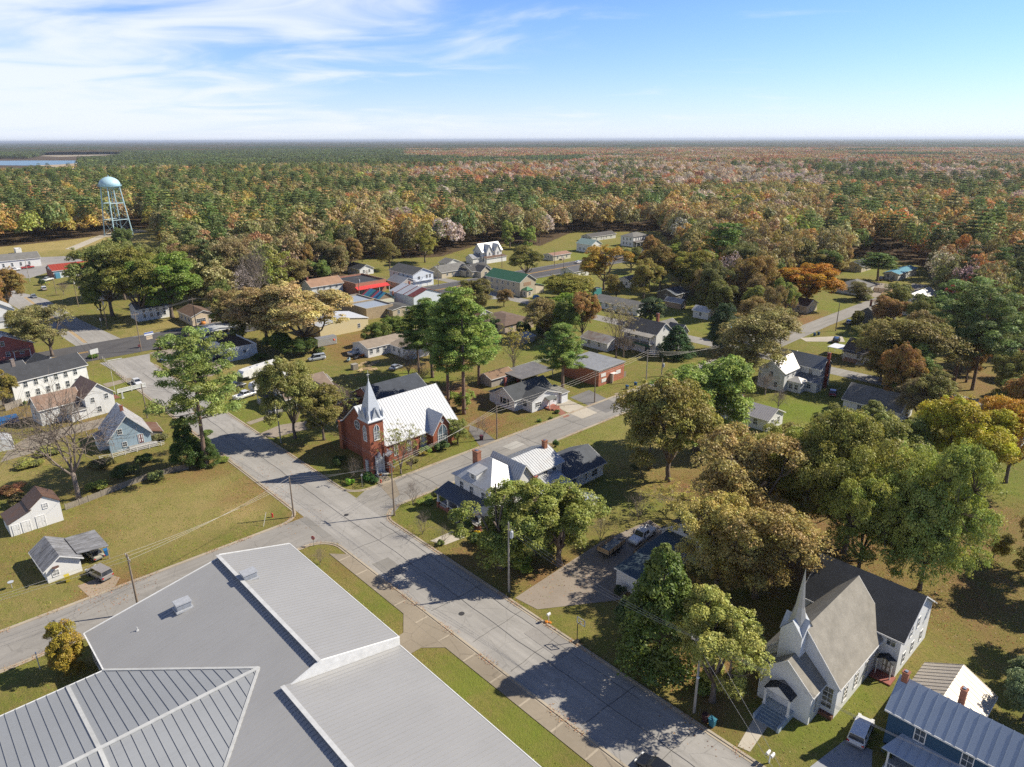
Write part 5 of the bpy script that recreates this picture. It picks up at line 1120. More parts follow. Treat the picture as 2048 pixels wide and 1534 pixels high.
b = Bld('low_dark_annex', 'low building with flat dark grey roof between striped shop and pines', 'building', (795, 634, 0)); b.vol(-2, 0, 9, 10, 3.0, ax='y', rise=.7, rm=shingle((.10, .095, .085), .3), ov=.3, wall=siding((.5, .42, .3), .3)); b.wins('L', 2, 1.2); b.wins('F', 2, 1.2)
def house(name, label, C, X, Y, h, rise, ax='x', rm=GREYSH, wall=WHT, nf=3, nl=2, rot=0, roof='gable', cat='house', z=1.1, door=True, **k):
    b = Bld(name, label, cat, C, rot)
    if not isinstance(X, (int, float)): X = UV(*X)[1]-b.v0
    b.vol(0, 0, X, Y, h, roof=roof, ax=ax, rise=rise, rm=rm, wall=wall, ov=.4, **k)
    if nf: b.wins('F', nf, z)
    if nl: b.wins('L', nl, z)
    if h > 5: b.wins('F', nf, z+2.8); b.wins('L', nl, z+2.8)
    if door: b.door('F', X*.5+(.9 if nf % 2 else 0), c=(.2, .12, .08))
    return b
house('small_white_house', 'small white gabled house with black roof below the far wood', (720, 551, 0), 8, 12, 3.0, 1.9, 'y', SHD, nf=2)
b = house('beige_house', 'beige house with grey hipped roof and front gable, left of the pair', (884, 557, 0), 17, 10, 3.0, 2.4, 'x', GREYSH, CREAM, nf=4); b.vol(11.5, -4.5, 5.5, 6, 3.0, ax='y', rise=2.2, rm=shingle((.13, .12, .11)), wall=CREAM); b.wins('F', 1, 1.1, 1.2, 1.4)
b = house('beige_house', 'beige house with black roof and front gable, right of the pair', (945, 555, 0), 12, 11, 3.0, 2.5, 'x', shingle((.10, .095, .09)), CREAM, nf=0); b.vol(2.5, -3.5, 6.5, 6, 3.0, ax='y', rise=2.4, rm=shingle((.12, .11, .10)), wall=CREAM); b.wins('F', 1, 1.1, 1.4, 1.4)
house('grey_garage', 'small grey garage behind the pair of beige houses', (895, 538, 0), 9, 7, 2.8, 1.8, 'y', GREYSH, nf=1, nl=1)
b = house('victorian_house', 'white house with steep pale tin roof and two front dormers', (965, 526, 0), 14.5, 7.5, 6.0, 4.0, 'x', TINW, WHT, nf=4); b.vol(2.2, -1.2, 4, 5, 6.0, ax='y', rise=3.6, rm=TINW); b.wins('F', 1, 4.0); b.vol(8.4, -1.2, 4, 5, 6.0, ax='y', rise=3.6, rm=TINW); b.wins('F', 1, 4.0); b.vol(0, -3.6, 14.5, 2.4, 2.8, roof='shed', ax='x', rise=.6, rm=BROWNR); b.vol(-6, 1, 6, 6, 3.0, ax='x', rise=1.8, rm=TIN); b.chimney(1.5, 4, 8, 11, .3)
b = house('green_roofed_hall', 'cream two storey hall with green metal roof and green porch roof', (1040, 594, 0), 9.6, 22, 6.4, 2.8, 'y', GREEN, siding((.52, .45, .33), .1), nf=0, nl=0, ribs=1.5, door=False)
b.wins('L', 5, 4.2); b.wins('L', 5, 1.3); b.win('F', 2.6, 1.3); b.win('F', 7.2, 1.3); b.box('gable_panel', plain((.42, .27, .17)), 2.2, -.06, 4.4, 6.6, 0, 5.9)
b.vol(1.2, -3.0, 3.4, 3.0, 3.0, roof='hip', rise=1.2, rm=GREEN, wall=siding((.66, .58, .44), .1)); b.win('F', 1.7, .9); b.win('L', 1.5, .9); b.vol(9.6, 0, 5.0, 6.5, 3.2, roof='shed', ax='-y', rise=1.2, rm=GREEN, wall=siding((.72, .62, .46), .1))
b = house('mobile_home', 'cream mobile home with brown roof beside the highway', (1107, 522, 0), 14, 8.0, 2.9, .9, 'x', shingle((.38, .22, .15), .1), siding((.62, .58, .45), .1), nf=3, nl=3); b.box('entry_deck', wood((.4, .33, .25)), 5, -1.8, 0, 7.5, 0, .8)
house('long_grey_house', 'long low house with dark grey roof at the far wood edge', (1183, 483, 0), (1216, 474, 0), 9, 2.9, 1.6, 'x', shingle((.12, .11, .10)), siding((.6, .6, .55), .1), nf=4, nl=3)
b = house('mint_roofed_house', 'white house with pale mint green roof below the long grey house', (1183, 506, 0), 9, 12, 4.8, 2.4, 'y', metalroof((.40, .52, .44), .05), WHT, nf=2, nl=3)
b = house('porch_villa', 'white two storey villa with hipped grey roof and two level porch', (1266, 494, 0), 15, 10, 6.0, 2.0, 'x', GREYSH, WHT, nf=5, nl=3, roof='hip'); b.vol(-.5, -2.8, 16, 2.8, 3.1, roof='shed', ax='x', rise=.4, rm=shingle((.17, .15, .14)), bare_wall=True); b.posts([(x, -2.6) for x in (0, 4, 8, 11.5, 15)], 0, 3.0)
house('white_cabin', 'white flat roofed cabin high among the far pines', (1385, 463, 0), 12, 8, 3.2, .6, 'x', metalroof((.7, .7, .68), .05), WHT, nf=3); house('mint_cabin', 'cabin with faded mint roof in front of the white cabin', (1388, 474, 0), 8, 8, 2.6, .9, 'y', metalroof((.42, .55, .47), .05), WHT, nf=2)
house('grey_roofed_house', 'white house with dark grey roof half hidden behind the orange oak', (1148, 556, 0), 11, 9, 2.9, 1.8, 'x', shingle((.13, .13, .14)), WHT)
house('tree_hidden_house', 'white house in the shade left of the double pines', (1262, 577, 0), 12, 9, 3.0, 1.8, 'x', GREYSH, WHT, nf=4)
b = Bld('teal_trailer', 'teal box trailer parked on the lawn behind the round tree', 'trailer', (1188, 592, 0)); b.vol(0, 0, 5.0, 2.4, 2.9, roof='flat', rise=.1, rm=plain((.4, .5, .5)), wall=siding((.05, .26, .27), .1), fascia=(.3, .4, .4)); b.box('axle', plain((.04,)*3), 1, -.1, -.02, 2.4, 2.5, .5)
house('long_ranch_house', 'long white ranch house with grey brown roof beside the back street', (1275, 632, 0), 8.5, 22, 2.8, 1.7, 'y', GREYSH, WHT, nf=2, nl=6)
house('grey_roof_shed', 'brown wooden shed with grey tin roof on open lawn', (1361, 619, 0), 3.6, 7.5, 2.6, 1.2, 'y', TIN, wood((.34, .25, .17)), nf=0, nl=0, cat='shed'); house('old_barn', 'dark weathered barn in tree shade behind the brown shed', (1350, 604, 0), 9, 9, 3.0, 1.8, 'x', TIND, wood((.17, .15, .13)), nf=2, nl=1, cat='barn')
house('white_shed', 'white garden shed with white tin roof on open lawn', (1415, 640, 0), 4.4, 6.5, 2.9, 1.4, 'y', TINW, WHT, nf=0, nl=1, cat='shed')
# balcony house
b = Bld('balcony_house', 'white two storey house with green railed balcony and black roof', 'house', (1310, 711, 0)); m_ = b.vol(0, 0, 8.2, 12.5, 6.8, ax='y', rise=2.8, rm=shingle((.085, .085, .09), .1), ov=.4)
for t in (2.5, 7.5, 10.5): b.win('L', t, 4.3, .8, 1.5, m_)
b.win('L', 3, .4, 1.8, 1.9, m_, cols=3, rows=1); b.win('L', 8.5, 1.2, .8, .9, m_); b.win('L', 10.8, 1.2, .8, .9, m_); b.win('F', 4.1, 4.2, .9, 1.5, m_); b.win('F', 4.1, 7.4, .8, .9, m_)
b.box('balcony_floor', plain((.3, .3, .3)), -2.2, .6, 3.4, -.02, 12.2, 3.6); b.box('balcony_skirt', plain((.02, .09, .07)), -2.25, .6, 2.9, -2.12, 12.2, 3.6); b.rail((-2.15, .7), (-2.15, 12.1), 3.6, .85, plain((.3, .3, .3))); MB().slab([(-2.6, 12.5, 6.1), (-2.6, .3, 6.1), (-.2, .3, 6.7), (-.2, 12.5, 6.7)], .1).build('balcony_roof', shingle((.4, .37, .32)), b.e); b.posts([(-2.1, y) for y in (.8, 4.5, 8.4, 12)], 3.6, 6.0, .07)
b.vol(7.0, 1.5, 9, 8, 5.6, ax='x', rise=2.6, rm=GREYSH); b.vol(10.2, -1.5, 5, 5, 5.4, ax='y', rise=2.4, rm=GREYSH); b.win('F', 2.5, 3.6); b.chimney(8.8, 6.0, 7, 11.0, .4); b.vol(-1.8, 9.5, 1.8, 3.0, 1.8, roof='shed', ax='y', rise=.2, rm=plain((.04, .12, .1)))
b = house('blue_roofed_house', 'white house with bright blue tin roof and red chimney', (1470, 683, 0), 11, 8, 3.4, 2.6, 'x', metalroof((.10, .26, .42), .05), WHT); b.chimney(2, 5, 5, 7.6, .35, (.5, .1, .06)); b.vol(0, -5, 13, 5, 2.6, roof='shed', ax='x', rise=.7, rm=TINW)
house('ruined_shed', 'collapsing grey tin roofed shed behind the brick office', (1214, 704, 0), 7.5, 11, 2.8, 1.4, 'y', metalroof((.45, .44, .42), .5), OLDW, nf=0, nl=2, cat='shed')
b = Bld('brick_office', 'square red brick office with flat tin roof and boarded windows', 'building', (-8.6, 83.5)); m_ = b.vol(0, 0, 11.0, 13, 4.3, roof='shed', ax='y', rise=.35, wall=brick((.42, .155, .09)), rm=metalroof((.40, .40, .39), .3, (.1, .1, .1)), ov=.25, t=.3, fascia=(.3, .29, .27))
PW = plain((.8, .78, .74)); b.box('window_board', PW, .9, -.07, 2.5, 2.9, 0, 3.5); b.box('window_board', PW, 1.2, -.07, .9, 3.2, 0, 1.9); b.box('window_board', PW, 7.4, -.07, 1.9, 9.4, 0, 3.0); b.door('F', 5.6, 1.1, 2.2, (.6, .45, .3)); b.box('door_canopy', PW, 4.8, -1.2, 2.7, 6.6, 0, 2.82); b.box('door_side_wall', plain((.6, .48, .36)), 4.9, -.9, 0, 5.02, 0, 2.3)
b.box('gate', wood((.3, .25, .2)), 11.1, .4, 0, 12.6, .5, 1.6)
# bungalow
b = Bld('white_bungalow', 'white bungalow with black shingle roof, brick steps and small door canopy', 'house', (-7.4, 56.8)); BW = siding((.74, .75, .76), .1); BR = shingle((.085, .09, .095), .1)
m_ = b.vol(0, 0, 9.8, 5.2, 3.0, ax='y', rise=1.7, wall=BW, rm=BR, ov=.4); b.win('F', 2.2, 1.1, 1.9, 1.1, m_, cols=3); b.win('F', 8.2, 1.2, .9, 1.1, m_); b.door('F', 5.6, 1.0, 2.1, WHITE, m_, .4); b.win('L', 2.5, 1.1, 1.3, 1.2, m_)
MB().slab([(4.4, -1.7, 2.6), (7.4, -1.7, 2.6), (7.4, 0, 3.0), (4.4, 0, 3.0)], .14).build('door_canopy', shingle((.2, .21, .2)), b.e); b.posts([(4.6, -1.6), (7.2, -1.6)], .4, 2.5, .06); b.box('stoop', brick((.33, .12, .08)), 4.2, -2.2, -.02, 7.6, 0, .4); b.steps(4.8, 6.6, -3.2, -2.2, .35, 2, brick((.33, .12, .08)))
b.vol(-2.6, 3.6, 13.4, 7.4, 3.1, ax='x', rise=2.3, wall=BW, rm=BR, ov=.45); b.win('L', 3.6, 1.1, 1.3, 1.5, cols=1); b.box('shutter', plain((.03,)*3), -2.66, 5.6, 1.1, -2.6, 6.1, 2.6); b.box('shutter', plain((.03,)*3), -2.66, 8.2, 1.1, -2.6, 8.7, 2.6); b.vol(-2.0, 11, 4, 2.6, 2.9, roof='shed', ax='x', rise=-.3, wall=BW, rm=BR); b.chimney(1.0, 10.8, 3, 6.3, .25, (.33, .1, .07))
b.vol(10.0, -.6, 2.3, 4.6, 2.7, roof='shed', ax='x', rise=.5, wall=BW, rm=shingle((.24, .23, .2)))
b = Bld('tin_carport', 'low open carport with weathered grey metal roof behind the bungalow', 'carport', (-22.5, 67.5)); c_ = MB().slab([(0, 0, 2.5), (13, 0, 2.5), (13, 8.5, 2.9), (0, 8.5, 2.9)], .15).build('carport_roof', metalroof((.20, .19, .18), .5, (.33, .3, .27)), b.e); b.posts([(.3, .3), (6.5, .3), (12.7, .3), (.3, 8.2), (6.5, 8.2), (12.7, 8.2)], 0, 2.4, .1, wood((.4, .36, .3))); b.box('back_wall', WHT, .4, 8.1, 0, 12.6, 8.2, 2.5)
house('brown_roof_shed', 'grey plank shed with brown roof left of the bungalow', (983, 775, 0), 8.2, 5.2, 2.4, 1.0, 'x', shingle((.30, .19, .12), .1), wood((.40, .36, .31)), nf=0, nl=0, cat='shed'); house('tin_lean_to', 'tiny shed with tin roof by the dark hedge', (1048, 688, 0), 5, 3.6, 2.0, .5, 'x', TIN, wood((.38, .34, .28)), nf=0, nl=0, roof='shed', cat='shed', door=False)
house('wide_brown_house', 'low house with wide brown hipped roof beside the back street', (1010, 668, 0), 14, 17, 2.8, 1.9, 'y', shingle((.19, .13, .095), .1), siding((.5, .4, .3)), roof='hip'); house('red_roof_hut', 'small white hut with red brown roof behind the tall pines', (957, 646, 0), 6.5, 7, 2.8, 1.6, 'y', shingle((.24, .11, .08), .1), WHT, nf=1, nl=1)
house('blue_roofed_trailer_home', 'white mobile home with bright teal blue metal roof by the far wood', (1795, 562, 0), 24, 6.5, 3.2, .9, 'x', TEAL, siding((.62, .60, .55), .05), nf=5, nl=2, cat='mobile home')
b = house('hipped_grey_house', 'grey roofed cottage beside the new wooden fence', (1722, 592, 0), 13, 11, 3.0, 2.6, 'x', GREYSH, WHT, nf=2, nl=3, roof='hip'); house('dark_shade_house', 'dark roofed cottage in shade left of the blue roofed mobile home', (1722, 545, 0), 12, 9, 3.0, 2, 'x', SHD, CREAM)
b = house('slate_gable_house', 'slate grey house with front gable beside the sloping side street', (1757, 655, 0), 15, 9, 3.4, 3.2, 'x', GREYSH, DGREYW, nf=3, nl=2); b.vol(6, -1.6, 5, 5, 3.4, ax='y', rise=3.0, rm=GREYSH, wall=DGREYW); b.wins('F', 2, 1.1); b.win('F', 2.5, 4.0, .9, .8); b.chimney(6, 6, 5, 8.2, .3)
house('rusty_roof_cottage', 'white cottage with long rust streaked metal roof at the far right', (1838, 615, 0), 20, 7, 3.0, 2.0, 'x', TINW, WHT, nf=3); house('low_tin_cottage', 'low white cottage in front of the rust streaked roof', (1822, 632, 0), 8, 7, 2.7, 1.4, 'y', TINW, WHT, nf=2)
b = house('brown_roofed_bungalow', 'white bungalow with dark brown roof, brick porch and carport', (48.5, 157.4), 9, 22, 3.2, 2.6, 'y', shingle((.145, .12, .10), .2), WHT, nf=2, nl=4); b.box('porch_floor', brick((.36, .22, .15)), -2, 15, -.02, -.02, 21.5, .6); b.rail((-2, 17.5), (-2, 21.5), .6, .7, wood((.4, .25, .17))); b.steps(-3.6, -2, 14.8, 17, .6, 3, along='x'); b.posts([(-1.9, 15.2), (-1.9, 21.3)], .6, 2.9); b.box('porch_roof', shingle((.145, .12, .10), .2), -2.3, 14.6, 2.9, -.01, 21.8, 3.05)
MB().slab([(0, 0, 2.6), (5.5, 0, 2.6), (5.5, 5, 2.6), (0, 5, 2.6)], .1).build('carport_roof', plain((.72, .73, .75)), b.e, (1, 22.6, 0)); b.posts([(1.2, 22.9), (6.3, 22.9), (1.2, 27.3), (6.3, 27.3)], 0, 2.5, .06)
# white farmhouse
b = Bld('white_farmhouse', 'white two storey farmhouse with tin roofs and tall red end chimney', 'house', (28.2, 115.6)); FR2 = metalroof((.62, .60, .56), .3, (.45, .33, .22)); FD = metalroof((.20, .22, .25), .3, (.3, .3, .3))
m_ = b.vol(0, 0, 13.5, 7.4, 5.4, ax='x', rise=2.4, rm=FR2, ov=.4, wall=OLDW); b.win('L', 3.7, 3.6, 1.0, 1.4, m_); b.win('F', 2, 3.6, .8, 1.2, m_); b.win('F', 5, 3.6, .8, 1.2, m_); b.wins('L', 2, .9, vol=m_)
m2 = b.vol(8.6, -5.6, 6.5, 13, 5.9, ax='y', rise=2.4, rm=FD, ov=.4, wall=OLDW); b.win('L', 2.6, 3.7, .9, 1.5, m2); b.win('F', 1.6, 3.7, .8, 1.4, m2); b.win('F', 5, 3.7, .8, 1.4, m2)
b.chimney(11.8, -6.0, -.05, 9.8, .38, (.24, .055, .035), .35)
b.vol(2.2, -3.6, 3.4, 3.7, 2.8, roof='hip', rise=1.0, rm=FR2, wall=OLDW); b.wins('L', 2, .8); b.vol(5.4, -6.4, 3.4, 6.5, 2.8, roof='shed', ax='y', rise=1.0, rm=FD, wall=OLDW); b.win('L', 2, .9, 1.0, 1.2); b.win('F', 1.6, .9, 1.0, 1.2)
house('ribbed_roof_cottage', 'white cottage with ribbed pale metal roof among the trees', (38.6, 87.4), 7.4, 13, 3.0, 1.7, 'y', metalroof((.48, .45, .43), .1, (.3, .28, .26)), WHT, nf=2, nl=3, ribs=.5).chimney(3.0, 8.5, 3, 6.0, .3, (.2, .08, .06))
house('grey_gable_garage', 'grey roofed garage peeping out above the oak canopy', (1795, 850, 0), 9, 13, 3.2, 3.0, 'y', GREYSH, WHT, nf=1, cat='garage'); house('right_edge_cottage', 'white cottage with dark door at the right edge of the photo', (2040, 898, 0), 16, 9, 3.2, 2.4, 'x', GREYSH, WHT, nf=4)
house('orange_tree_house', 'beige house half hidden behind the orange tree', (1612, 628, 0), 9, 17, 3.0, 2.0, 'y', BROWNR, CREAM, nf=2, nl=4); house('wood_hidden_house', 'white house glimpsed between the trees right of the park', (1530, 600, 0), 8, 9, 3.4, 2.0, 'y', GREYSH, WHT)
# fences
def fence(name, label, pts, h, m, board=.14, gap=.03, post=2.4, rail_=True):
    e = empty(name, tuple(pts[0]), 0, label, 'fence'); o0 = np.array(pts[0]); bm = MB(); pm = []
    for a, c in zip(pts[:-1], pts[1:]):
        a = np.array(a)-o0; c = np.array(c)-o0; L = np.linalg.norm(c-a); d = (c-a)/L; n = np.array([-d[1], d[0], 0])*.015; k = int(L/(board+gap))
        for i in range(k):
            p = a+d*(i*L/k); q = p+d*board; hh = h*rnd.uniform(.96, 1.03); bm.add([p-n, q-n, q+n, p+n]+[x+np.array([0, 0, hh]) for x in (p-n, q-n, q+n, p+n)], [(4,5,6,7),(0,1,5,4),(1,2,6,5),(2,3,7,6),(3,0,4,7)])
        for i in range(int(L/post)+1): pm.append(a+d*min(L, i*post))
    bm.build('boards', m, e)
    for p in pm[:100]: MB().box(-.06, -.06, -.02, .06, .06, h+.12).build('post', m, e, tuple(p+np.array([0, 0, 0])))
    return e
fence('picket_fence', 'weathered grey picket fence along the edge of the left lawn', [W(*UV(132, 1020)), W(*UV(178, 1003)), W(*UV(236, 980)), W(*UV(290, 960)), W(*UV(344, 945)), W(*UV(378, 938))], 1.2, wood((.30, .26, .21)))
fence('privacy_fence', 'short plank fence beside the long white house', [W(*UV(12, 822)), W(*UV(46, 810))], 1.8, wood((.33, .29, .24)))
NW = wood((.62, .42, .22)); fence('board_fence', 'new yellow board fence behind the grey roofed cottage', [W(*UV(1744, 583)), W(*UV(1782, 587))], 1.9, NW); fence('board_fence', 'new yellow board fence beside the side street', [W(*UV(1761, 595)), W(*UV(1789, 585))], 1.9, NW)
def railfence(name, label, pts, h, m, n=3):
    e = empty(name, tuple(pts[0]), 0, label, 'fence'); o0 = np.array(pts[0]); rm_ = MB()
    for a, c in zip(pts[:-1], pts[1:]):
        a = np.array(a)-o0; c = np.array(c)-o0; L = np.linalg.norm(c-a); d = (c-a)/L
        for k in range(n): z = np.array([0, 0, h*(k+1)/n-.05]); rm_.tube([tuple(a+z), tuple(c+z)], .05, 4)
        for i in range(int(L/2.4)+1): MB().box(-.06, -.06, -.02, .06, .06, h+.05).build('post', m, e, tuple(a+d*min(L, i*2.4)))
    rm_.build('rails', m, e); return e
railfence('rail_fence', 'white rail fence in front of the light blue house', [W(*UV(200, 922)), W(*UV(226, 917)), W(*UV(275, 903)), W(*UV(330, 890))], 1.1, plain((.66, .64, .6)))
railfence('chain_link_fence', 'green wire fence around the yard behind the bungalow', [W(*UV(1026, 742)), W(*UV(1085, 724)), W(*UV(1120, 716))], 1.2, plain((.35, .42, .36)), 4)
railfence('handrail', 'white rails along the raised walk by the parked white sedan', [W(*UV(205, 718)), W(*UV(262, 772))], .9, plain((.6, .55, .45)), 2)
# ------------------------------------------------------------------ vehicles
TYRE = plain((.02, .02, .02), .9); RIM = plain((.42, .43, .45), .35, .8); CGL = glassm((.03, .035, .045)); BLK = plain((.03, .03, .03), .6)
HL = plain((.75, .75, .72), .2); TL = plain((.45, .02, .02), .3)
_vm = {}
def loftx(mb, st, top=.86):
    """st: (x, zbottom, ztop, halfwidth)"""
    n = len(st); base = len(mb.v); vs = []
    for x, zb, zt, hw in st: zm = zb+(zt-zb)*.62; vs += [(x, -hw*.92, zb), (x, -hw, zm), (x, -hw*top, zt), (x, hw*top, zt), (x, hw, zm), (x, hw*.92, zb)]
    fs = [(i*6+j, (i+1)*6+j, (i+1)*6+(j+1) % 6, i*6+(j+1) % 6) for i in range(n-1) for j in range(6)]
    fs += [tuple(range(6)), tuple((n-1)*6+j for j in range(5, -1, -1))]
    mb.add(vs, fs)
def vehicle(kind, col, loc, ang, name, label, cat='car', group=None, cargo=None):
    """ang: heading in degrees from grid +v axis; local x forward"""
    P = {'sedan': dict(L=4.7, W=1.8, hood=.86, roof=1.42, c0=-1.75, c1=1.15, r0=-1.05, r1=.35, tail=.95),
         'suv': dict(L=4.9, W=1.95, hood=1.05, roof=1.78, c0=-2.35, c1=1.15, r0=-2.2, r1=.62, tail=1.1),
         'van': dict(L=5.3, W=1.95, hood=1.05, roof=1.9, c0=-2.55, c1=1.6, r0=-2.4, r1=.8, tail=1.1),
         'pickup': dict(L=6.1, W=2.0, hood=1.2, roof=1.92, c0=-.9, c1=1.35, r0=-.65, r1=.75, tail=1.2)}[kind]
    L, Wd, h = P['L'], P['W']/2, P['hood']; e = empty(name, tuple(loc), GRID+math.radians(ang), label, cat, group)
    pm = carpaint(col); b = MB(); x0, x1 = -L/2, L/2; zb = .32 if kind != 'pickup' else .5
    if kind == 'pickup':
        loftx(b, [(P['c0']-.02, zb, h, Wd), (1.4, zb, h+.02, Wd), (x1-.25, zb, h-.12, Wd*.97), (x1, zb+.1, h-.35, Wd*.9)])
        b.box(x0, -Wd, zb, P['c0'], -Wd+.12, h).box(x0, Wd-.12, zb, P['c0'], Wd, h).box(x0, -Wd+.12, zb, x0+.08, Wd-.12, h).box(x0+.08, -Wd+.12, zb, P['c0'], Wd-.12, zb+.25)
    else:
        loftx(b, [(x0, zb+.15, P['tail']-.15, Wd*.9), (x0+.25, zb, P['tail'], Wd*.97), (P['c0']+.3, zb, P['tail']+.02, Wd), (P['c1'], zb, h, Wd), (x1-.3, zb, h-.14, Wd*.96), (x1, zb+.12, h-.38, Wd*.86)])
    body = b.build('body', pm, e)
    c0, c1, r0, r1, zr = P['c0'], P['c1'], P['r0'], P['r1'], P['roof']; a, t = Wd*.86, Wd*.76; zc = (P['tail'] if kind != 'pickup' else h)-.02; zh = h-.02
    gl = MB().add([(c0, -a, zc), (c1, -a, zh), (c1, a, zh), (c0, a, zc), (r0, -t, zr-.04), (r1, -t, zr-.04), (r1, t, zr-.04), (r0, t, zr-.04)], [(0,1,5,4),(1,2,6,5),(2,3,7,6),(3,0,4,7),(4,5,6,7)])
    gl.build('windows', CGL, e)
    rf = MB().slab([(r0-.05, -t-.03, zr), (r1+.04, -t-.03, zr), (r1+.04, t+.03, zr), (r0-.05, t+.03, zr)], .06)
    for s in (-1, 1):      # pillars
        for f in ([0, 1] if kind == 'sedan' else [0, .36, 1]) if kind != 'pickup' else [0, .5, 1]:
            xb = c0+(c1-c0)*f; xt = r0+(r1-r0)*f; zz = zc+(zh-zc)*f; rf.tube([(xb, s*(a+.015), zz), (xt, s*(t+.02), zr-.03)], .05, 4)
    if kind == 'van': rf.box(c0+.1, -a-.02, zc, c0+1.6, -a+.1, zr-.35).box(c0+.1, a-.1, zc, c0+1.6, a+.02, zr-.35)
    rf.build('roof', pm, e)
    wr = .33 if kind in ('sedan', 'van') else .4
    if 'wheel' not in _vm:
        w = MB(); k = 14
        pr_ = [(.55, -.11), (.97, -.12), (1, -.06), (1, .06), (.97, .12), (.55, .11)]
        vs = [(r*math.cos(2*math.pi*j/k), z, r*math.sin(2*math.pi*j/k)) for r, z in pr_ for j in range(k)]
        w.add(vs, [(i*k+j, (i+1)*k+j, (i+1)*k+(j+1) % k, i*k+(j+1) % k) for i in range(5) for j in range(k)]+[tuple(range(k)), tuple(5*k+j for j in range(k-1, -1, -1))])
        r_ = MB(); vs = [(r*math.cos(2*math.pi*j/k), z, r*math.sin(2*math.pi*j/k)) for r, z in [(.58, -.125), (.5, -.13), (.5, .13), (.58, .125)] for j in range(k)]
        r_.add(vs, [(i*k+j, (i+1)*k+j, (i+1)*k+(j+1) % k, i*k+(j+1) % k) for i in range(3) for j in range(k)]+[tuple(range(k)), tuple(3*k+j for j in range(k-1, -1, -1))])
        _vm['wheel'] = (w.mesh('wheel', TYRE), r_.mesh('rim', RIM))
    for x in (x0+.95, x1-.95):
        for s in (-1, 1):
            o = inst('wheel', _vm['wheel'][0], e, (x, s*(Wd-.08), wr), 0, (wr, 1, wr)); inst('rim', _vm['wheel'][1], o)
    MB().box(x0+.45, -Wd+.1, .2, x1-.4, Wd-.1, zb+.1).build('chassis', BLK, e)
    for s in (-1, 1):
        MB().box(x1-.16, s*Wd*.72-.17, h-.42, x1-.0, s*Wd*.72+.17, h-.24).build('headlight', HL, e); MB().box(x0-.02, s*Wd*.78-.13, P['tail']-.42, x0+.08, s*Wd*.78+.13, P['tail']-.2).build('taillight', TL, e)
        MB().box(c1-.35, s*(Wd+.02)-.02, h, c1-.2, s*(Wd+.16), h+.16).build('mirror', BLK, e)
    MB().box(x1-.05, -Wd*.82, .4, x1+.05, Wd*.82, .58).box(x0-.06, -Wd*.82, .42, x0+.05, Wd*.82, .6).build('bumper', plain((.35, .35, .36), .4, .5), e)
    return e
def vp(kind, col, px, py, ang, name, label, cat='car', **k): return vehicle(kind, col, G(px, py), ang, name, label, cat, **k)
WH = (.85, .85, .84); SV = (.48, .49, .50); BK = (.02, .022, .025)
vehicle('suv', (.78, .78, .77), W(78.0, 13.4+.2), 8, 'parked_suv', 'silver white suv parked beside the white church on gravel', 'car').location = tuple(G(1720, 1470))
vp('pickup', WH, 1284, 1078, -175, 'pickup_truck', 'white pickup with toolbox and red can in its bed, near the tall wooden trailer', 'pickup')
vp('suv', (.36, .33, .30), 200, 1152, 106, 'parked_suv', 'grey tan suv standing by the tin roofed cottage', 'car')
vp('sedan', (.50, .47, .38), 188, 1112, 100, 'parked_car', 'pale car under the open tin carport', 'car')
vp('sedan', WH, 274, 767, -90, 'parked_sedan', 'white sedan parked at the kerb of the main street near the highway', 'car')
vp('pickup', WH, 490, 795, 12, 'pickup_truck', 'white pickup parked in front of the two white camper trailers', 'pickup')
vp('pickup', BK, 470, 778, 12, 'pickup_truck', 'black pickup parked next to the white one by the campers', 'pickup')
vp('sedan', (.40, .42, .43), 792, 738, 15, 'parked_sedan', 'silver sedan on the grass by the lumber piles', 'car')
vp('van', (.50, .53, .56), 634, 720, 170, 'parked_van', 'silver van with ladders on its roof on the brown lawn', 'van')
vp('pickup', WH, 712, 708, 20, 'pickup_truck', 'white truck at the left corner of the tan roofed warehouse', 'pickup')
vp('suv', BK, 333, 696, 8, 'parked_suv', 'black suv parked beside the blue and white highway sign', 'car')
vp('sedan', (.45, .50, .56), 330, 722, 95, 'parked_car', 'silver blue car parked in the lot below the black suv', 'car')
vp('suv', (.09, .10, .11), 400, 722, 0, 'parked_car', 'dark car in the shade under the leaning street pine', 'car')
vp('sedan', BK, 432, 718, 5, 'parked_car', 'black car next to the flat roofed block store', 'car')
vp('suv', (.62, .60, .58), 88, 580, 88, 'driving_suv', 'white suv driving on the road behind the grey hatchback', 'car')
vp('sedan', (.20, .22, .25), 68, 595, -88, 'driving_car', 'grey hatchback driving on the road at upper left', 'car')
vp('pickup', WH, 28, 542, 5, 'pickup_truck', 'white pickup with red topped load in the far left lot', 'pickup')
vp('pickup', (.45, .05, .05), 56, 537, 5, 'pickup_truck', 'red and white pickup in the far left lot', 'pickup')
vp('pickup', (.55, .04, .035), 716, 603, 5, 'pickup_truck', 'bright red truck parked by the red awning store', 'pickup')
vp('sedan', WH, 1157, 526, 5, 'parked_car', 'white car at the edge of the highway near the mobile home', 'car')
vp('pickup', WH, 1070, 630, 15, 'pickup_truck', 'white truck by the wide brown roofed house', 'pickup')
vp('sedan', (.20, .02, .025), 1665, 789, 20, 'parked_car', 'dark red car on grass right of the tall red chimney', 'car')
vp('suv', BK, 1672, 684, 15, 'parked_suv', 'black suv by the white carport roof', 'car'); vp('sedan', BK, 1783, 562, 15, 'parked_car', 'black car at the near end of the blue roofed mobile home', 'car')
vp('suv', BK, 1762, 560, 15, 'parked_suv', 'dark suv left of the black car by the blue roofed home', 'car'); vp('sedan', (.5, .42, .33), 1697, 647, 15, 'parked_car', 'tan car behind the small round street tree', 'car')
vp('sedan', (.02, .022, .025), 1313, 1546, 92, 'driving_car', 'black car on the main street cut by the bottom edge', 'car')
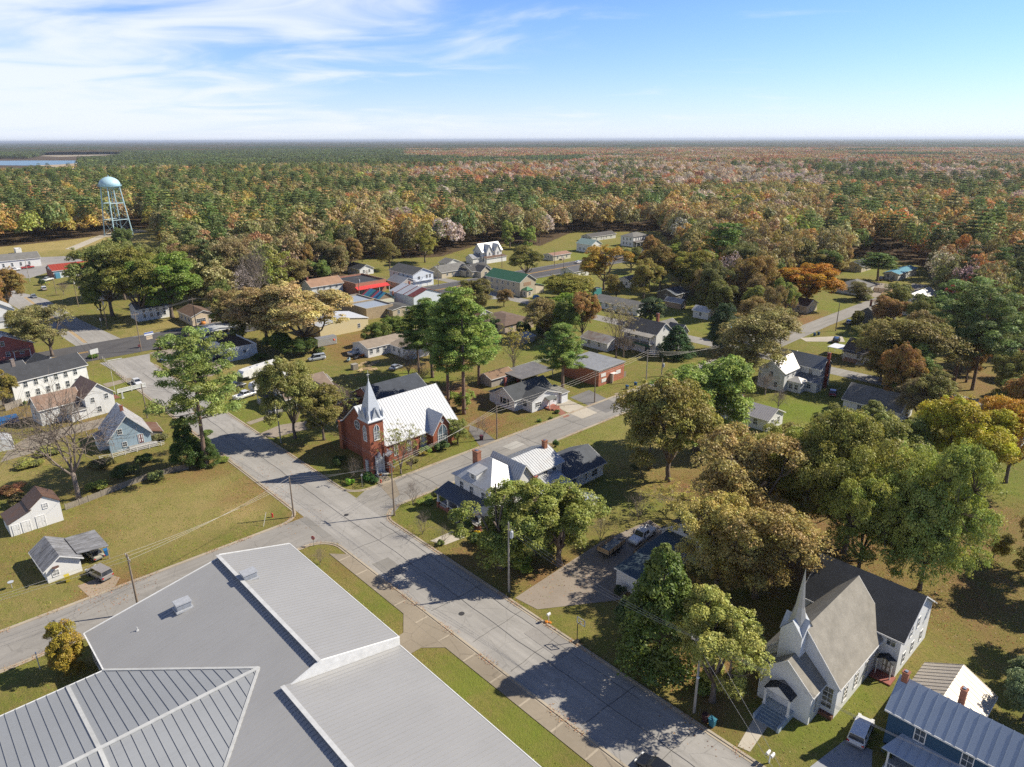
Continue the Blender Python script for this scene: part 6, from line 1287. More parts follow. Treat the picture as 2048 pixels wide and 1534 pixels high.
# campers
def camper(px, py, ang, label, L=10.0, slides=True):
    e = empty('camper_trailer', tuple(G(px, py)), GRID+math.radians(ang), label, 'camper', 'camper trailers on the lawn'); w = 1.25
    b = MB(); prof = [(-L/2, .7), (-L/2, 3.3), (L/2-2.2, 3.3), (L/2-.5, 3.15), (L/2+.1, 2.4), (L/2, 1.5), (L/2-1.9, 1.4), (L/2-2.0, .7)]; n = len(prof)
    b.add([(x, -w, z) for x, z in prof]+[(x, w, z) for x, z in prof], [tuple(range(n-1, -1, -1)), tuple(range(n, 2*n))]+[(i, (i+1) % n, n+(i+1) % n, n+i) for i in range(n)]); b.build('body', plain((.76, .75, .72), .35), e)
    MB().box(-L/2, -w-.01, 1.35, L/2-2, -w+.01, 1.55).box(-L/2, -w-.01, .75, L/2-2.1, -w+.01, .95).build('stripe', plain((.18, .20, .24), .4), e)
    for x in (-3, 0, 2.3): MB().box(x-.35, -.35, 3.3, x+.35, .35, 3.5).build('roof_vent', plain((.6, .6, .6), .4), e)
    if slides:
        for x0, x1 in ((-3.9, -1.0), (1.0, 2.4)):
            s = MB().box(x0, -w-.85, 1.0, x1, -w, 2.95).build('slide_out', plain((.76, .75, .72), .35), e); MB().box(x0-.05, -w-.9, 2.95, x1+.05, -w, 3.02).build('slide_roof', BLK, s); MB().box(x0+.3, -w-.87, 1.7, x1-.3, -w-.85, 2.5).build('window', CGL, s)
    for x in (-4.5, -.3, 3.2): MB().box(x-.4, -w-.02, 1.8, x+.4, -w, 2.5).build('window', CGL, e)
    for x in (-1.2, -.3):
        for s in (-1, 1): o = inst('wheel', _vm['wheel'][0], e, (x, s*(w-.12), .38), 0, (.38, 1, .38)); inst('rim', _vm['wheel'][1], o)
    MB().box(-L/2+.2, -w+.1, .5, L/2-2.1, w-.1, .7).tube([(L/2-1, 0, 1.4), (L/2-1.1, 0, .1)], .05, 5).build('chassis', BLK, e); return e
camper(519, 752, -166, 'long white camper trailer with slide outs, behind the other camper', 12.5); camper(540, 778, -166, 'white fifth wheel camper nearer the pale yellow house', 11.5, False)
def utrailer(px, py, ang, label, wc, L=4.8, H=.75, load=None):
    e = empty('utility_trailer', tuple(G(px, py)), GRID+math.radians(ang), label, 'trailer', 'wooden sided trailers on the gravel drive'); w = 1.1; m_ = wood(wc)
    MB().box(-L/2, -w, .78, L/2, w, .88).build('deck', plain((.30, .31, .28), .6), e)
    for s in (-1, 1):
        q = MB(); 
        for k in range(3): q.box(-L/2, s*w-.04, .88+k*H/3+.02, L/2, s*w+.04, .88+(k+1)*H/3-.01)
        q.build('side_board', m_, e)
    q = MB()
    for k in range(3): q.box(-L/2-.04, -w, .88+k*H/3+.02, -L/2+.04, w, .88+(k+1)*H/3-.01)
    q.build('end_board', m_, e)
    q = MB(); 
    for x in np.linspace(-L/2, L/2, 5):
        for s in (-1, 1): q.box(x-.05, s*(w+.07)-.03, .6, x+.05, s*(w+.07)+.03, .88+H)
    q.build('stakes', BLK, e); MB().box(-L/2, -w+.1, .55, L/2, w-.1, .78).tube([(L/2, .8, .6), (L/2+1.4, 0, .55)], .06, 5).tube([(L/2, -.8, .6), (L/2+1.4, 0, .55)], .06, 5).build('chassis', BLK, e)
    for x in (-.6, .3):
        for s in (-1, 1): o = inst('wheel', _vm['wheel'][0], e, (x, s*(w+.14), .38), 0, (.38, 1, .38)); inst('rim', _vm['wheel'][1], o)
    if load: MB().lathe([(.9, .88), (.8, 1.2), (.3, 1.35), (.02, 1.4)], 9).build('brush_load', wood(load), e)
    return e
utrailer(1222, 1102, 6, 'tall wooden sided tandem trailer on the gravel drive', (.62, .42, .22)); utrailer(1292, 1108, 8, 'low wooden trailer holding brush beside the tall one', (.42, .30, .18), 4.2, .45, (.25, .2, .12))
# parked things by the warehouse
e = empty('jet_ski', tuple(G(698, 722)), GRID+.9, 'blue and white jet ski on its trailer near the lumber', 'jet ski'); b = MB(); loftx(b, [(-1.4, .4, .8, .45), (-.4, .35, 1.0, .5), (.5, .4, .95, .45), (1.5, .6, .8, .08)]); b.build('hull', carpaint((.45, .6, .65)), e); MB().box(-1.1, -.22, .95, 0, .22, 1.2).build('seat', BLK, e); MB().tube([(.3, -.4, 1.3), (.3, .4, 1.3)], .04, 5).tube([(.3, 0, .9), (.3, 0, 1.3)], .05, 5).build('handlebar', BLK, e)
def mower(px, py, c, label):
    e = empty('riding_mower', tuple(G(px, py)), GRID, label, 'mower', 'mowers by the warehouse wall'); b = MB(); loftx(b, [(-.9, .35, .75, .4), (0, .3, .7, .45), (.3, .35, .95, .3), (1.0, .4, .9, .28)]); b.build('body', plain(c, .4), e); MB().box(-.55, -.22, .72, -.1, .22, .85).box(-.6, -.22, .8, -.5, .22, 1.25).build('seat', BLK, e)
    for x, s_, r in ((-.6, 1, .3), (-.6, -1, .3), (.8, 1, .2), (.8, -1, .2)): inst('wheel', _vm['wheel'][0], e, (x, s_*.45, r), 0, (r, 1, r))
mower(713, 718, (.06, .06, .07), 'black riding mower between the jet ski and warehouse'); mower(723, 714, (.6, .18, .03), 'orange riding mower against the warehouse corner')
def lumber(px, py, n, rz, label):
    e = empty('lumber_pile', tuple(G(px, py)), rz, label, 'lumber pile', 'lumber piles on the lawn'); r = random.Random(px); m_ = wood((.56, .42, .24))
    for k in range(n):
        a = r.uniform(-.35, .35); b = MB().box(-1.4+r.uniform(-.3, .3), -.5+.11*k, .05+.09*(k % 5), 1.4, -.4+.11*k, .13+.09*(k % 5)); o = b.build('plank', m_, e); o.rotation_euler = (0, 0, a*.3)
for k, (x, y, rz) in enumerate([(716, 733, .8), (730, 727, .7), (742, 731, .9), (735, 738, .5), (750, 726, .8), (722, 741, 1.4), (746, 740, .7)]): lumber(x, y, 9, rz, 'pile of yellow planks on the grass by the tan roofed warehouse')
e = empty('plywood_crate', tuple(G(707, 741)), GRID, 'grey plywood crate at the left end of the lumber piles', 'crate'); MB().box(0, 0, 0, 1.7, 1.5, 1.6).build('sides', wood((.30, .26, .2)), e); MB().box(-.06, -.06, 1.6, 1.76, 1.56, 1.68).build('lid', wood((.36, .33, .28)), e)
# bins
def bin_(px, py, c, label, ang=0, grp='wheeled bins'):
    e = empty('wheeled_bin', tuple(G(px, py)), GRID+ang, label, 'bin', grp)
    MB().add([(-.25, -.28, .05), (.25, -.28, .05), (.25, .28, .05), (-.25, .28, .05), (-.32, -.36, 1.0), (.32, -.36, 1.0), (.32, .36, 1.0), (-.32, .36, 1.0)], [(0,3,2,1),(4,5,6,7),(0,1,5,4),(1,2,6,5),(2,3,7,6),(3,0,4,7)]).build('body', plain(c, .5), e)
    MB().slab([(-.34, -.4, 1.06), (.34, -.4, 1.06), (.36, .42, 1.12), (-.36, .42, 1.12)], .06).build('lid', plain(sc(c, 1.2), .5), e)
    for s in (-1, 1): inst('wheel', _vm['wheel'][0], e, (s*.27, .3, .12), math.pi/2, (.12, .3, .12))
    return e
BB = (.02, .07, .16); bin_(1254, 778, BB, 'blue bin nearer the road in front of the brick office'); bin_(1271, 772, BB, 'dark blue bin right of its twin by the brick office', .3); bin_(1424, 1452, (.03, .16, .22), 'teal bin at the kerb left of the white church'); bin_(1411, 1444, (.05, .02, .02), 'dark bin in shade beside the teal one')
bin_(214, 1110, (.02, .14, .35), 'bright blue bin at the carport corner'); bin_(1629, 672, BB, 'blue bin left of the pair by the side street'); bin_(1637, 670, BB, 'blue bin right of the pair by the side street'); bin_(1036, 765, (.25, .05, .04), 'red bin behind the bungalow'); bin_(1043, 763, (.03, .08, .2), 'blue bin behind the bungalow'); bin_(170, 834, BB, 'blue bin against the brown roofed house')
bin_(1719, 647, BB, 'blue bin in front of the slate grey house'); bin_(963, 880, (.12, .03, .05), 'maroon bin on the drive right of the brick church'); bin_(136, 1163, (.45, .36, .03), 'yellow bin beside the tin roofed cottage wall')
e = empty('blue_tarp_pile', tuple(G(1072, 597)), GRID, 'blue covered heap on the lawn of the green roofed hall', 'covered heap'); MB().lathe([(1.6, 0), (1.5, .9), (.9, 1.5), (.1, 1.6)], 9).build('tarp', plain((.04, .16, .33), .4), e)
e = empty('blue_pool', tuple(G(4, 845)), GRID, 'blue tarp covered box at the left edge', 'tarp'); MB().box(-1.5, -2, 0, 3.2, 1.5, .9).box(-1.6, -2.1, .9, 3.3, 1.6, 1.0).build('cover', plain((.02, .13, .33), .4), e)
e = empty('quonset_shed', tuple(G(-5, 905)), GRID-.1, 'white rounded tin shed at the left edge', 'shed'); b = MB(); n = 10
for i in range(n): a0, a1 = math.pi*i/n, math.pi*(i+1)/n; b.add([(2.2*math.cos(a0)+1, 0, 1.2+1.5*math.sin(a0)), (2.2*math.cos(a1)+1, 0, 1.2+1.5*math.sin(a1)), (2.2*math.cos(a1)+1, 5, 1.2+1.5*math.sin(a1)), (2.2*math.cos(a0)+1, 5, 1.2+1.5*math.sin(a0))], [(0, 1, 2, 3)])
b.build('roof', metalroof((.6, .6, .58), .2), e); MB().box(-1.15, .05, 0, 3.15, 4.95, 1.2).add([(1+2.2*math.cos(math.pi*i/n), .05, 1.2+1.5*math.sin(math.pi*i/n)) for i in range(n+1)], [tuple(range(n+1))[::-1]]).build('wall', plain((.6, .6, .58)), e)
# ------------------------------------------------------------------ water tower
TWc = plain((.46, .66, .72), .5); P0 = G(238, 471); e = empty('water_tower', tuple(P0), GRID+.25, 'pale blue domed water tower on slanting legs beyond the town', 'water tower'); Ht = hat(P0, 350)
z0 = Ht*.80; MB().lathe([(.6, z0-1.4), (3.0, z0-1.0), (5.2, z0-.1), (6.5, z0+1.2), (6.8, z0+2.0), (6.6, z0+3.2), (5.6, z0+4.9), (3.9, z0+6.2), (2.0, z0+7.0), (.1, z0+7.3)], 28).build('tank', TWc, e, smooth=True)
MB().lathe([(6.3, z0+.9), (7.5, z0+.9), (7.5, z0+1.05), (6.3, z0+1.05)], 28).build('walkway', TWc, e); rl = MB()
for k in range(28): a = 2*math.pi*k/28; rl.tube([(7.45*math.cos(a), 7.45*math.sin(a), z0+1.0), (7.45*math.cos(a), 7.45*math.sin(a), z0+2.0)], .04, 4)
rl.tube([(7.45*math.cos(2*math.pi*k/28), 7.45*math.sin(2*math.pi*k/28), z0+2.0) for k in range(29)], .05, 4).build('walkway_railing', TWc, e)
lg = lambda k, z: ((9.4-(9.4-6.1)*z/z0)*math.cos(math.pi/4+k*math.pi/2), (9.4-(9.4-6.1)*z/z0)*math.sin(math.pi/4+k*math.pi/2), z)
for k in range(4): MB().tube([lg(k, 0), lg(k, z0+.9)], [.40, .36], 10).build('leg', TWc, e)
MB().tube([(0, 0, 0), (0, 0, z0-2)], .75, 12).build('riser', TWc, e) if False else MB().tube([(0, 0, 0), (0, 0, z0-1.8)], .22, 8).build('riser_pipe', TWc, e)
for f in (.34, .68):
    for k in range(4): MB().tube([lg(k, z0*f), lg((k+1) % 4, z0*f)], .2, 6).build('strut', TWc, e)
for f0, f1 in ((0.02, .34), (.34, .68), (.68, 1.0)):
    for k in range(4): MB().tube([lg(k, z0*f0), lg((k+1) % 4, z0*f1)], .05, 4).tube([lg((k+1) % 4, z0*f0), lg(k, z0*f1)], .05, 4).build('tie_rod', TWc, e)
MB().lathe([(.25, z0+7.3), (.25, z0+8.0), (0.02, z0+8.2)], 8).build('vent', TWc, e)
# ------------------------------------------------------------------ poles and cables
PWD = wood((.27, .21, .155)); PWL = wood((.40, .36, .30))
POLES = {}
def pole(key, bx, by, ty, label, arm=True, tf=0, lamp=None, light=False, ra=0, r=.15, braces=True):
    B = G(bx, by); H = hat(B, ty); m_ = PWL if light else PWD
    e = empty('utility_pole', tuple(B), GRID+math.radians(ra), label, 'utility pole', 'utility poles along the streets')
    MB().tube([(0, 0, -.1), (0, 0, H*.5), (0, 0, H)], [r*1.15, r*.95, r*.7], 8).build('post', m_, e)
    if arm:
        MB().box(-.06, -1.15, H-.75, .06, 1.15, H-.6).build('crossarm', m_, e)
        for y in (-1.05, -.35, .4, 1.05): MB().lathe([(.05, H-.6), (.07, H-.5), (.05, H-.4), (.06, H-.36)], 6, (0, y, 0)).build('insulator', plain((.5, .48, .45), .3), e)
    else: MB().lathe([(.05, H), (.07, H+.1), (.04, H+.2)], 6).build('insulator', plain((.5, .48, .45), .3), e)
    for k in range(tf): a = k*2.1-.6; MB().lathe([(.24, H-2.5), (.27, H-2.4), (.27, H-1.5), (.2, H-1.4), (.06, H-1.35), (.06, H-1.1)], 12, (.42*math.cos(a), .42*math.sin(a), 0)).build('transformer', plain((.58, .60, .62), .5), e)
    if lamp is not None:
        dx, dy = math.cos(lamp), math.sin(lamp); zl_ = H*.66; MB().tube([(0, 0, zl_), (dx*.8, dy*.8, zl_+.35), (dx*1.9, dy*1.9, zl_+.3), (dx*2.3, dy*2.3, zl_+.2)], .035, 6).build('lamp_arm', plain((.55, .56, .57), .4, .6), e)
        MB().lathe([(.02, .18), (.14, .16), (.2, .05), (.17, 0), (.1, -.06)], 10, (dx*2.5, dy*2.5, zl_+.05)).build('lamp_head', plain((.62, .63, .62), .4), e)
    POLES[key] = (B, H, math.degrees(GRID)+ra, arm); return e
pole('a', 279, 1226, 1108, 'pole rising behind the school roof edge on the left'); pole('b', 588, 1034, 954, 'short bare pole at the corner of the left lawn', arm=False); pole('c', 789, 1031, 925, 'tall pole at the street corner in front of the brick church', ra=0, tf=0)
pole('d', 1018, 1184, 1046, 'pole with one grey transformer in front of the corner house trees', arm=False, tf=1, light=True); pole('e', 1388, 1425, 1273, 'pole with street lamp arm left of the white church', arm=True, lamp=math.radians(190), light=True, ra=20)
pole('f', 562, 886, 776, 'pole with transformer beside the pale yellow porch house', tf=1, ra=90, light=True); pole('g', 994, 878, 812, 'short pole on the lawn right of the brick church', arm=False); pole('h', 1189, 805, 742, 'slim pole between bungalow and brick office', arm=False); pole('i', 1292, 763, 700, 'grey pole at the edge of the brick office lawn', arm=False, light=True)
pole('j', 1323, 752, 718, 'stubby pole right of the grey one near the brick office', arm=False, light=True, tf=1); pole('k', 1434, 735, 690, 'pole carrying three transformers at the side street crossing', tf=3, light=True); pole('l', 295, 836, 768, 'pole beside the light blue house', arm=False); pole('m', 283, 702, 625, 'pole at the highway corner next to the stop sign', ra=90)
pole('n', 393, 655, 595, 'pole in front of the cream shop by the highway', ra=90, arm=True); pole('o', 215, 657, 596, 'pole with lamp arm at the highway corner by the dark oaks', tf=1, lamp=math.radians(120), ra=90); pole('p', 157, 613, 557, 'pole with transformer on the lawn of the pale house', tf=1, ra=90); pole('q', 113, 588, 560, 'plain pole behind the driving white suv', arm=False)
pole('r', 60, 563, 515, 'light coloured pole on the far left lawn', arm=False, light=True); pole('s', 719, 594, 553, 'pole standing before the red awning store', tf=1); pole('t', 716, 527, 492, 'pole before the dark wood left of the small white house', arm=True, r=.12); pole('u', 877, 572, 528, 'pole between garage building and beige houses', arm=True); pole('v', 1004, 536, 500, 'pole right of the victorian house', arm=False)
pole('w', 1109, 533, 500, 'pole in front of the mobile home', arm=False); pole('x', 1127, 546, 515, 'pole on the near side of the highway', arm=False); pole('y', 1194, 628, 590, 'pole on the lawn by the teal trailer', arm=True, r=.12); pole('z', 1671, 662, 606, 'dark pole beside the upper side street', arm=False); pole('A', 1801, 612, 575, 'dark pole at the far end of the side street', arm=False)
pole('B', 199, 434, 419, 'tiny far pole left of the water tower', arm=True, r=.12); pole('C', 300, 456, 437, 'tiny far pole right of the water tower', arm=True, r=.12); pole('D', 1735, 527, 511, 'far pole in front of the dark wood at right', arm=True, r=.12); pole('E', 330, 1640, 1480, 'unused', arm=False) if False else None
WIREM = plain((.36, .34, .31), .6, .2); WIRED = plain((.06, .06, .06), .6)
def cable(a, b_, n=3, sag=.5, r=.018, m_=WIREM, da=0.0, db=0.0, lab='overhead cables strung between street poles', low=False):
    def att(key, i):
        if isinstance(key, tuple): return np.array(key)
        B, H, ang, arm = POLES[key]; a_ = math.radians(ang+90); off = (-1.05+2.1*i/max(1, n-1)) if arm and n > 1 and not low else 0.0
        z = (H-.4 if arm and not low else H-.1-i*.6) if not low else H-1.6-i*.3
        return np.array([B[0]+math.cos(a_)*off, B[1]+math.sin(a_)*off, z])
    for i in range(n):
        p = att(a, i); q = att(b_, i); pts = [tuple(p+(q-p)*t+np.array([0, 0, -4*sag*t*(1-t)])) for t in np.linspace(0, 1, 11)]
        d = min(np.linalg.norm(p), np.linalg.norm(q)); rr_ = r
        o = MB().tube(pts, rr_, 4).build('power_cable', m_); tag(o, lab, 'cable', lab)
cable('b', 'c', 3, .3, lab='cables between the lawn corner pole and church corner pole'); cable('a', 'b', 3, .6, lab='cables along the left lawn to its corner pole'); cable('c', 'g', 3, .4, lab='cables in front of the brick church nave'); cable('g', 'h', 3, .5, lab='cables in front of the white bungalow'); cable('h', 'i', 3, .4, lab='cables in front of the brick office')
cable('i', 'k', 4, .8, lab='bundle of cables over the side street trees'); cable('f', 'c', 2, 1.0, lab='cables along the left side of the brick church'); cable('l', 'f', 3, 1.0, r=.015, m_=WIRED, lab='dark cables over the main street by the leaning pine'); cable('c', 'd', 2, .8, r=.015, m_=WIRED, lab='dark cables over the corner house yard'); cable('d', 'e', 3, 1.3, lab='cables over the gravel drive')
PE = POLES['e'][0]; far_e = tuple(W(104, 3.5, 10.0)); cable('e', tuple(W(112, 9, 9.0)), 3, .5, lab='cables passing in front of the white church'); cable('e', tuple(W(86, -3, 7.0)+EU*12-EV*8), 2, .2, r=.02, lab='bright cables crossing down over the main street'); cable('a', tuple(W(5.0, -80, 10)), 3, .5, lab='cables over the lower left street')
cable('m', 'n', 3, .6, .03, WIRED, lab='dark cables above the weedy corner lot'); cable('o', 'm', 2, .6, .03, WIRED, lab='cables from the oak corner pole to the highway pole'); cable('p', 'o', 3, .8, .03, WIRED, lab='cables along the far road lawn'); cable('n', 's', 3, 3, .03, WIRED, lab='dark cables along the highway trees'); cable('s', 'u', 2, 2, .03, WIRED, lab='cables above the highway shops'); cable('u', 'v', 2, 1, .03, WIRED, lab='cables above the beige houses')
# ------------------------------------------------------------------ signs and small things
def signpost(px, py, ty, w, h, c, label, cat='sign', ang=0, back=None, posts=1, name='street_sign', shape='box', text=None, tc_=(.8, .8, .8)):
    B = G(px, py); H = max(2.0, hat(B, ty)); e = empty(name, tuple(B), GRID+math.radians(ang), label, cat)
    for k in range(posts): x = 0 if posts == 1 else (-w*.36+w*.72*k); MB().tube([(x, 0, 0), (x, 0, H-.1)], .045, 6).build('post', plain((.45, .45, .45), .4, .6) if posts == 1 else wood((.4, .3, .22)), e)
    if shape == 'oct':
        P_ = [(w/2*math.cos(math.pi/8+k*math.pi/4), w/2*math.sin(math.pi/8+k*math.pi/4)) for k in range(8)]
        MB().add([(x, -.08, H-.4+z) for x, z in P_]+[(x, -.05, H-.4+z) for x, z in P_], [tuple(range(8)), tuple(range(15, 7, -1))]+[(i, 8+i, 8+(i+1) % 8, (i+1) % 8) for i in range(8)]).build('panel', plain(c, .4), e)
    else: MB().box(-w/2, -.1, H-h, w/2, -.05, H).build('panel', plain(c, .5), e)
    if text:
        cu = bpy.data.curves.new('lettering', 'FONT'); cu.body = text; cu.size = .28 if shape == 'oct' else h*.5; cu.align_x = 'CENTER'; cu.align_y = 'CENTER'; cu.extrude = .004; cu.resolution_u = 3; c_ob = bpy.data.objects.new('lettering_source', cu); lm = bpy.data.meshes.new_from_object(c_ob); bpy.data.objects.remove(c_ob); t_ = bpy.data.objects.new('lettering', lm); COL.objects.link(t_); t_.parent = e
        t_.location = (0, -.115, H-.4 if shape == 'oct' else H-h/2); t_.rotation_euler = (math.pi/2, 0, 0); lm.materials.clear(); lm.materials.append(plain(tc_, .5))
    return e
RED = (.50, .03, .03)
signpost(281, 705, 689, .85, .85, RED, 'red stop sign at the highway corner', 'stop sign', -30, shape='oct', text='STOP', name='stop_sign'); signpost(628, 1092, 1075, .75, .75, RED, 'red stop sign at the school corner above the brown shrub', 'stop sign', -60, shape='oct', text='STOP', name='stop_sign')
e = signpost(302, 694, 664, 3.0, 1.0, (.75, .76, .78), 'white and blue pole sign beside the highway', 'sign', 10, name='business_sign'); B_ = hat(G(302, 694), 664); MB().box(-1.5, -.12, B_-.45, 1.5, -.1, B_-.08).build('blue_band', plain((.05, .12, .42)), e); MB().box(-1.0, -.09, B_-2.4, 1.0, -.05, B_-1.2).build('lower_panel', plain((.62, .52, .38)), e); MB().box(-.9, -.11, B_-1.75, .9, -.09, B_-1.6).build('panel_line', plain((.3, .25, .2)), e)
signpost(192, 722, 698, 2.6, 1.5, (.52, .53, .52), 'pale board sign on two posts at the end of the raised walk', 'sign', 20, posts=2, name='notice_board'); signpost(204, 655, 636, .8, 1.0, (.78, .78, .78), 'white rectangular sign near the oak corner', 'sign', -80); signpost(725, 977, 948, .4, .4, (.5, .5, .5), 'thin grey sign post on the church corner lawn', 'sign')
for k, (px, py, tx) in enumerate([(1097, 1243, 1220)]): 
    e = empty('mailbox', tuple(G(px, py)), GRID, 'white mailbox at the kerb left of the basketball hoop', 'mailbox'); MB().box(-.06, -.06, 0, .06, .06, 1.1).build('post', wood((.5, .45, .4)), e); MB().box(-.28, -.16, 1.1, .28, .16, 1.25).tube([(-.28, 0, 1.28), (.28, 0, 1.28)], .16, 8).build('box', plain(WHITE, .4), e)
e = empty('mailbox', tuple(G(1538, 1526)), GRID, 'twin white mailboxes at the kerb in front of the white church', 'mailbox'); MB().box(-.06, -.06, 0, .06, .06, 1.15).build('post', plain(WHITE), e)
for y in (-.25, .25): MB().box(-.3, y-.15, 1.15, .3, y+.15, 1.32).tube([(-.3, y, 1.34), (.3, y, 1.34)], .15, 8).build('box', plain(WHITE, .4), e)
def pumpkin(px, py, s, label):
    e = empty('pumpkin', tuple(G(px, py)), 0, label, 'pumpkin', 'pumpkins'); MB().lathe([(.08*s, .02), (.3*s, .08*s), (.38*s, .28*s), (.28*s, .48*s), (.05*s, .5*s)], 12).build('shell', plain((.72, .25, .03), .5), e); MB().tube([(0, 0, .48*s), (.02, .02, .62*s)], .04*s, 5).build('stalk', plain((.1, .15, .04)), e)
pumpkin(1093, 1246, .7, 'orange pumpkin left of the white mailbox'); pumpkin(1100, 1247, .6, 'orange pumpkin right of the white mailbox'); pumpkin(407, 649, 2.3, 'large orange pumpkin decoration at the cream shop door'); pumpkin(761, 952, .9, 'orange pumpkin by the brick church door')
e = empty('basketball_hoop', tuple(G(1154, 1284)), GRID, 'black basketball hoop and backboard beside the main street', 'basketball hoop'); MB().tube([(0, 0, 0), (0, 0, 2.9), (.25, -.3, 3.3)], .06, 6).build('post', BLK, e)
f_ = MB(); f_.box(.2, -1.1, 2.9, .26, -.95, 3.9).box(.2, .2, 2.9, .26, .35, 3.9).box(.2, -1.1, 3.8, .26, .35, 3.9).box(.2, -1.1, 2.9, .26, .35, 3.0).box(.2, -.6, 3.1, .26, -.15, 3.15).box(.2, -.6, 3.4, .26, -.15, 3.45); f_.build('backboard', plain((.35, .36, .37)), e); MB().box(-.5, -.3, 0, .4, .3, .2).build('base', BLK, e)
rg = MB(); rg.tube([(.48+.22*math.cos(a), -.38+.22*math.sin(a), 3.05) for a in np.linspace(0, 6.283, 13)], .015, 4).build('rim', plain((.6, .15, .03)), e)
e = empty('fire_hydrant', tuple(G(545, 1034)), 0, 'red fire hydrant on the left lawn near its corner pole', 'hydrant'); MB().lathe([(.18, 0), (.18, .1), (.12, .12), (.12, .6), (.16, .62), (.15, .7), (.05, .82), (.05, .88)], 12).build('barrel', plain(RED, .4), e); MB().tube([(-.22, 0, .5), (.22, 0, .5)], .06, 8).tube([(0, -.24, .45), (0, 0, .45)], .07, 8).build('nozzles', plain(RED, .4), e)
e = empty('fire_hydrant', tuple(G(762, 966)), 0, 'small red hydrant on the lawn before the brick church', 'hydrant'); MB().lathe([(.18, 0), (.18, .1), (.12, .12), (.12, .6), (.16, .62), (.15, .7), (.05, .82)], 12).build('barrel', plain((.55, .08, .04), .4), e); MB().tube([(-.22, 0, .5), (.22, 0, .5)], .06, 8).build('nozzles', plain(RED, .4), e)
e = empty('banner_sign', tuple(G(236, 789)), GRID+.1, 'long low white framed sign on the lawn by the kerb', 'sign'); MB().box(0, -.04, .5, 7.2, .04, 1.35).build('panel', plain((.55, .56, .52), .6), e); MB().box(-.05, -.08, .4, 7.25, .08, .52).box(-.05, -.08, 1.33, 7.25, .08, 1.45).box(-.08, -.08, 0, .05, .08, 1.45).box(7.2, -.08, 0, 7.33, .08, 1.45).box(3.5, -.08, 0, 3.65, .08, 1.45).build('frame', plain(WHITE), e)
e = empty('flagpole', tuple(G(233, 797)), GRID, 'white flagpole on the lawn beside the long white house', 'flagpole'); Hf = hat(G(233, 797), 736); MB().tube([(0, 0, 0), (0, 0, Hf)], [.07, .03], 6).build('pole', plain((.7, .68, .6), .4), e); MB().add([(0, .03, Hf*.9), (.2, .5, Hf*.86), (.1, .9, Hf*.74), (0, .04, Hf*.74)], [(0, 1, 2, 3), (3, 2, 1, 0)]).build('flag', plain((.6, .5, .5)), e)
e = empty('stone_marker', tuple(G(246, 797)), GRID, 'grey upright stone marker right of the flagpole', 'monument'); MB().box(-.3, -.25, 0, .3, .25, .3).box(-.18, -.15, .3, .18, .15, 1.8).build('stone', plain((.5, .5, .48), .8), e)
e = empty('lawn_marker', tuple(G(527, 1053)), GRID, 'leaning white guy wire guard on the lawn corner', 'marker'); MB().tube([(0, 0, 0), (1.0, .6, 2.2)], .05, 5).build('guard', plain((.7, .68, .6)), e)
e = empty('white_post', tuple(G(80, 1338)), GRID, 'white metal post at the school kerb left of the golden tree', 'post'); MB().tube([(0, 0, 0), (0, 0, 2.6)], .06, 8).box(-.06, -.3, 2.5, .06, .1, 2.62).build('shaft', plain(WHITE, .4), e)
# clothes on a line, junk
e = empty('clothesline', tuple(G(1445, 1312)), GRID+.6, 'clothesline with blue clothes under the trees', 'clothesline'); MB().tube([(-1.6, 0, 0), (-1.6, 0, 1.8)], .05, 5).tube([(1.6, 0, 0), (1.6, 0, 1.8)], .05, 5).tube([(-1.6, 0, 1.75), (1.6, 0, 1.75)], .015, 4).build('frame', plain((.4,)*3), e)
for x in (-1.0, .2): MB().box(x, -.03, .75, x+.8, .03, 1.73).build('clothing', plain((.02, .06, .18), .9), e)
# crew by the fire station trailer
def person(px, py, ang, top, pants, label):
    me = bpy.data.meshes.new('person'); V = [(0, 0, .95), (0, 0, 1.15), (0, 0, 1.42), (0, 0, 1.52), (0, .02, 1.66), (.1, 0, .9), (.12, .05, .48), (.13, .0, .06), (.13, .14, .03), (-.1, 0, .9), (-.12, -.06, .48), (-.13, -.1, .06), (-.13, .04, .03), (.2, 0, 1.4), (.27, .05, 1.12), (.22, .22, .95), (-.2, 0, 1.4), (-.27, .03, 1.12), (-.26, .12, .88)]
    E_ = [(0, 1), (1, 2), (2, 3), (3, 4), (0, 5), (5, 6), (6, 7), (7, 8), (0, 9), (9, 10), (10, 11), (11, 12), (2, 13), (13, 14), (14, 15), (2, 16), (16, 17), (17, 18)]; me.from_pydata(V, E_, []); o = bpy.data.objects.new('person', me); COL.objects.link(o); o.location = tuple(G(px, py)); o.rotation_euler = (0, 0, ang)
    md_ = o.modifiers.new('skin', 'SKIN'); R_ = [.15, .14, .15, .06, .11, .09, .07, .05, .045, .09, .07, .05, .045, .07, .05, .04, .07, .05, .04]
    for v, r in zip(me.skin_vertices[0].data, R_): v.radius = (r, r*.85)
    me.skin_vertices[0].data[0].use_root = True; o.modifiers.new('sub', 'SUBSURF').levels = 1
    m_ = mat('clothing'); g = NG(m_); sp = g.n('ShaderNodeSeparateXYZ'); g.l(g.obj(), sp.inputs[0]); c = g.mix(g.math('GREATER_THAN', sp.outputs[2], .97), pants, top); c = g.mix(g.math('GREATER_THAN', sp.outputs[2], 1.5), c, (.45, .28, .2)); g.done(c, .8); me.materials.append(m_)
    tag(o, label, 'person', 'road crew on the lawn'); return o
HV = (.45, .62, .05); OR = (.62, .16, .03)
person(92, 571, .5, HV, (.05, .06, .1), 'person in lime vest left of the crew by the road'); person(99, 570, 2.0, HV, (.6, .2, .05), 'person in lime vest and orange trousers right of the crew'); person(85, 568, 1.0, OR, (.05, .06, .1), 'person in orange top at the left of the crew')
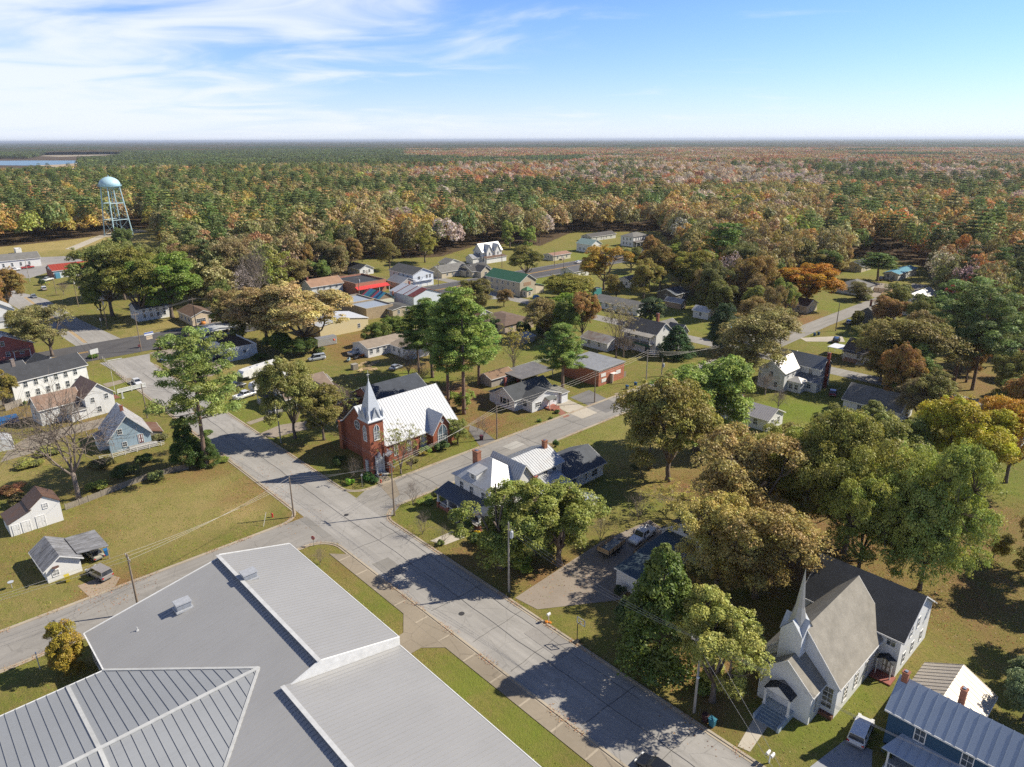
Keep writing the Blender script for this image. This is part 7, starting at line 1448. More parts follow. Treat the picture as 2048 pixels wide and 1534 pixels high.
vp('pickup', (.70, .70, .68), 95, 562, 30, 'pickup_truck', 'white work truck parked on the lawn behind the road crew', 'pickup')
# paths and drives
def pxpatch(name, poly, mt, z=0.03):
    mb = MB(); P = [G(x, y)+np.array([0, 0, z]) for x, y in poly]; a = sum(P[i][0]*P[(i+1) % len(P)][1]-P[(i+1) % len(P)][0]*P[i][1] for i in range(len(P)))
    if a < 0: P = P[::-1]
    mb.add(P, [tuple(range(len(P)))]); o = mb.build(name, mt); o['kind'] = 'structure'; return o
pxpatch('gravel_drive', [(1030,1196),(1075,1219),(1240,1200),(1300,1130),(1360,1080),(1300,1040),(1200,1085)], A_DRIVE, .035); pxpatch('drive', [(1128,822),(1165,838),(1196,826),(1110,787),(1080,795)], CONC, .03); pxpatch('drive', [(1140,795),(1178,780),(1240,810),(1222,822),(1212,826)], A_DARK, .03)
pxpatch('drive', [(938,862),(960,893),(993,882),(965,860),(940,850)], A_DARK, .03); pxpatch('drive', [(518,868),(560,850),(680,832),(684,842),(600,862),(546,876)], A_DRIVE, .03); pxpatch('path', [(492,845),(545,828),(548,833),(500,850)], CONC2, .035)
pxpatch('church_path', [(1475,1493),(1500,1504),(1545,1440),(1567,1446),(1545,1420),(1520,1415)], CONC, .04); pxpatch('gravel_drive', [(1620,1534),(1690,1480),(1745,1500),(1740,1600),(1640,1620)], asphalt((.33, .34, .35), 0, 'gravel'), .03)
pxpatch('path', [(790,962),(765,945),(745,955),(785,1000),(800,990)], CONC2, .035); pxpatch('dirt_track', [(20,895),(60,872),(230,830),(250,842),(130,872),(70,905),(0,925)], asphalt((.27, .23, .18), 0, 'dirt'), .02); pxpatch('path', [(1105,818),(1128,836),(1140,832),(1118,815)], plain((.30, .13, .09), .9), .035); pxpatch('drive', [(1600,676),(1612,683),(1690,684),(1684,672)], CONC, .03)
pxpatch('path', [(860,1082),(905,1062),(930,1075),(890,1090)], CONC, .03); pxpatch('drive', [(205,768),(262,755),(266,760),(215,775)], CONC2, .03); pxpatch('drive', [(950,600),(1000,598),(985,586),(960,584)], asphalt((.3, .29, .27)), .03); pxpatch('lot', [(1715,560),(1830,575),(1850,600),(1800,610),(1700,580)], A_DRIVE, .03); pxpatch('path', [(1262,800),(1240,785),(1228,787),(1252,803)], CONC2, .03)
pxpatch('apron', [(155,1172),(215,1148),(240,1155),(215,1200),(185,1200)], asphalt((.36, .28, .2), 0, 'dirt'), .02); pxpatch('pavement', [(390,665),(395,660),(500,645),(520,640),(525,645),(400,670)], CONC, .045)
# ------------------------------------------------------------------ trees of the town, one by one
T = ptree
T('oak', 1690, 1215, 1020, 200, (.185, .195, .058), 'oak_tree', 'low olive oak limb mass right above the white church rear wing') if False else None; T('oak', 1688, 1105, 838, 290, (.20, .205, .055), 'oak_tree', 'huge olive green oak, the tallest crown of the right hand group'); T('oak', 1712, 1160, 925, 240, (.195, .205, .055), 'oak_tree', 'olive green oak standing close behind the white church rear wing'); T('oak', 1838, 1180, 885, 250, (.21, .215, .06), 'oak_tree', 'olive green oak at the right end of the big group, above the church roof')
T('oak', 1600, 1070, 850, 220, (.19, .195, .052), 'oak_tree', 'olive green oak on the left side of the big right group'); T('broad', 1765, 985, 815, 180, (.19, .20, .06), 'oak_tree', 'olive oak at the back of the big right group')
T('sparse', 1485, 1095, 842, 240, (.27, .235, .09), 'oak_tree', 'brown leaved oak behind the shaded house'); T('sparse', 1535, 1020, 838, 190, (.265, .23, .085), 'oak_tree', 'brown leaved oak between the brown and olive groups'); T('sparse', 1430, 1195, 985, 190, (.29, .245, .095), 'oak_tree', 'brown oak hanging over the shaded house roof')
T('sparse', 1510, 1195, 985, 230, (.28, .235, .09), 'oak_tree', 'rusty brown oak just left of the spire'); T('bare', 1492, 1050, 850, 90, 'grey', 'bare_tree', 'grey bare trunk standing up among brown oaks')
T('broad', 1335, 962, 735, 200, (.20, .19, .06), 'maple_tree', 'olive gold maple right of the corner house lawn'); T('fine', 1392, 900, 688, 190, (.19, .215, .06), 'elm_tree', 'tall light green elm beside the side street'); T('broad', 1300, 905, 800, 75, (.17, .15, .045), 'maple_tree', 'low olive tree on the road side of the light elm')
T('cedar', 1315, 1325, 1095, 170, (.10, .125, .036), 'cedar_tree', 'big dark green cedar over the shaded house front'); T('round', 1275, 1290, 1180, 85, (.06, .09, .03), 'holly_bush', 'dark green bush at the foot of the big cedar'); T('fine', 1424, 1402, 1182, 180, (.27, .27, .075), 'elm_tree', 'bright yellow green tree touching the lamp pole')
T('fine', 1003, 1135, 943, 185, (.175, .195, .055), 'elm_tree', 'green tree left of the pair before the corner house'); T('fine', 1118, 1130, 946, 185, (.18, .20, .055), 'elm_tree', 'green tree right of the pair before the corner house'); T('fine', 1072, 1110, 1010, 90, (.17, .19, .05), 'elm_tree', 'smaller green tree between the pair')
T('openpine', 412, 934, 664, 185, (.16, .19, .058), 'pine_tree', 'tall leaning open pine beside the main street'); T('cedar', 378, 932, 835, 62, (.05, .08, .022), 'cedar_tree', 'dark cedar bush at the foot of the leaning pine'); T('cedar', 418, 930, 872, 44, (.06, .09, .025), 'cedar_tree', 'small dark cedar right of the pine trunk')
T('bare', 158, 998, 742, 210, (.3, .25, .2), 'bare_tree', 'large bare tree in front of the light blue house'); T('bare', -5, 990, 700, 160, (.3, .25, .2), 'bare_tree', 'bare tree leaning in from the left edge'); T('magnolia', 133, 1347, 1253, 68, (.25, .20, .04), 'magnolia_tree', 'small golden green tree at the school corner, lower left')
T('broad', 590, 876, 700, 120, (.20, .18, .065), 'maple_tree', 'thin olive brown tree over the pale yellow house'); T('broad', 648, 880, 765, 110, (.19, .17, .055), 'maple_tree', 'lower olive tree left of the brick church'); T('slender', 690, 860, 770, 40, (.18, .18, .06), 'young_tree', 'slender tree by the hall wall')
T('pine', 897, 824, 598, 105, (.14, .185, .05), 'pine_tree', 'tall pine, left trunk of the central group'); T('pine', 928, 828, 585, 125, (.155, .205, .055), 'pine_tree', 'tall bright pine, right trunk of the central group'); T('pine', 865, 755, 600, 100, (.11, .145, .045), 'pine_tree', 'dark pine behind the central group'); T('pine', 958, 770, 640, 95, (.17, .225, .06), 'pine_tree', 'bright green pine at the right of the central group'); T('pine', 838, 745, 615, 70, (.08, .12, .03), 'pine_tree', 'pine over the warehouse, left of the central group'); T('pine', 905, 715, 580, 80, (.11, .16, .035), 'pine_tree', 'pine crown topping the central group')
T('fine', 925, 820, 768, 52, (.17, .225, .06), 'young_tree', 'small bright green tree at the feet of the tall pines')
T('pine', 1125, 784, 652, 100, (.145, .18, .055), 'pine_tree', 'pine with tall bare trunk beside the bungalow'); T('round', 1135, 668, 578, 105, (.11, .17, .035), 'pine_tree', 'broad bright green pine above the back street')
T('broad', 612, 697, 556, 195, (.33, .27, .125), 'gold_tree', 'large golden tree in front of the yellow warehouse'); T('broad', 535, 690, 566, 150, (.28, .225, .105), 'gold_tree', 'olive gold tree left of the large golden one'); T('sparse', 500, 660, 580, 80, (.25, .20, .075), 'gold_tree', 'thin gold brown tree at the left of the golden group'); T('round', 560, 705, 660, 60, (.08, .11, .03), 'hedge_tree', 'dark green growth under the golden trees'); T('round', 600, 712, 672, 60, (.07, .10, .028), 'hedge_tree', 'dark green thicket right of the golden trunk')
for i, (x, y, t_, w_, c, kd, nm, lb) in enumerate([(225,632,474,140,(.145,.155,.05),'broad','oak_tree','dark green oak at the left of the cluster below the water tower'), (285,640,486,145,(.15,.155,.04),'broad','oak_tree','green gold oak in the middle of the cluster below the water tower'), (345,636,500,145,(.14,.175,.045),'broad','oak_tree','bright green oak at the right of the cluster below the water tower'),
    (250,600,470,90,(.15,.155,.05),'broad','oak_tree','green oak behind the dark cluster'), (310,590,478,95,(.14,.145,.045),'broad','oak_tree','olive oak behind the cluster'), (380,610,520,80,(.16,.15,.05),'broad','oak_tree','olive oak right of the cluster'), (205,640,540,60,(.13,.14,.04),'broad','oak_tree','small oak over the pale house'),
    (398,580,480,95,(.17,.14,.065),'sparse','oak_tree','brown oak above the dark tin shop'), (455,590,470,100,(.20,.165,.08),'sparse','oak_tree','brown grey oak above the weathered shop'), (105,712,600,115,(.19,.16,.065),'sparse','pecan_tree','brown spreading tree above the red house'), (60,700,615,70,(.18,.16,.06),'sparse','pecan_tree','small brown tree left of the spreading one'),
    (12,612,545,55,(.24,.14,.06),'broad','pecan_tree','rust brown tree at the far left road bend'), (8,812,722,60,(.22,.19,.05),'fine','maple_tree','golden tree behind the long white house at left'), (128,590,560,26,'grey','bare','young_tree','small grey bare tree on the far lawn'), (197,600,568,30,'grey','bare','young_tree','grey bare tree against the pale house'),
    (755,690,640,50,(.10,.13,.035),'round','round_tree','dark round tree left of the tan warehouse roof'), (795,672,628,55,(.11,.14,.035),'round','round_tree','round green tree behind the tan warehouse'), (955,634,553,80,(.15,.15,.05),'broad','round_tree','olive round tree right of the tin warehouse'), (1008,613,575,38,(.2,.14,.07),'sparse','small_tree','small brown tree by the back street bend'), (1052,556,488,85,(.16,.155,.05),'broad','round_tree','olive tree behind the green roofed hall'),
    (1140,602,541,95,(.19,.19,.05),'round','round_tree','dense round gold green tree on the open lawn'), (1207,580,483,95,(.27,.20,.05),'broad','maple_tree','orange gold maple beside the highway'), (1232,600,545,50,(.2,.16,.05),'sparse','small_tree','thin tree right of the orange maple'), (1287,600,515,75,(.20,.18,.055),'broad','maple_tree','gold green maple behind the teal trailer'), (1262,545,490,56,(.145,.155,.05),'broad','small_tree','green tree below the porch villa'), (1320,580,480,81,(.2,.15,.05),'broad','maple_tree','bronze maple in the upper park'),
    (1385,590,495,93,(.22,.20,.05),'broad','maple_tree','yellow green maple in the upper park'), (1400,540,470,87,(.14,.145,.045),'broad','oak_tree','olive oak in the upper park'), (1358,470,405,55,(.07,.12,.03),'fpine','pine_tree','tall dark pine beside the white cabin'), (1445,570,450,93,(.09,.13,.035),'fpine','pine_tree','dark tall pine right of the upper park'), (1475,590,480,100,(.13,.13,.045),'broad','oak_tree','olive oak right of the dark tall pine'), (1500,620,500,93,(.2,.14,.05),'sparse','oak_tree','brown tree above the park shade'), (1420,620,520,87,(.12,.13,.04),'broad','oak_tree','green oak shading the old barn'),
    (1455,630,565,50,(.17,.15,.06),'sparse','small_tree','thin brown tree in the park shade'), (1540,600,520,87,(.26,.17,.05),'broad','maple_tree','orange brown maple left of the orange oak'), (1612,614,524,135,(.34,.205,.045),'broad','maple_tree','large orange maple over the beige house'), (1650,560,500,68,(.19,.15,.055),'broad','small_tree','brown tree behind the orange maple'), (1755,562,508,77,(.09,.13,.04),'fpine','pine_tree','dark pine before the blue roofed mobile home'), (1725,600,562,55,(.17,.16,.07),'sparse','small_tree','grey green shrubby tree by the wooden fence'),
    (1712,655,617,26,(.12,.12,.035),'round','small_tree','small round tree beside the upper street'), (1482,755,605,205,(.20,.165,.07),'sparse','pecan_tree','wide limbed brown pecan above the farmhouse'), (1530,700,600,110,(.18,.16,.06),'sparse','pecan_tree','olive brown pecan behind the farmhouse'), (1435,702,608,58,(.055,.085,.035),'magnolia','magnolia_tree','dark glossy magnolia beside the white garden shed'), (1352,714,652,68,(.06,.10,.04),'cedar','cedar_tree','dark evergreen in front of the balcony house'),
    (1301,642,594,50,(.07,.10,.045),'magnolia','magnolia_tree','dark magnolia behind the balcony house'), (1232,716,598,42,(.22,.18,.10),'slender','slender_tree','slender half bare tree behind the brick office'), (1027,752,650,34,(.25,.22,.07),'slender','slender_tree','slender yellow tree behind the bungalow'), (1247,715,660,45,'grey','bare','small_tree','small brown bare tree beside the balcony house'), (1530,790,740,60,'grey','bare','small_tree','grey bare tree left of the farmhouse'), (1555,825,770,45,'grey','bare','small_tree','grey bare tree below the farmhouse wall'),
    (1805,772,622,205,(.185,.16,.062),'sparse','pecan_tree','large brown pecan over the brown roofed bungalow'), (1740,720,640,80,(.18,.16,.06),'sparse','pecan_tree','brown pecan at the bungalow roof'), (1906,764,560,187,(.14,.17,.06),'openpine','pine_tree','tall spreading pine at right, left trunk'), (1944,780,585,130,(.145,.175,.06),'openpine','pine_tree','tall spreading pine at right, right trunk'), (1975,640,540,93,(.33,.12,.05),'broad','maple_tree','red orange maple behind the tall right pines'), (1925,640,548,75,(.30,.09,.06),'broad','maple_tree','dull red maple behind the tall right pines'),
    (2035,650,555,100,(.24,.16,.06),'broad','oak_tree','bronze oak at the right edge'), (2040,760,700,60,(.06,.09,.03),'round','bush','dark bush at the right edge lawn'), (1660,905,783,95,(.19,.19,.06),'fine','oak_tree','light olive oak below the dark red car'), (1735,900,800,85,(.17,.18,.06),'fine','oak_tree','olive oak before the grey garage'), (1835,850,758,90,(.2,.165,.09),'sparse','oak_tree','thin brown oak right of the grey garage'), (1915,985,785,190,(.34,.29,.055),'broad','maple_tree','golden green maple at the right, left of the edge'),
    (2010,965,785,150,(.40,.26,.06),'sparse','maple_tree','orange maple at the right edge'), (1900,870,790,75,(.34,.19,.055),'sparse','maple_tree','orange top maple behind the golden one'), (2060,1140,1000,110,(.2,.16,.06),'sparse','oak_tree','brown oak cut by the right edge'), (1985,1120,1060,60,(.22,.19,.06),'sparse','small_tree','thin yellow sapling on the shaded lawn at right'), (2045,1440,1330,90,(.14,.17,.09),'round','shrub_tree','grey green shrub at the lower right edge'), (2125,1200,1040,170,(.2,.17,.06),'broad','oak_tree','oak standing outside the right edge'), (2110,1310,1180,120,(.17,.17,.06),'broad','oak_tree','small oak outside the right edge'), (2062,1380,1310,80,(.14,.17,.08),'round','shrub_tree','tall grey green shrub behind the lower right one'),
    (802,948,850,48,(.17,.17,.05),'slender','slender_tree','slender leafy tree at the brick church tower'), (823,938,872,55,(.25,.16,.09),'crape','crape_myrtle','brown crape myrtle before the brick church windows'), (916,888,822,48,(.16,.17,.055),'fine','small_tree','small tree at the right end of the brick church'), (712,960,905,48,(.33,.14,.08),'crape','crape_myrtle','reddish shrub tree left of the church tower'),
    (826,1008,952,58,'grey','crape','crape_myrtle','bare crape myrtle at the kerb corner'), (845,1068,1015,50,'grey','crape','crape_myrtle','bare shrub before the corner house porch'), (888,1085,1045,40,'grey','crape','crape_myrtle','bare low shrub by the corner house path'), (1277,1040,970,70,'grey','crape','crape_myrtle','bare crape myrtle on the lawn behind the trailers'), (1200,1085,1015,60,'grey','crape','crape_myrtle','bare crape myrtle left of the wooden trailer'), (1360,1040,980,80,(.22,.18,.06),'slender','young_tree','thin yellow tree beside the pickup'),
    (640,1128,1090,40,(.16,.07,.06),'crape','crape_myrtle','dark red brown shrub at the school corner'), (968,870,822,36,(.2,.13,.08),'crape','small_tree','small brown tree before the drive'), (956,862,830,24,(.12,.1,.06),'crape','crape_myrtle','small bare shrub on the leafy lawn'), (818,760,690,70,'grey','bare','bare_tree','dark bare tree in front of the tan warehouse'), (845,775,720,50,'grey','bare','bare_tree','twisted bare tree behind the brick church ridge'), (1560,690,630,60,(.2,.17,.06),'sparse','small_tree','thin olive tree above the farmhouse roof'),
    (520,620,475,95,(.27,.25,.2),'bare','bare_tree','grey bare tree in front of the wood left of centre'), (575,560,480,85,(.26,.2,.12),'sparse','oak_tree','pale brown oak at the wood edge left of centre'), (700,545,470,55,(.2,.14,.06),'broad','oak_tree','bronze oak behind the orange roofed house'), (660,560,480,80,(.16,.13,.06),'broad','oak_tree','brown oak above the orange roofed house'), (780,540,470,55,(.19,.16,.06),'sparse','oak_tree','thin brown oak left of the garage building'), (850,525,455,60,(.2,.18,.05),'broad','oak_tree','yellow brown oak behind the garage building')]):
    ptree(kd, x, y, t_, w_, c, nm, lb)
# shrubs
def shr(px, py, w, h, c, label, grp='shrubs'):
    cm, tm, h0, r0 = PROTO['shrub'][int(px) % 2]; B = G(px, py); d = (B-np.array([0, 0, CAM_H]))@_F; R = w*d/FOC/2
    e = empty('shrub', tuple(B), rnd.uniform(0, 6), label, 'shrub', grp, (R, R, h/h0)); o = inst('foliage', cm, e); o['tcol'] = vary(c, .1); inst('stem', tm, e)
GR = (.075, .12, .03)
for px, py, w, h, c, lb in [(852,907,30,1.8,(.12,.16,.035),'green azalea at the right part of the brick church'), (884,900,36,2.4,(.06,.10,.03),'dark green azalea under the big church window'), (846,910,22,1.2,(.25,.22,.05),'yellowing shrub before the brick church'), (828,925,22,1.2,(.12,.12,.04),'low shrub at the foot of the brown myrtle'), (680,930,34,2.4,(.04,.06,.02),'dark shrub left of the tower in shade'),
    (735,960,30,1.8,(.06,.12,.03),'green shrub left of the church door'), (700,968,22,1.4,(.16,.26,.04),'bright green shrub below the reddish one'), (750,966,20,1.2,(.05,.1,.03),'small green shrub at the church door'), (785,928,14,1.2,GR,'shrub right of the church door'), (1078,843,12,.8,GR,'round shrub left of the bungalow walk'), (1101,838,10,.7,GR,'round shrub by the bungalow mailbox'), (1115,826,14,1.1,GR,'round shrub at the bungalow steps'),
    (1268,938,18,1.4,(.045,.07,.025),'dark round shrub on the lawn by the corner house addition'), (1300,940,14,1.2,(.12,.1,.05),'brown stump shrub on the lawn'), (1112,892,16,1.8,(.06,.11,.03),'green shrub by the corner house chimney'), (1097,896,22,1.2,(.25,.2,.1),'tan shrub beside the corner house chimney'), (560,835,16,1.6,(.12,.14,.04),'shrub at the pale yellow porch'),
    (315,960,40,2.2,(.14,.17,.06),'pampas grass clump behind the picket fence'), (196,978,50,1.6,(.16,.19,.05),'green shrub beside the bare tree foot'), (250,950,60,2.2,(.09,.11,.03),'dark shrub thicket behind the picket fence'), (205,930,55,1.8,(.13,.12,.05),'brown green thicket below the light blue house'), (60,930,60,1.6,(.19,.2,.06),'pale green weeds at left'), (30,985,60,1.8,(.24,.13,.07),'reddish brown weeds behind the small barn'),
    (100,905,60,1.5,(.2,.2,.07),'straw green weeds left of the bare tree'), (290,925,40,2.0,(.08,.1,.03),'dark shrub right of the thicket'), (35,1010,46,2.6,(.09,.08,.035),'dark brush behind the small barn roof'), (230,890,30,2.6,(.1,.14,.04),'shrub left of the light blue house'), (320,880,40,2.2,(.14,.14,.06),'weedy shrub right of the light blue house'), (360,850,40,1.5,(.15,.15,.06),'weedy shrub beside the pine'),
    (445,922,30,1.0,(.15,.18,.05),'low hedge at the pine foot'), (51,811,8,1.6,(.1,.14,.04),'round bush at the long white house wall'), (185,716,24,1.6,(.09,.14,.03),'low hedge by the notice board'), (83,570,16,3.4,(.04,.06,.025),'dark round bush by the red roofed building'), (1000,1105,60,2.6,(.12,.16,.035),'bright understory shrub before the corner house'), (960,1090,50,2.4,(.07,.1,.03),'dark understory shrub by the kerb'),
    (930,1060,40,2.0,(.08,.1,.03),'dark shrub left of the green pair'), (1050,1140,50,2.2,(.14,.18,.04),'green shrub left of the right tree foot'), (955,1075,20,1.6,(.4,.3,.04),'small yellow shrub before the corner house'), (850,1005,40,1.0,(.13,.16,.04),'clipped hedge along the side street'), (880,988,30,1.0,(.13,.16,.04),'clipped hedge nearer the porch'), (880,1090,20,1.0,(.1,.13,.04),'little shrub at the path'),
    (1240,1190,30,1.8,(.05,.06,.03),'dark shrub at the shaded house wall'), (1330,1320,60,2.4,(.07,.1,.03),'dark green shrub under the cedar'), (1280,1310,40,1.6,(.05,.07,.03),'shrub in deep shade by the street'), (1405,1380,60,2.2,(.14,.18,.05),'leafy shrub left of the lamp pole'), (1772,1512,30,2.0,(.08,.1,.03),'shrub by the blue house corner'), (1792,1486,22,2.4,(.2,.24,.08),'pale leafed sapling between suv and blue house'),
    (1625,765,20,2.6,(.07,.1,.03),'shrub at the foot of the red chimney'), (1870,570,22,2,(.08,.1,.03),'dark shrub by the rusty roof cottage'), (1015,655,30,5,(.03,.05,.02),'dark hedge left segment behind the yards'), (1045,668,40,5,(.03,.05,.02),'dark hedge middle segment behind the yards'), (1085,672,40,5,(.03,.05,.02),'dark hedge right segment behind the yards'), (990,662,30,5.5,(.035,.055,.02),'dark evergreen clump left of the hedge'),
    (1202,690,14,4,(.04,.06,.03),'small pointed evergreen by the ruined shed'), (1730,598,40,2.4,(.13,.14,.06),'grey green shrub mass below the grey cottage'), (1900,1420,40,1.6,(.08,.1,.03),'low shrub right of the cream roof'), (30,1380,10,.5,(.1,.12,.04),'weed at the school wall'), (415,870,26,1.4,(.10,.13,.04),'green clump at the kerb left of the pine'), (640,705,30,2,(.07,.1,.03),'dark shrub at the container end'), (520,720,40,2.2,(.06,.08,.025),'dark shrub by the block store wall')]:
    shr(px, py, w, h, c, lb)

FILL = [([(1350,590),(1400,500),(1480,490),(1570,520),(1560,600),(1500,640),(1440,640)], 22, 'trees of the shaded park beyond the garden sheds', 'tree in the shaded park beyond the garden sheds'),
        ([(1250,520),(1340,490),(1380,560),(1340,600),(1260,590)], 9, 'trees of the upper park', 'tree in the upper park below the porch villa'), ([(1840,560),(1900,575),(2040,650),(2048,700),(1960,690),(1880,640)], 13, 'trees behind the tall right pines', 'tree standing behind the tall right pines'),
        ([(1580,540),(1680,520),(1690,545),(1650,600)], 6, 'trees round the orange maple', 'tree near the big orange maple'), ([(400,560),(560,540),(690,530),(690,560),(600,590),(430,600)], 10, 'trees at the wood edge above the highway shops', 'tree at the wood edge above the highway shops'),
        ([(1960,760),(2060,760),(2060,900),(1990,860)], 4, 'trees on the far right lawn', 'tree on the lawn at the far right'), ([(140,560),(230,500),(330,500),(330,580),(230,600)], 7, 'trees of the dark cluster', 'tree within the dark cluster below the water tower'),
        ([(1430,590),(1560,610),(1600,650),(1520,690),(1470,650)], 9, 'trees behind the blue roofed house', 'tree behind the blue roofed house'), ([(1890,660),(2060,700),(2060,840),(1960,800),(1900,740)], 9, 'trees of the shady lawn round the tall pines', 'tree on the shady lawn round the tall pines'),
        ([(1690,640),(1760,690),(1850,740),(1900,700),(1870,640)], 6, 'trees round the brown roofed bungalow', 'tree near the brown roofed bungalow'), ([(1010,500),(1080,500),(1100,480),(1030,490)], 3, 'trees beside the mobile home', 'tree at the wood edge beside the mobile home'), ([(1060,640),(1180,690),(1170,720),(1100,700)], 3, 'yard trees behind the bungalow', 'yard tree behind the bungalow'),
        ([(430,640),(480,660),(520,690),(470,690)], 4, 'trees left of the golden trees', 'tree left of the golden trees'), ([(0,640),(40,620),(50,590),(0,590)], 3, 'trees at the far left road', 'tree at the far left road'), ([(1640,760),(1720,750),(1900,800),(1880,850),(1740,840)], 6, 'trees around the grey garage', 'tree beside the grey garage')]
FC = [('olive green', (.16, .16, .05), 'broad'), ('brown', (.21, .16, .07), 'sparse'), ('green', (.12, .15, .045), 'broad'), ('bronze', (.24, .16, .06), 'broad'), ('light green', (.19, .21, .06), 'fine')]
for poly, n, grp, lab in FILL:
    k = 0; rf_ = random.Random(n*7+len(grp)); got = []
    while k < n:
        x = rf_.uniform(min(p[0] for p in poly), max(p[0] for p in poly)); y = rf_.uniform(min(p[1] for p in poly), max(p[1] for p in poly))
        if not inpoly(np.array([x]), np.array([y]), poly)[0]: continue
        B = G(x, y); k += 1
        if any(math.hypot(B[0]-q[0], B[1]-q[1]) < 5 for q in got): continue
        got.append(B); cn, cc_, kd = FC[rf_.randrange(5)]
        tree(kd, B, rf_.uniform(13, 20), rf_.uniform(4.8, 7.4), cc_, 'park_tree', cn+' '+lab, 'tree', cn+' '+grp)

# ------------------------------------------------------------------ loose leaves and grass tufts on the ground
def onroad(u, v):
    return ((v > -7.7*KR) & (v < 1.8*KR) & (u > -110*KR)) | ((u > -.8*KR) & (u < 7.7*KR) & (v > 1.7*KR)) | ((u > .4*KR) & (u < 8.4*KR) & (v < -7.6*KR)) | ((u > -136*KR) & (u < -115*KR))
def scatter(name, label, cat, P, size, col, up, seed, asp=.6, z=.03):
    r = RS(seed); n = len(P); N = rdir(r, n)*(1-up)+np.array([0, 0, up]); N /= np.linalg.norm(N, axis=1, keepdims=True)
    C = np.concatenate([P, (z+size*.4*(1-up)+0*P[:, :1])], 1); V, Q = leafquads(r, C, N, size*(.5+r.rand(n)), asp)
    o = bpy.data.objects.new(name, npmesh(name, V, Q, LEAF, fattr={'lv': r.rand(n), 'lh': r.rand(n)})); COL.objects.link(o); o['tcol'] = col; tag(o, label, cat, kind='stuff'); return o
r_ = RS(77); pts_ = []
for K_ in (K1, K2, K3, K4):     # drifts along the kerbs
    a = np.array(K_)*KR
    for p, q in zip(a[:-1], a[1:]):
        L = np.hypot(*(q-p)); n = int(min(L, 90)*26)
        t = r_.rand(n); dens = vnoise(p[0]+t*L, p[1]+t*7, 3.0); off = r_.normal(size=n)*.35
        d = (q-p)/L; uvp = p+np.outer(t*L, d)+np.outer(off, [-d[1], d[0]]); uvp = uvp[dens > .5]; pts_.append(uvp)
uvp = np.concatenate(pts_); WP = np.outer(uvp[:, 0], EU[:2])+np.outer(uvp[:, 1], EV[:2])+ORI[:2]
scatter('fallen_leaves', 'dry brown leaves drifted along the kerbs', 'leaves', WP, .07, [.22, .12, .06], .7, 5, z=.14)
pts_ = []
for px, py, rr0, k in LITTER_SHADE:
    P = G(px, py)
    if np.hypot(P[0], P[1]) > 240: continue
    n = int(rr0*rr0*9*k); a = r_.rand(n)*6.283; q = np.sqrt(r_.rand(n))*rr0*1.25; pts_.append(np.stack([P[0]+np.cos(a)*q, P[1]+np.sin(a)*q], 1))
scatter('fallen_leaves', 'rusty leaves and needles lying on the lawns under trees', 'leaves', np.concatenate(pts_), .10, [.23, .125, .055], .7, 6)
n = 150000; D_ = 45+np.sqrt(r_.rand(n))*150; A_ = np.radians(r_.uniform(-42, 42, n)); gx, gy = np.sin(A_)*D_, np.cos(A_)*D_
uu = (gx-ORI[0])*EU[0]+(gy-ORI[1])*EU[1]; vv = (gx-ORI[0])*EV[0]+(gy-ORI[1])*EV[1]
kk = ~onroad(uu, vv) & (fbm(gx, gy, 5) > .46) & ~((vv > -12*KR) & (vv < -7.6*KR) & (uu > 0)); gx, gy = gx[kk], gy[kk]
scatter('grass_tufts', 'tufts of longer green grass in the lawns', 'grass', np.stack([gx, gy], 1), .08, [.13, .155, .03], .6, 7, .8, z=.01)
# ------------------------------------------------------------------ the forest
FR = RS(5)
WATER = [(-300,329),(-60,330),(60,331),(120,329),(168,325),(160,321),(60,321),(-60,322),(-300,321)]
MARSH = [(60,330),(120,335),(175,330),(168,325),(120,328)]
FIELD = [(80,312),(120,306),(200,305),(245,304),(238,308),(200,311),(120,314)]
OPENW = [(-400,352),(150,349),(176,332),(168,318),(-400,318)]; OPENF = [(70,325),(120,324),(205,322),(250,316),(248,303),(120,304),(75,311)]
CUT = [(560,352),(575,352),(578,357),(562,357)]
def place(nx0, nx1, dmin, dmax, cell):
    """jittered grid of (x, y) inside the view wedge between distances"""
    xs_ = np.arange(-dmax*0.95, dmax*0.95, cell); ys_ = np.arange(dmin*0.6, dmax, cell)
    X_, Y_ = np.meshgrid(xs_, ys_); X_ = X_.ravel()+FR.uniform(-.42, .42, X_.size)*cell; Y_ = Y_.ravel()+FR.uniform(-.42, .42, Y_.size)*cell
    D = np.hypot(X_, Y_); az = np.arctan2(X_, Y_)
    k = (D > dmin) & (D < dmax) & (np.abs(az) < math.radians(42)); return X_[k], Y_[k]
def keep(x, y, off=0):
    cm, px, py = clear_mask(x, y)
    k = ~cm & (py > 200)
    for poly in (WATER, MARSH, FIELD, OPENW, OPENF): k &= ~inpoly(px, py, poly)
    return k
NAMES = ['dark', 'green', 'olive', 'brown', 'bronze', 'orange', 'red', 'gold', 'grey', 'rust', 'ygreen']
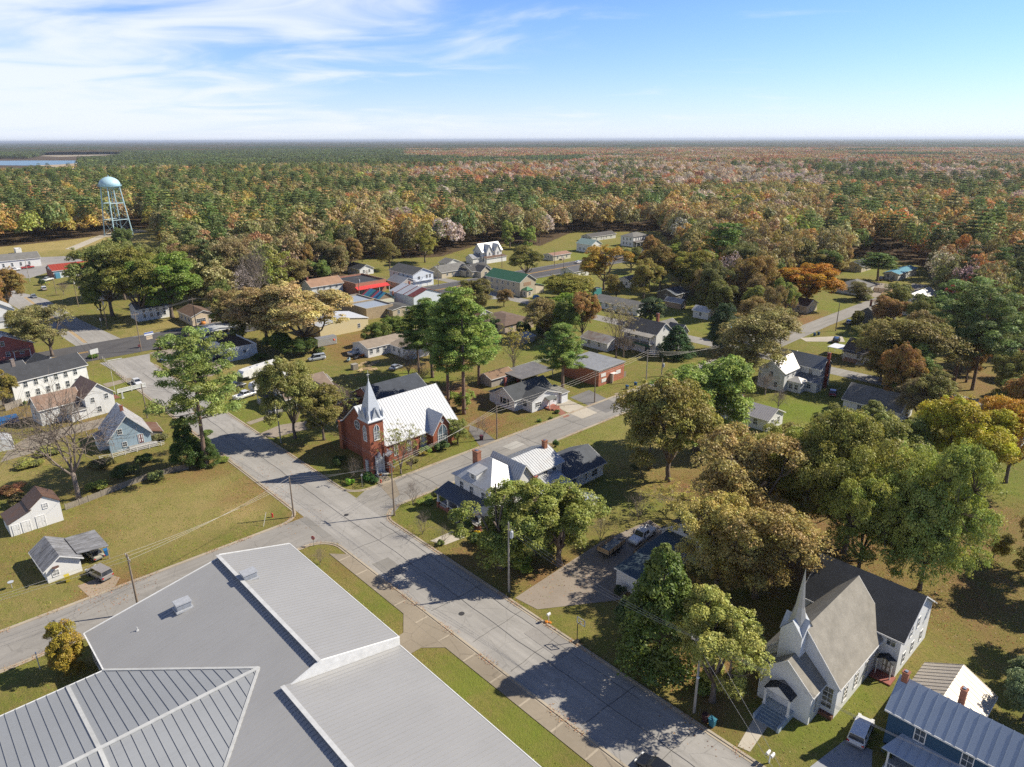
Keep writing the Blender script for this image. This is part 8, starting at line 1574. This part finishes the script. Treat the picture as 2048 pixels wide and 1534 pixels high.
def forestcol(x, y):
    """palette index for each tree from the stand it is in"""
    d = np.hypot(x, y); az = np.degrees(np.arctan2(x, y)); n = len(x)
    a = fbm(x, y, 150)+FR.uniform(-.16, .16, n); b = fbm(x+900, y+300, 70)+FR.uniform(-.25, .25, n); u = FR.rand(n)
    out = np.full(n, 2)
    # mixed autumn hardwoods near town
    pal_mid = np.array([0,1,1,1,2,2,2,10,2,3,3,3,3,8,7,4,5,8]); idx_ = np.clip((b*1.35-0.2), 0, .999); out = pal_mid[(np.clip(idx_*0.45+u*0.55, 0, .999)*len(pal_mid)).astype(int)]
    green = (a > 0.62) & (az < 12); out[green] = np.where(u[green] < .55, 1, np.where(u[green] < .8, 0, 2))
    left = (az < -14) & (d > 420) & (d < 1400); out[left] = np.array([0,1,1,1,2,10,2,3,7,4,1])[(u[left]*10.99).astype(int)]
    far = (d > 800) & (az > -8); pr = np.array([9,9,3,3,3,4,8,8,5,9,2,7]); out[far] = pr[(u[far]*11.99).astype(int)]
    fg = far & (b > 0.56); out[fg] = np.where(u[fg] < .75, 8, 9); gz = (az > 4) & (d > 850) & (d < 2600) & (u > .5); out[gz] = 8
    fgreen = far & (a > 0.64); out[fgreen] = np.where(u[fgreen] < .6, 1, 0)
    rg = (az > 24) & (d < 900) & (a > 0.40); out[rg] = np.array([1,1,2,0,2,4,5])[(u[rg]*6.99).astype(int)]
    vf = d > 1700; g2 = fbm(x, y, 420); w = vf & ((g2 > 0.60) | (az < -8)); out[w] = np.where(u[w] < .7, 0, 1)
    w2 = vf & ~w; out[w2] = np.array([9,9,8,3,3,2])[(u[w2]*5.99).astype(int)]
    return out
# nearest rows: each tree its own object
nxs, nys = place(0, 0, 120, 820, 9.8); k_ = keep(nxs, nys); nxs, nys = nxs[k_], nys[k_]
cols = forestcol(nxs, nys); Dn = np.hypot(nxs, nys)
# individuals: front rows by distance inside the view
pxs = 1024+FOC*nxs/((nys)*_F[1]+CAM_H*-_F[2])
order = np.argsort(Dn+np.where(np.abs(nxs/nys) > 0.78, 9999, 0))
NIND = 205
ind = order[:NIND]; rest = np.setdiff1d(order, ind)
def side_word(x, y):
    az = math.degrees(math.atan2(x, y))
    for lim, w in ((-27, 'behind the field by the water tower'), (-17, 'to the right of the water tower'), (-6, 'behind the roofs of the highway shops'),
                   (6, 'behind the green roofed hall'), (16, 'behind the houses beyond the highway'), (26, 'behind the blue roofed mobile home')):
        if az < lim: return w
    return 'at the right edge behind the tall pines'
KIND_OF = {0: 'fpine', 1: 'fpine', 8: 'fgrey'}
WORDS = {0: 'dark green pine', 1: 'green pine', 2: 'olive hardwood', 3: 'brown hardwood', 4: 'bronze hardwood', 5: 'orange hardwood', 6: 'red maple', 7: 'golden hardwood',
         8: 'grey half bare hardwood', 9: 'rust coloured tree', 10: 'yellow green hardwood'}
for i in ind:
    c = int(cols[i]); kd = KIND_OF.get(c, 'fbroad') if not (c in (1,) and rnd.random() < .4) else 'fbroad'
    sw = side_word(nxs[i], nys[i]); H = rnd.uniform(15, 23) if kd != 'fpine' else rnd.uniform(19, 26)
    R = rnd.uniform(5.2, 7.6) if kd != 'fpine' else rnd.uniform(4.4, 6.0)
    nm = {'fpine': 'pine_tree', 'fgrey': 'bare_tree'}.get(kd, 'broadleaf_tree')
    tree(kd, (nxs[i], nys[i], 0), H, R, sc(PAL[NAMES[c]], .95), nm, '%s in the forest edge %s' % (WORDS[c], sw), 'tree', '%ss of the forest edge %s' % (WORDS[c], sw), cv=0.18)
# the rest of the forest: one object, trees scattered as instances of a few tree meshes
src = bpy.data.collections.new('forest_sources')
def lowtree(seed, H, R, n, ls, pine_=False):
    t = Tree(seed); r = t.r; lf = lump(seed)
    d = rdir(r, n); d[:, 2] = np.abs(d[:, 2])*1.2-0.35; d /= np.linalg.norm(d, axis=1, keepdims=True)
    if pine_:
        f = r.rand(n)**0.8; rr = R*(1-0.7*f**1.5)*(0.6+0.4*r.rand(n)); a = r.rand(n)*6.283
        f = np.round(f*7)/7+r.normal(size=n)*0.02
        P = np.stack([np.cos(a)*rr, np.sin(a)*rr, H*(0.5+0.5*f)], 1); N = d*0.4+np.array([0, 0, .8])
    else:
        K = rdir(r, 26); K[:, 2] = np.abs(K[:, 2])*1.2-.3; j = r.randint(0, 26, n); c = K[j]*np.array([R*.72, R*.72, H*.40])*lf(K[j])[:, None]
        P = c+d*np.array([R*.36, R*.36, H*.13])*(0.7+0.3*r.rand(n))[:, None]+np.array([0, 0, H*.53]); N = d+rdir(r, n)*0.5+np.array([0, 0, .3])
    N /= np.linalg.norm(N, axis=1, keepdims=True)
    t.C.append(P); t.N.append(N); t.S.append(ls*(0.6+0.8*r.rand(n))); cl = (j % 7)/7.0 if not pine_ else r.rand(n)
    t.lv.append(np.clip(0.2+0.3*cl+0.4*r.rand(n), 0, 1)); t.lh.append(r.rand(n))
    t.mb.tube([(0, 0, 0), (0, 0, H*0.75)], [0.25, 0.12], 4)
    return t
def patch(seed, size=44, n=34, ls=0.95, nq=95):
    """a piece of far canopy"""
    r = RS(seed); Cs, Ns, Ss, v, h = [], [], [], [], []
    for i in range(n):
        c = np.array([r.uniform(-size/2, size/2), r.uniform(-size/2, size/2), 0]); H = r.uniform(10, 17); R = r.uniform(3.3, 5.6)
        t = lowtree(seed*100+i, H, R, nq, ls, r.rand() < .3); Cs.append(t.C[0]+c); Ns.append(t.N[0]); Ss.append(t.S[0]); q = r.rand()
        v.append(np.clip(t.lv[0]*0.5+q*0.6, 0, 1)); h.append(np.clip(t.lh[0]*.3+r.rand()*.7, 0, 1))
    V, Q = leafquads(r, np.concatenate(Cs), np.concatenate(Ns), np.concatenate(Ss), 0.75)
    return npmesh('far_canopy', V, Q, LEAF, fattr={'lv': np.concatenate(v), 'lh': np.concatenate(h)})
srcs = []
for i in range(3): t = lowtree(300+i, 17, 6.4, 800, 0.62); srcs.append(t)
for i in range(2): t = lowtree(310+i, 21, 5.2, 620, 0.6, True); srcs.append(t)
def joined(t):
    C = np.concatenate(t.C); V, Q = leafquads(t.r, C, np.concatenate(t.N), np.concatenate(t.S), 0.6)
    return npmesh('forest_source', V, Q, LEAF, fattr={'lv': np.concatenate(t.lv), 'lh': np.concatenate(t.lh)})
ms = [joined(t) for t in srcs]+[PROTO['fgrey'][0][1]]+[patch(40), patch(41)]
for i, me in enumerate(ms):
    o = bpy.data.objects.new('src%d' % i, me); src.objects.link(o)
mx_, my_ = place(0, 0, 820, 1500, 10.5); k_ = keep(mx_, my_); mx_, my_ = mx_[k_], my_[k_]
px_, py_ = place(0, 0, 1480, 4600, 40); k_ = keep(px_, py_); px_, py_ = px_[k_], py_[k_]
TX = np.concatenate([nxs[rest], mx_, px_]); TY = np.concatenate([nys[rest], my_, py_]); n = len(TX)
TC = np.concatenate([cols[rest], forestcol(mx_, my_), forestcol(px_, py_)]).astype(int); isp = np.arange(n) >= n-len(px_)
ID = np.where(TC <= 1, 3+FR.randint(0, 2, n), FR.randint(0, 3, n)); ID = np.where((TC == 1) & (FR.rand(n) < .4), 0, ID)
ID = np.where((TC == 8) & (FR.rand(n) < .35), 5, ID)
ID = np.where(isp, 6+FR.randint(0, 2, n), ID)
base = np.array([PAL[q] for q in NAMES])[TC]*1.05
tcol = np.clip(base*(1+FR.uniform(-.22, .22, (n, 1)))*(1+FR.uniform(-.08, .08, (n, 3))), 0, 1)
dd_ = np.hypot(TX, TY); SS = FR.uniform(0.85, 1.4, n)
SS = np.where(isp, 1+FR.uniform(-.1, .15, n), SS)
pts = bpy.data.meshes.new('forest'); pts.vertices.add(n); pts.vertices.foreach_set('co', np.stack([TX, TY, np.zeros(n)], 1).astype(np.float32).ravel())
for nm, tp, arr, fld in (('tidx', 'INT', ID, 'value'), ('tscl', 'FLOAT', SS, 'value'), ('trot', 'FLOAT', FR.rand(n)*6.283, 'value')):
    at = pts.attributes.new(nm, tp, 'POINT'); at.data.foreach_set(fld, np.ascontiguousarray(arr, np.int32 if tp == 'INT' else np.float32))
at = pts.attributes.new('tcol', 'FLOAT_COLOR', 'POINT'); at.data.foreach_set('color', np.concatenate([tcol, np.ones((n, 1))], 1).astype(np.float32).ravel())
pts.update()
fo = bpy.data.objects.new('forest', pts); COL.objects.link(fo)
tag(fo, 'mixed autumn forest stretching from the town to the horizon', 'forest', kind='stuff')
gn = bpy.data.node_groups.new('forest', 'GeometryNodeTree')
gn.interface.new_socket('Geometry', in_out='INPUT', socket_type='NodeSocketGeometry'); gn.interface.new_socket('Geometry', in_out='OUTPUT', socket_type='NodeSocketGeometry')
N_ = gn.nodes; L_ = gn.links
gi = N_.new('NodeGroupInput'); go = N_.new('NodeGroupOutput'); ip = N_.new('GeometryNodeInstanceOnPoints'); ci = N_.new('GeometryNodeCollectionInfo')
ci.inputs['Collection'].default_value = src; ci.inputs['Separate Children'].default_value = True; ci.inputs['Reset Children'].default_value = True
def named(nm, tp):
    q = N_.new('GeometryNodeInputNamedAttribute'); q.data_type = tp; q.inputs['Name'].default_value = nm; return q.outputs['Attribute']
cb = N_.new('ShaderNodeCombineXYZ'); L_.new(named('trot', 'FLOAT'), cb.inputs[2])
L_.new(gi.outputs[0], ip.inputs['Points']); L_.new(ci.outputs[0], ip.inputs['Instance']); ip.inputs['Pick Instance'].default_value = True
L_.new(named('tidx', 'INT'), ip.inputs['Instance Index']); L_.new(cb.outputs[0], ip.inputs['Rotation']); L_.new(named('tscl', 'FLOAT'), ip.inputs['Scale'])
L_.new(ip.outputs[0], go.inputs[0])
md = fo.modifiers.new('forest', 'NODES'); md.node_group = gn
# farthest woods: a rough canopy sheet out to the horizon
def farmat():
    m = mat('far_woods'); g = NG(m); p = g.pos()
    a = g.noise(p, 0.0008, 4, 0.6); b = g.noise(p, 0.02, 4, 0.8); c = g.noise(p, 0.004, 4, 0.7)
    col = g.mix(g.ramp(a, 0.45, 0.55), (0.06, 0.085, 0.035), (0.15, 0.09, 0.05)); col = g.mix(g.ramp(c, 0.4, 0.6, 0, .7), col, (0.05, 0.075, 0.03))
    g.done(g.mix(g.ramp(b, 0.35, 0.65), g.mix(.6, col, (0.02, 0.03, 0.015)), col), 1.0, spec=0.0); return m
xr = np.concatenate([np.linspace(-1, 1, 241)]); 
dr = np.geomspace(4300, 70000, 60); Az, Dr = np.meshgrid(np.radians(np.linspace(-44, 44, 241)), dr)
fz = 6+9*vnoise(np.sin(Az).ravel()*Dr.ravel(), np.cos(Az).ravel()*Dr.ravel(), 160)+FR.uniform(0, 3, Az.size)
Vv = np.stack([np.sin(Az).ravel()*Dr.ravel(), np.cos(Az).ravel()*Dr.ravel(), fz], 1); ii = np.arange(Az.size).reshape(Az.shape)
Qq = np.stack([ii[:-1, :-1], ii[:-1, 1:], ii[1:, 1:], ii[1:, :-1]], -1).reshape(-1, 4)
fw = bpy.data.objects.new('distant_woodland', npmesh('distant_woodland', Vv, Qq, farmat())); COL.objects.link(fw); tag(fw, 'hazy distant woods along the horizon', 'woodland', kind='stuff')
def pxsheet(name, poly, mt, z):
    mb = MB(); P = [G(x, y, z) for x, y in poly]; a = sum(P[i][0]*P[(i+1) % len(P)][1]-P[(i+1) % len(P)][0]*P[i][1] for i in range(len(P)))
    if a < 0: P = P[::-1]
    mb.add(P, [tuple(range(len(P)))]); o = mb.build(name, mt); o['kind'] = 'structure'; return o
def watermat():
    m = mat('water'); g = NG(m); g.done((0.10, 0.22, 0.33), 0.35, bump=g.noise(g.pos(), 0.2, 3), bs=0.1, bd=0.1); return m
pxsheet('river', WATER, watermat(), 0.4)
pxsheet('marsh', MARSH, plain((0.42, 0.32, 0.2), 1.0), 0.3)
pxsheet('far_field', FIELD, plain((0.34, 0.28, 0.19), 1.0), 0.3)
# air
hz = MB().box(-60000, -3000, -1.5, 60000, 80000, 90)
hm = mat('haze'); g = NG(hm); pv = g.n('ShaderNodeVolumePrincipled'); pv.inputs['Color'].default_value = (0.80, 0.88, 1.0, 1); pv.inputs['Density'].default_value = 1/20000
pv.inputs['Anisotropy'].default_value = 0.3
o_ = g.n('ShaderNodeOutputMaterial'); g.l(pv.outputs[0], o_.inputs['Volume'])
ho = hz.build('haze', hm); ho['kind'] = 'stuff'; ho['label'] = 'thin pale haze in the air over the town'; ho['category'] = 'haze'
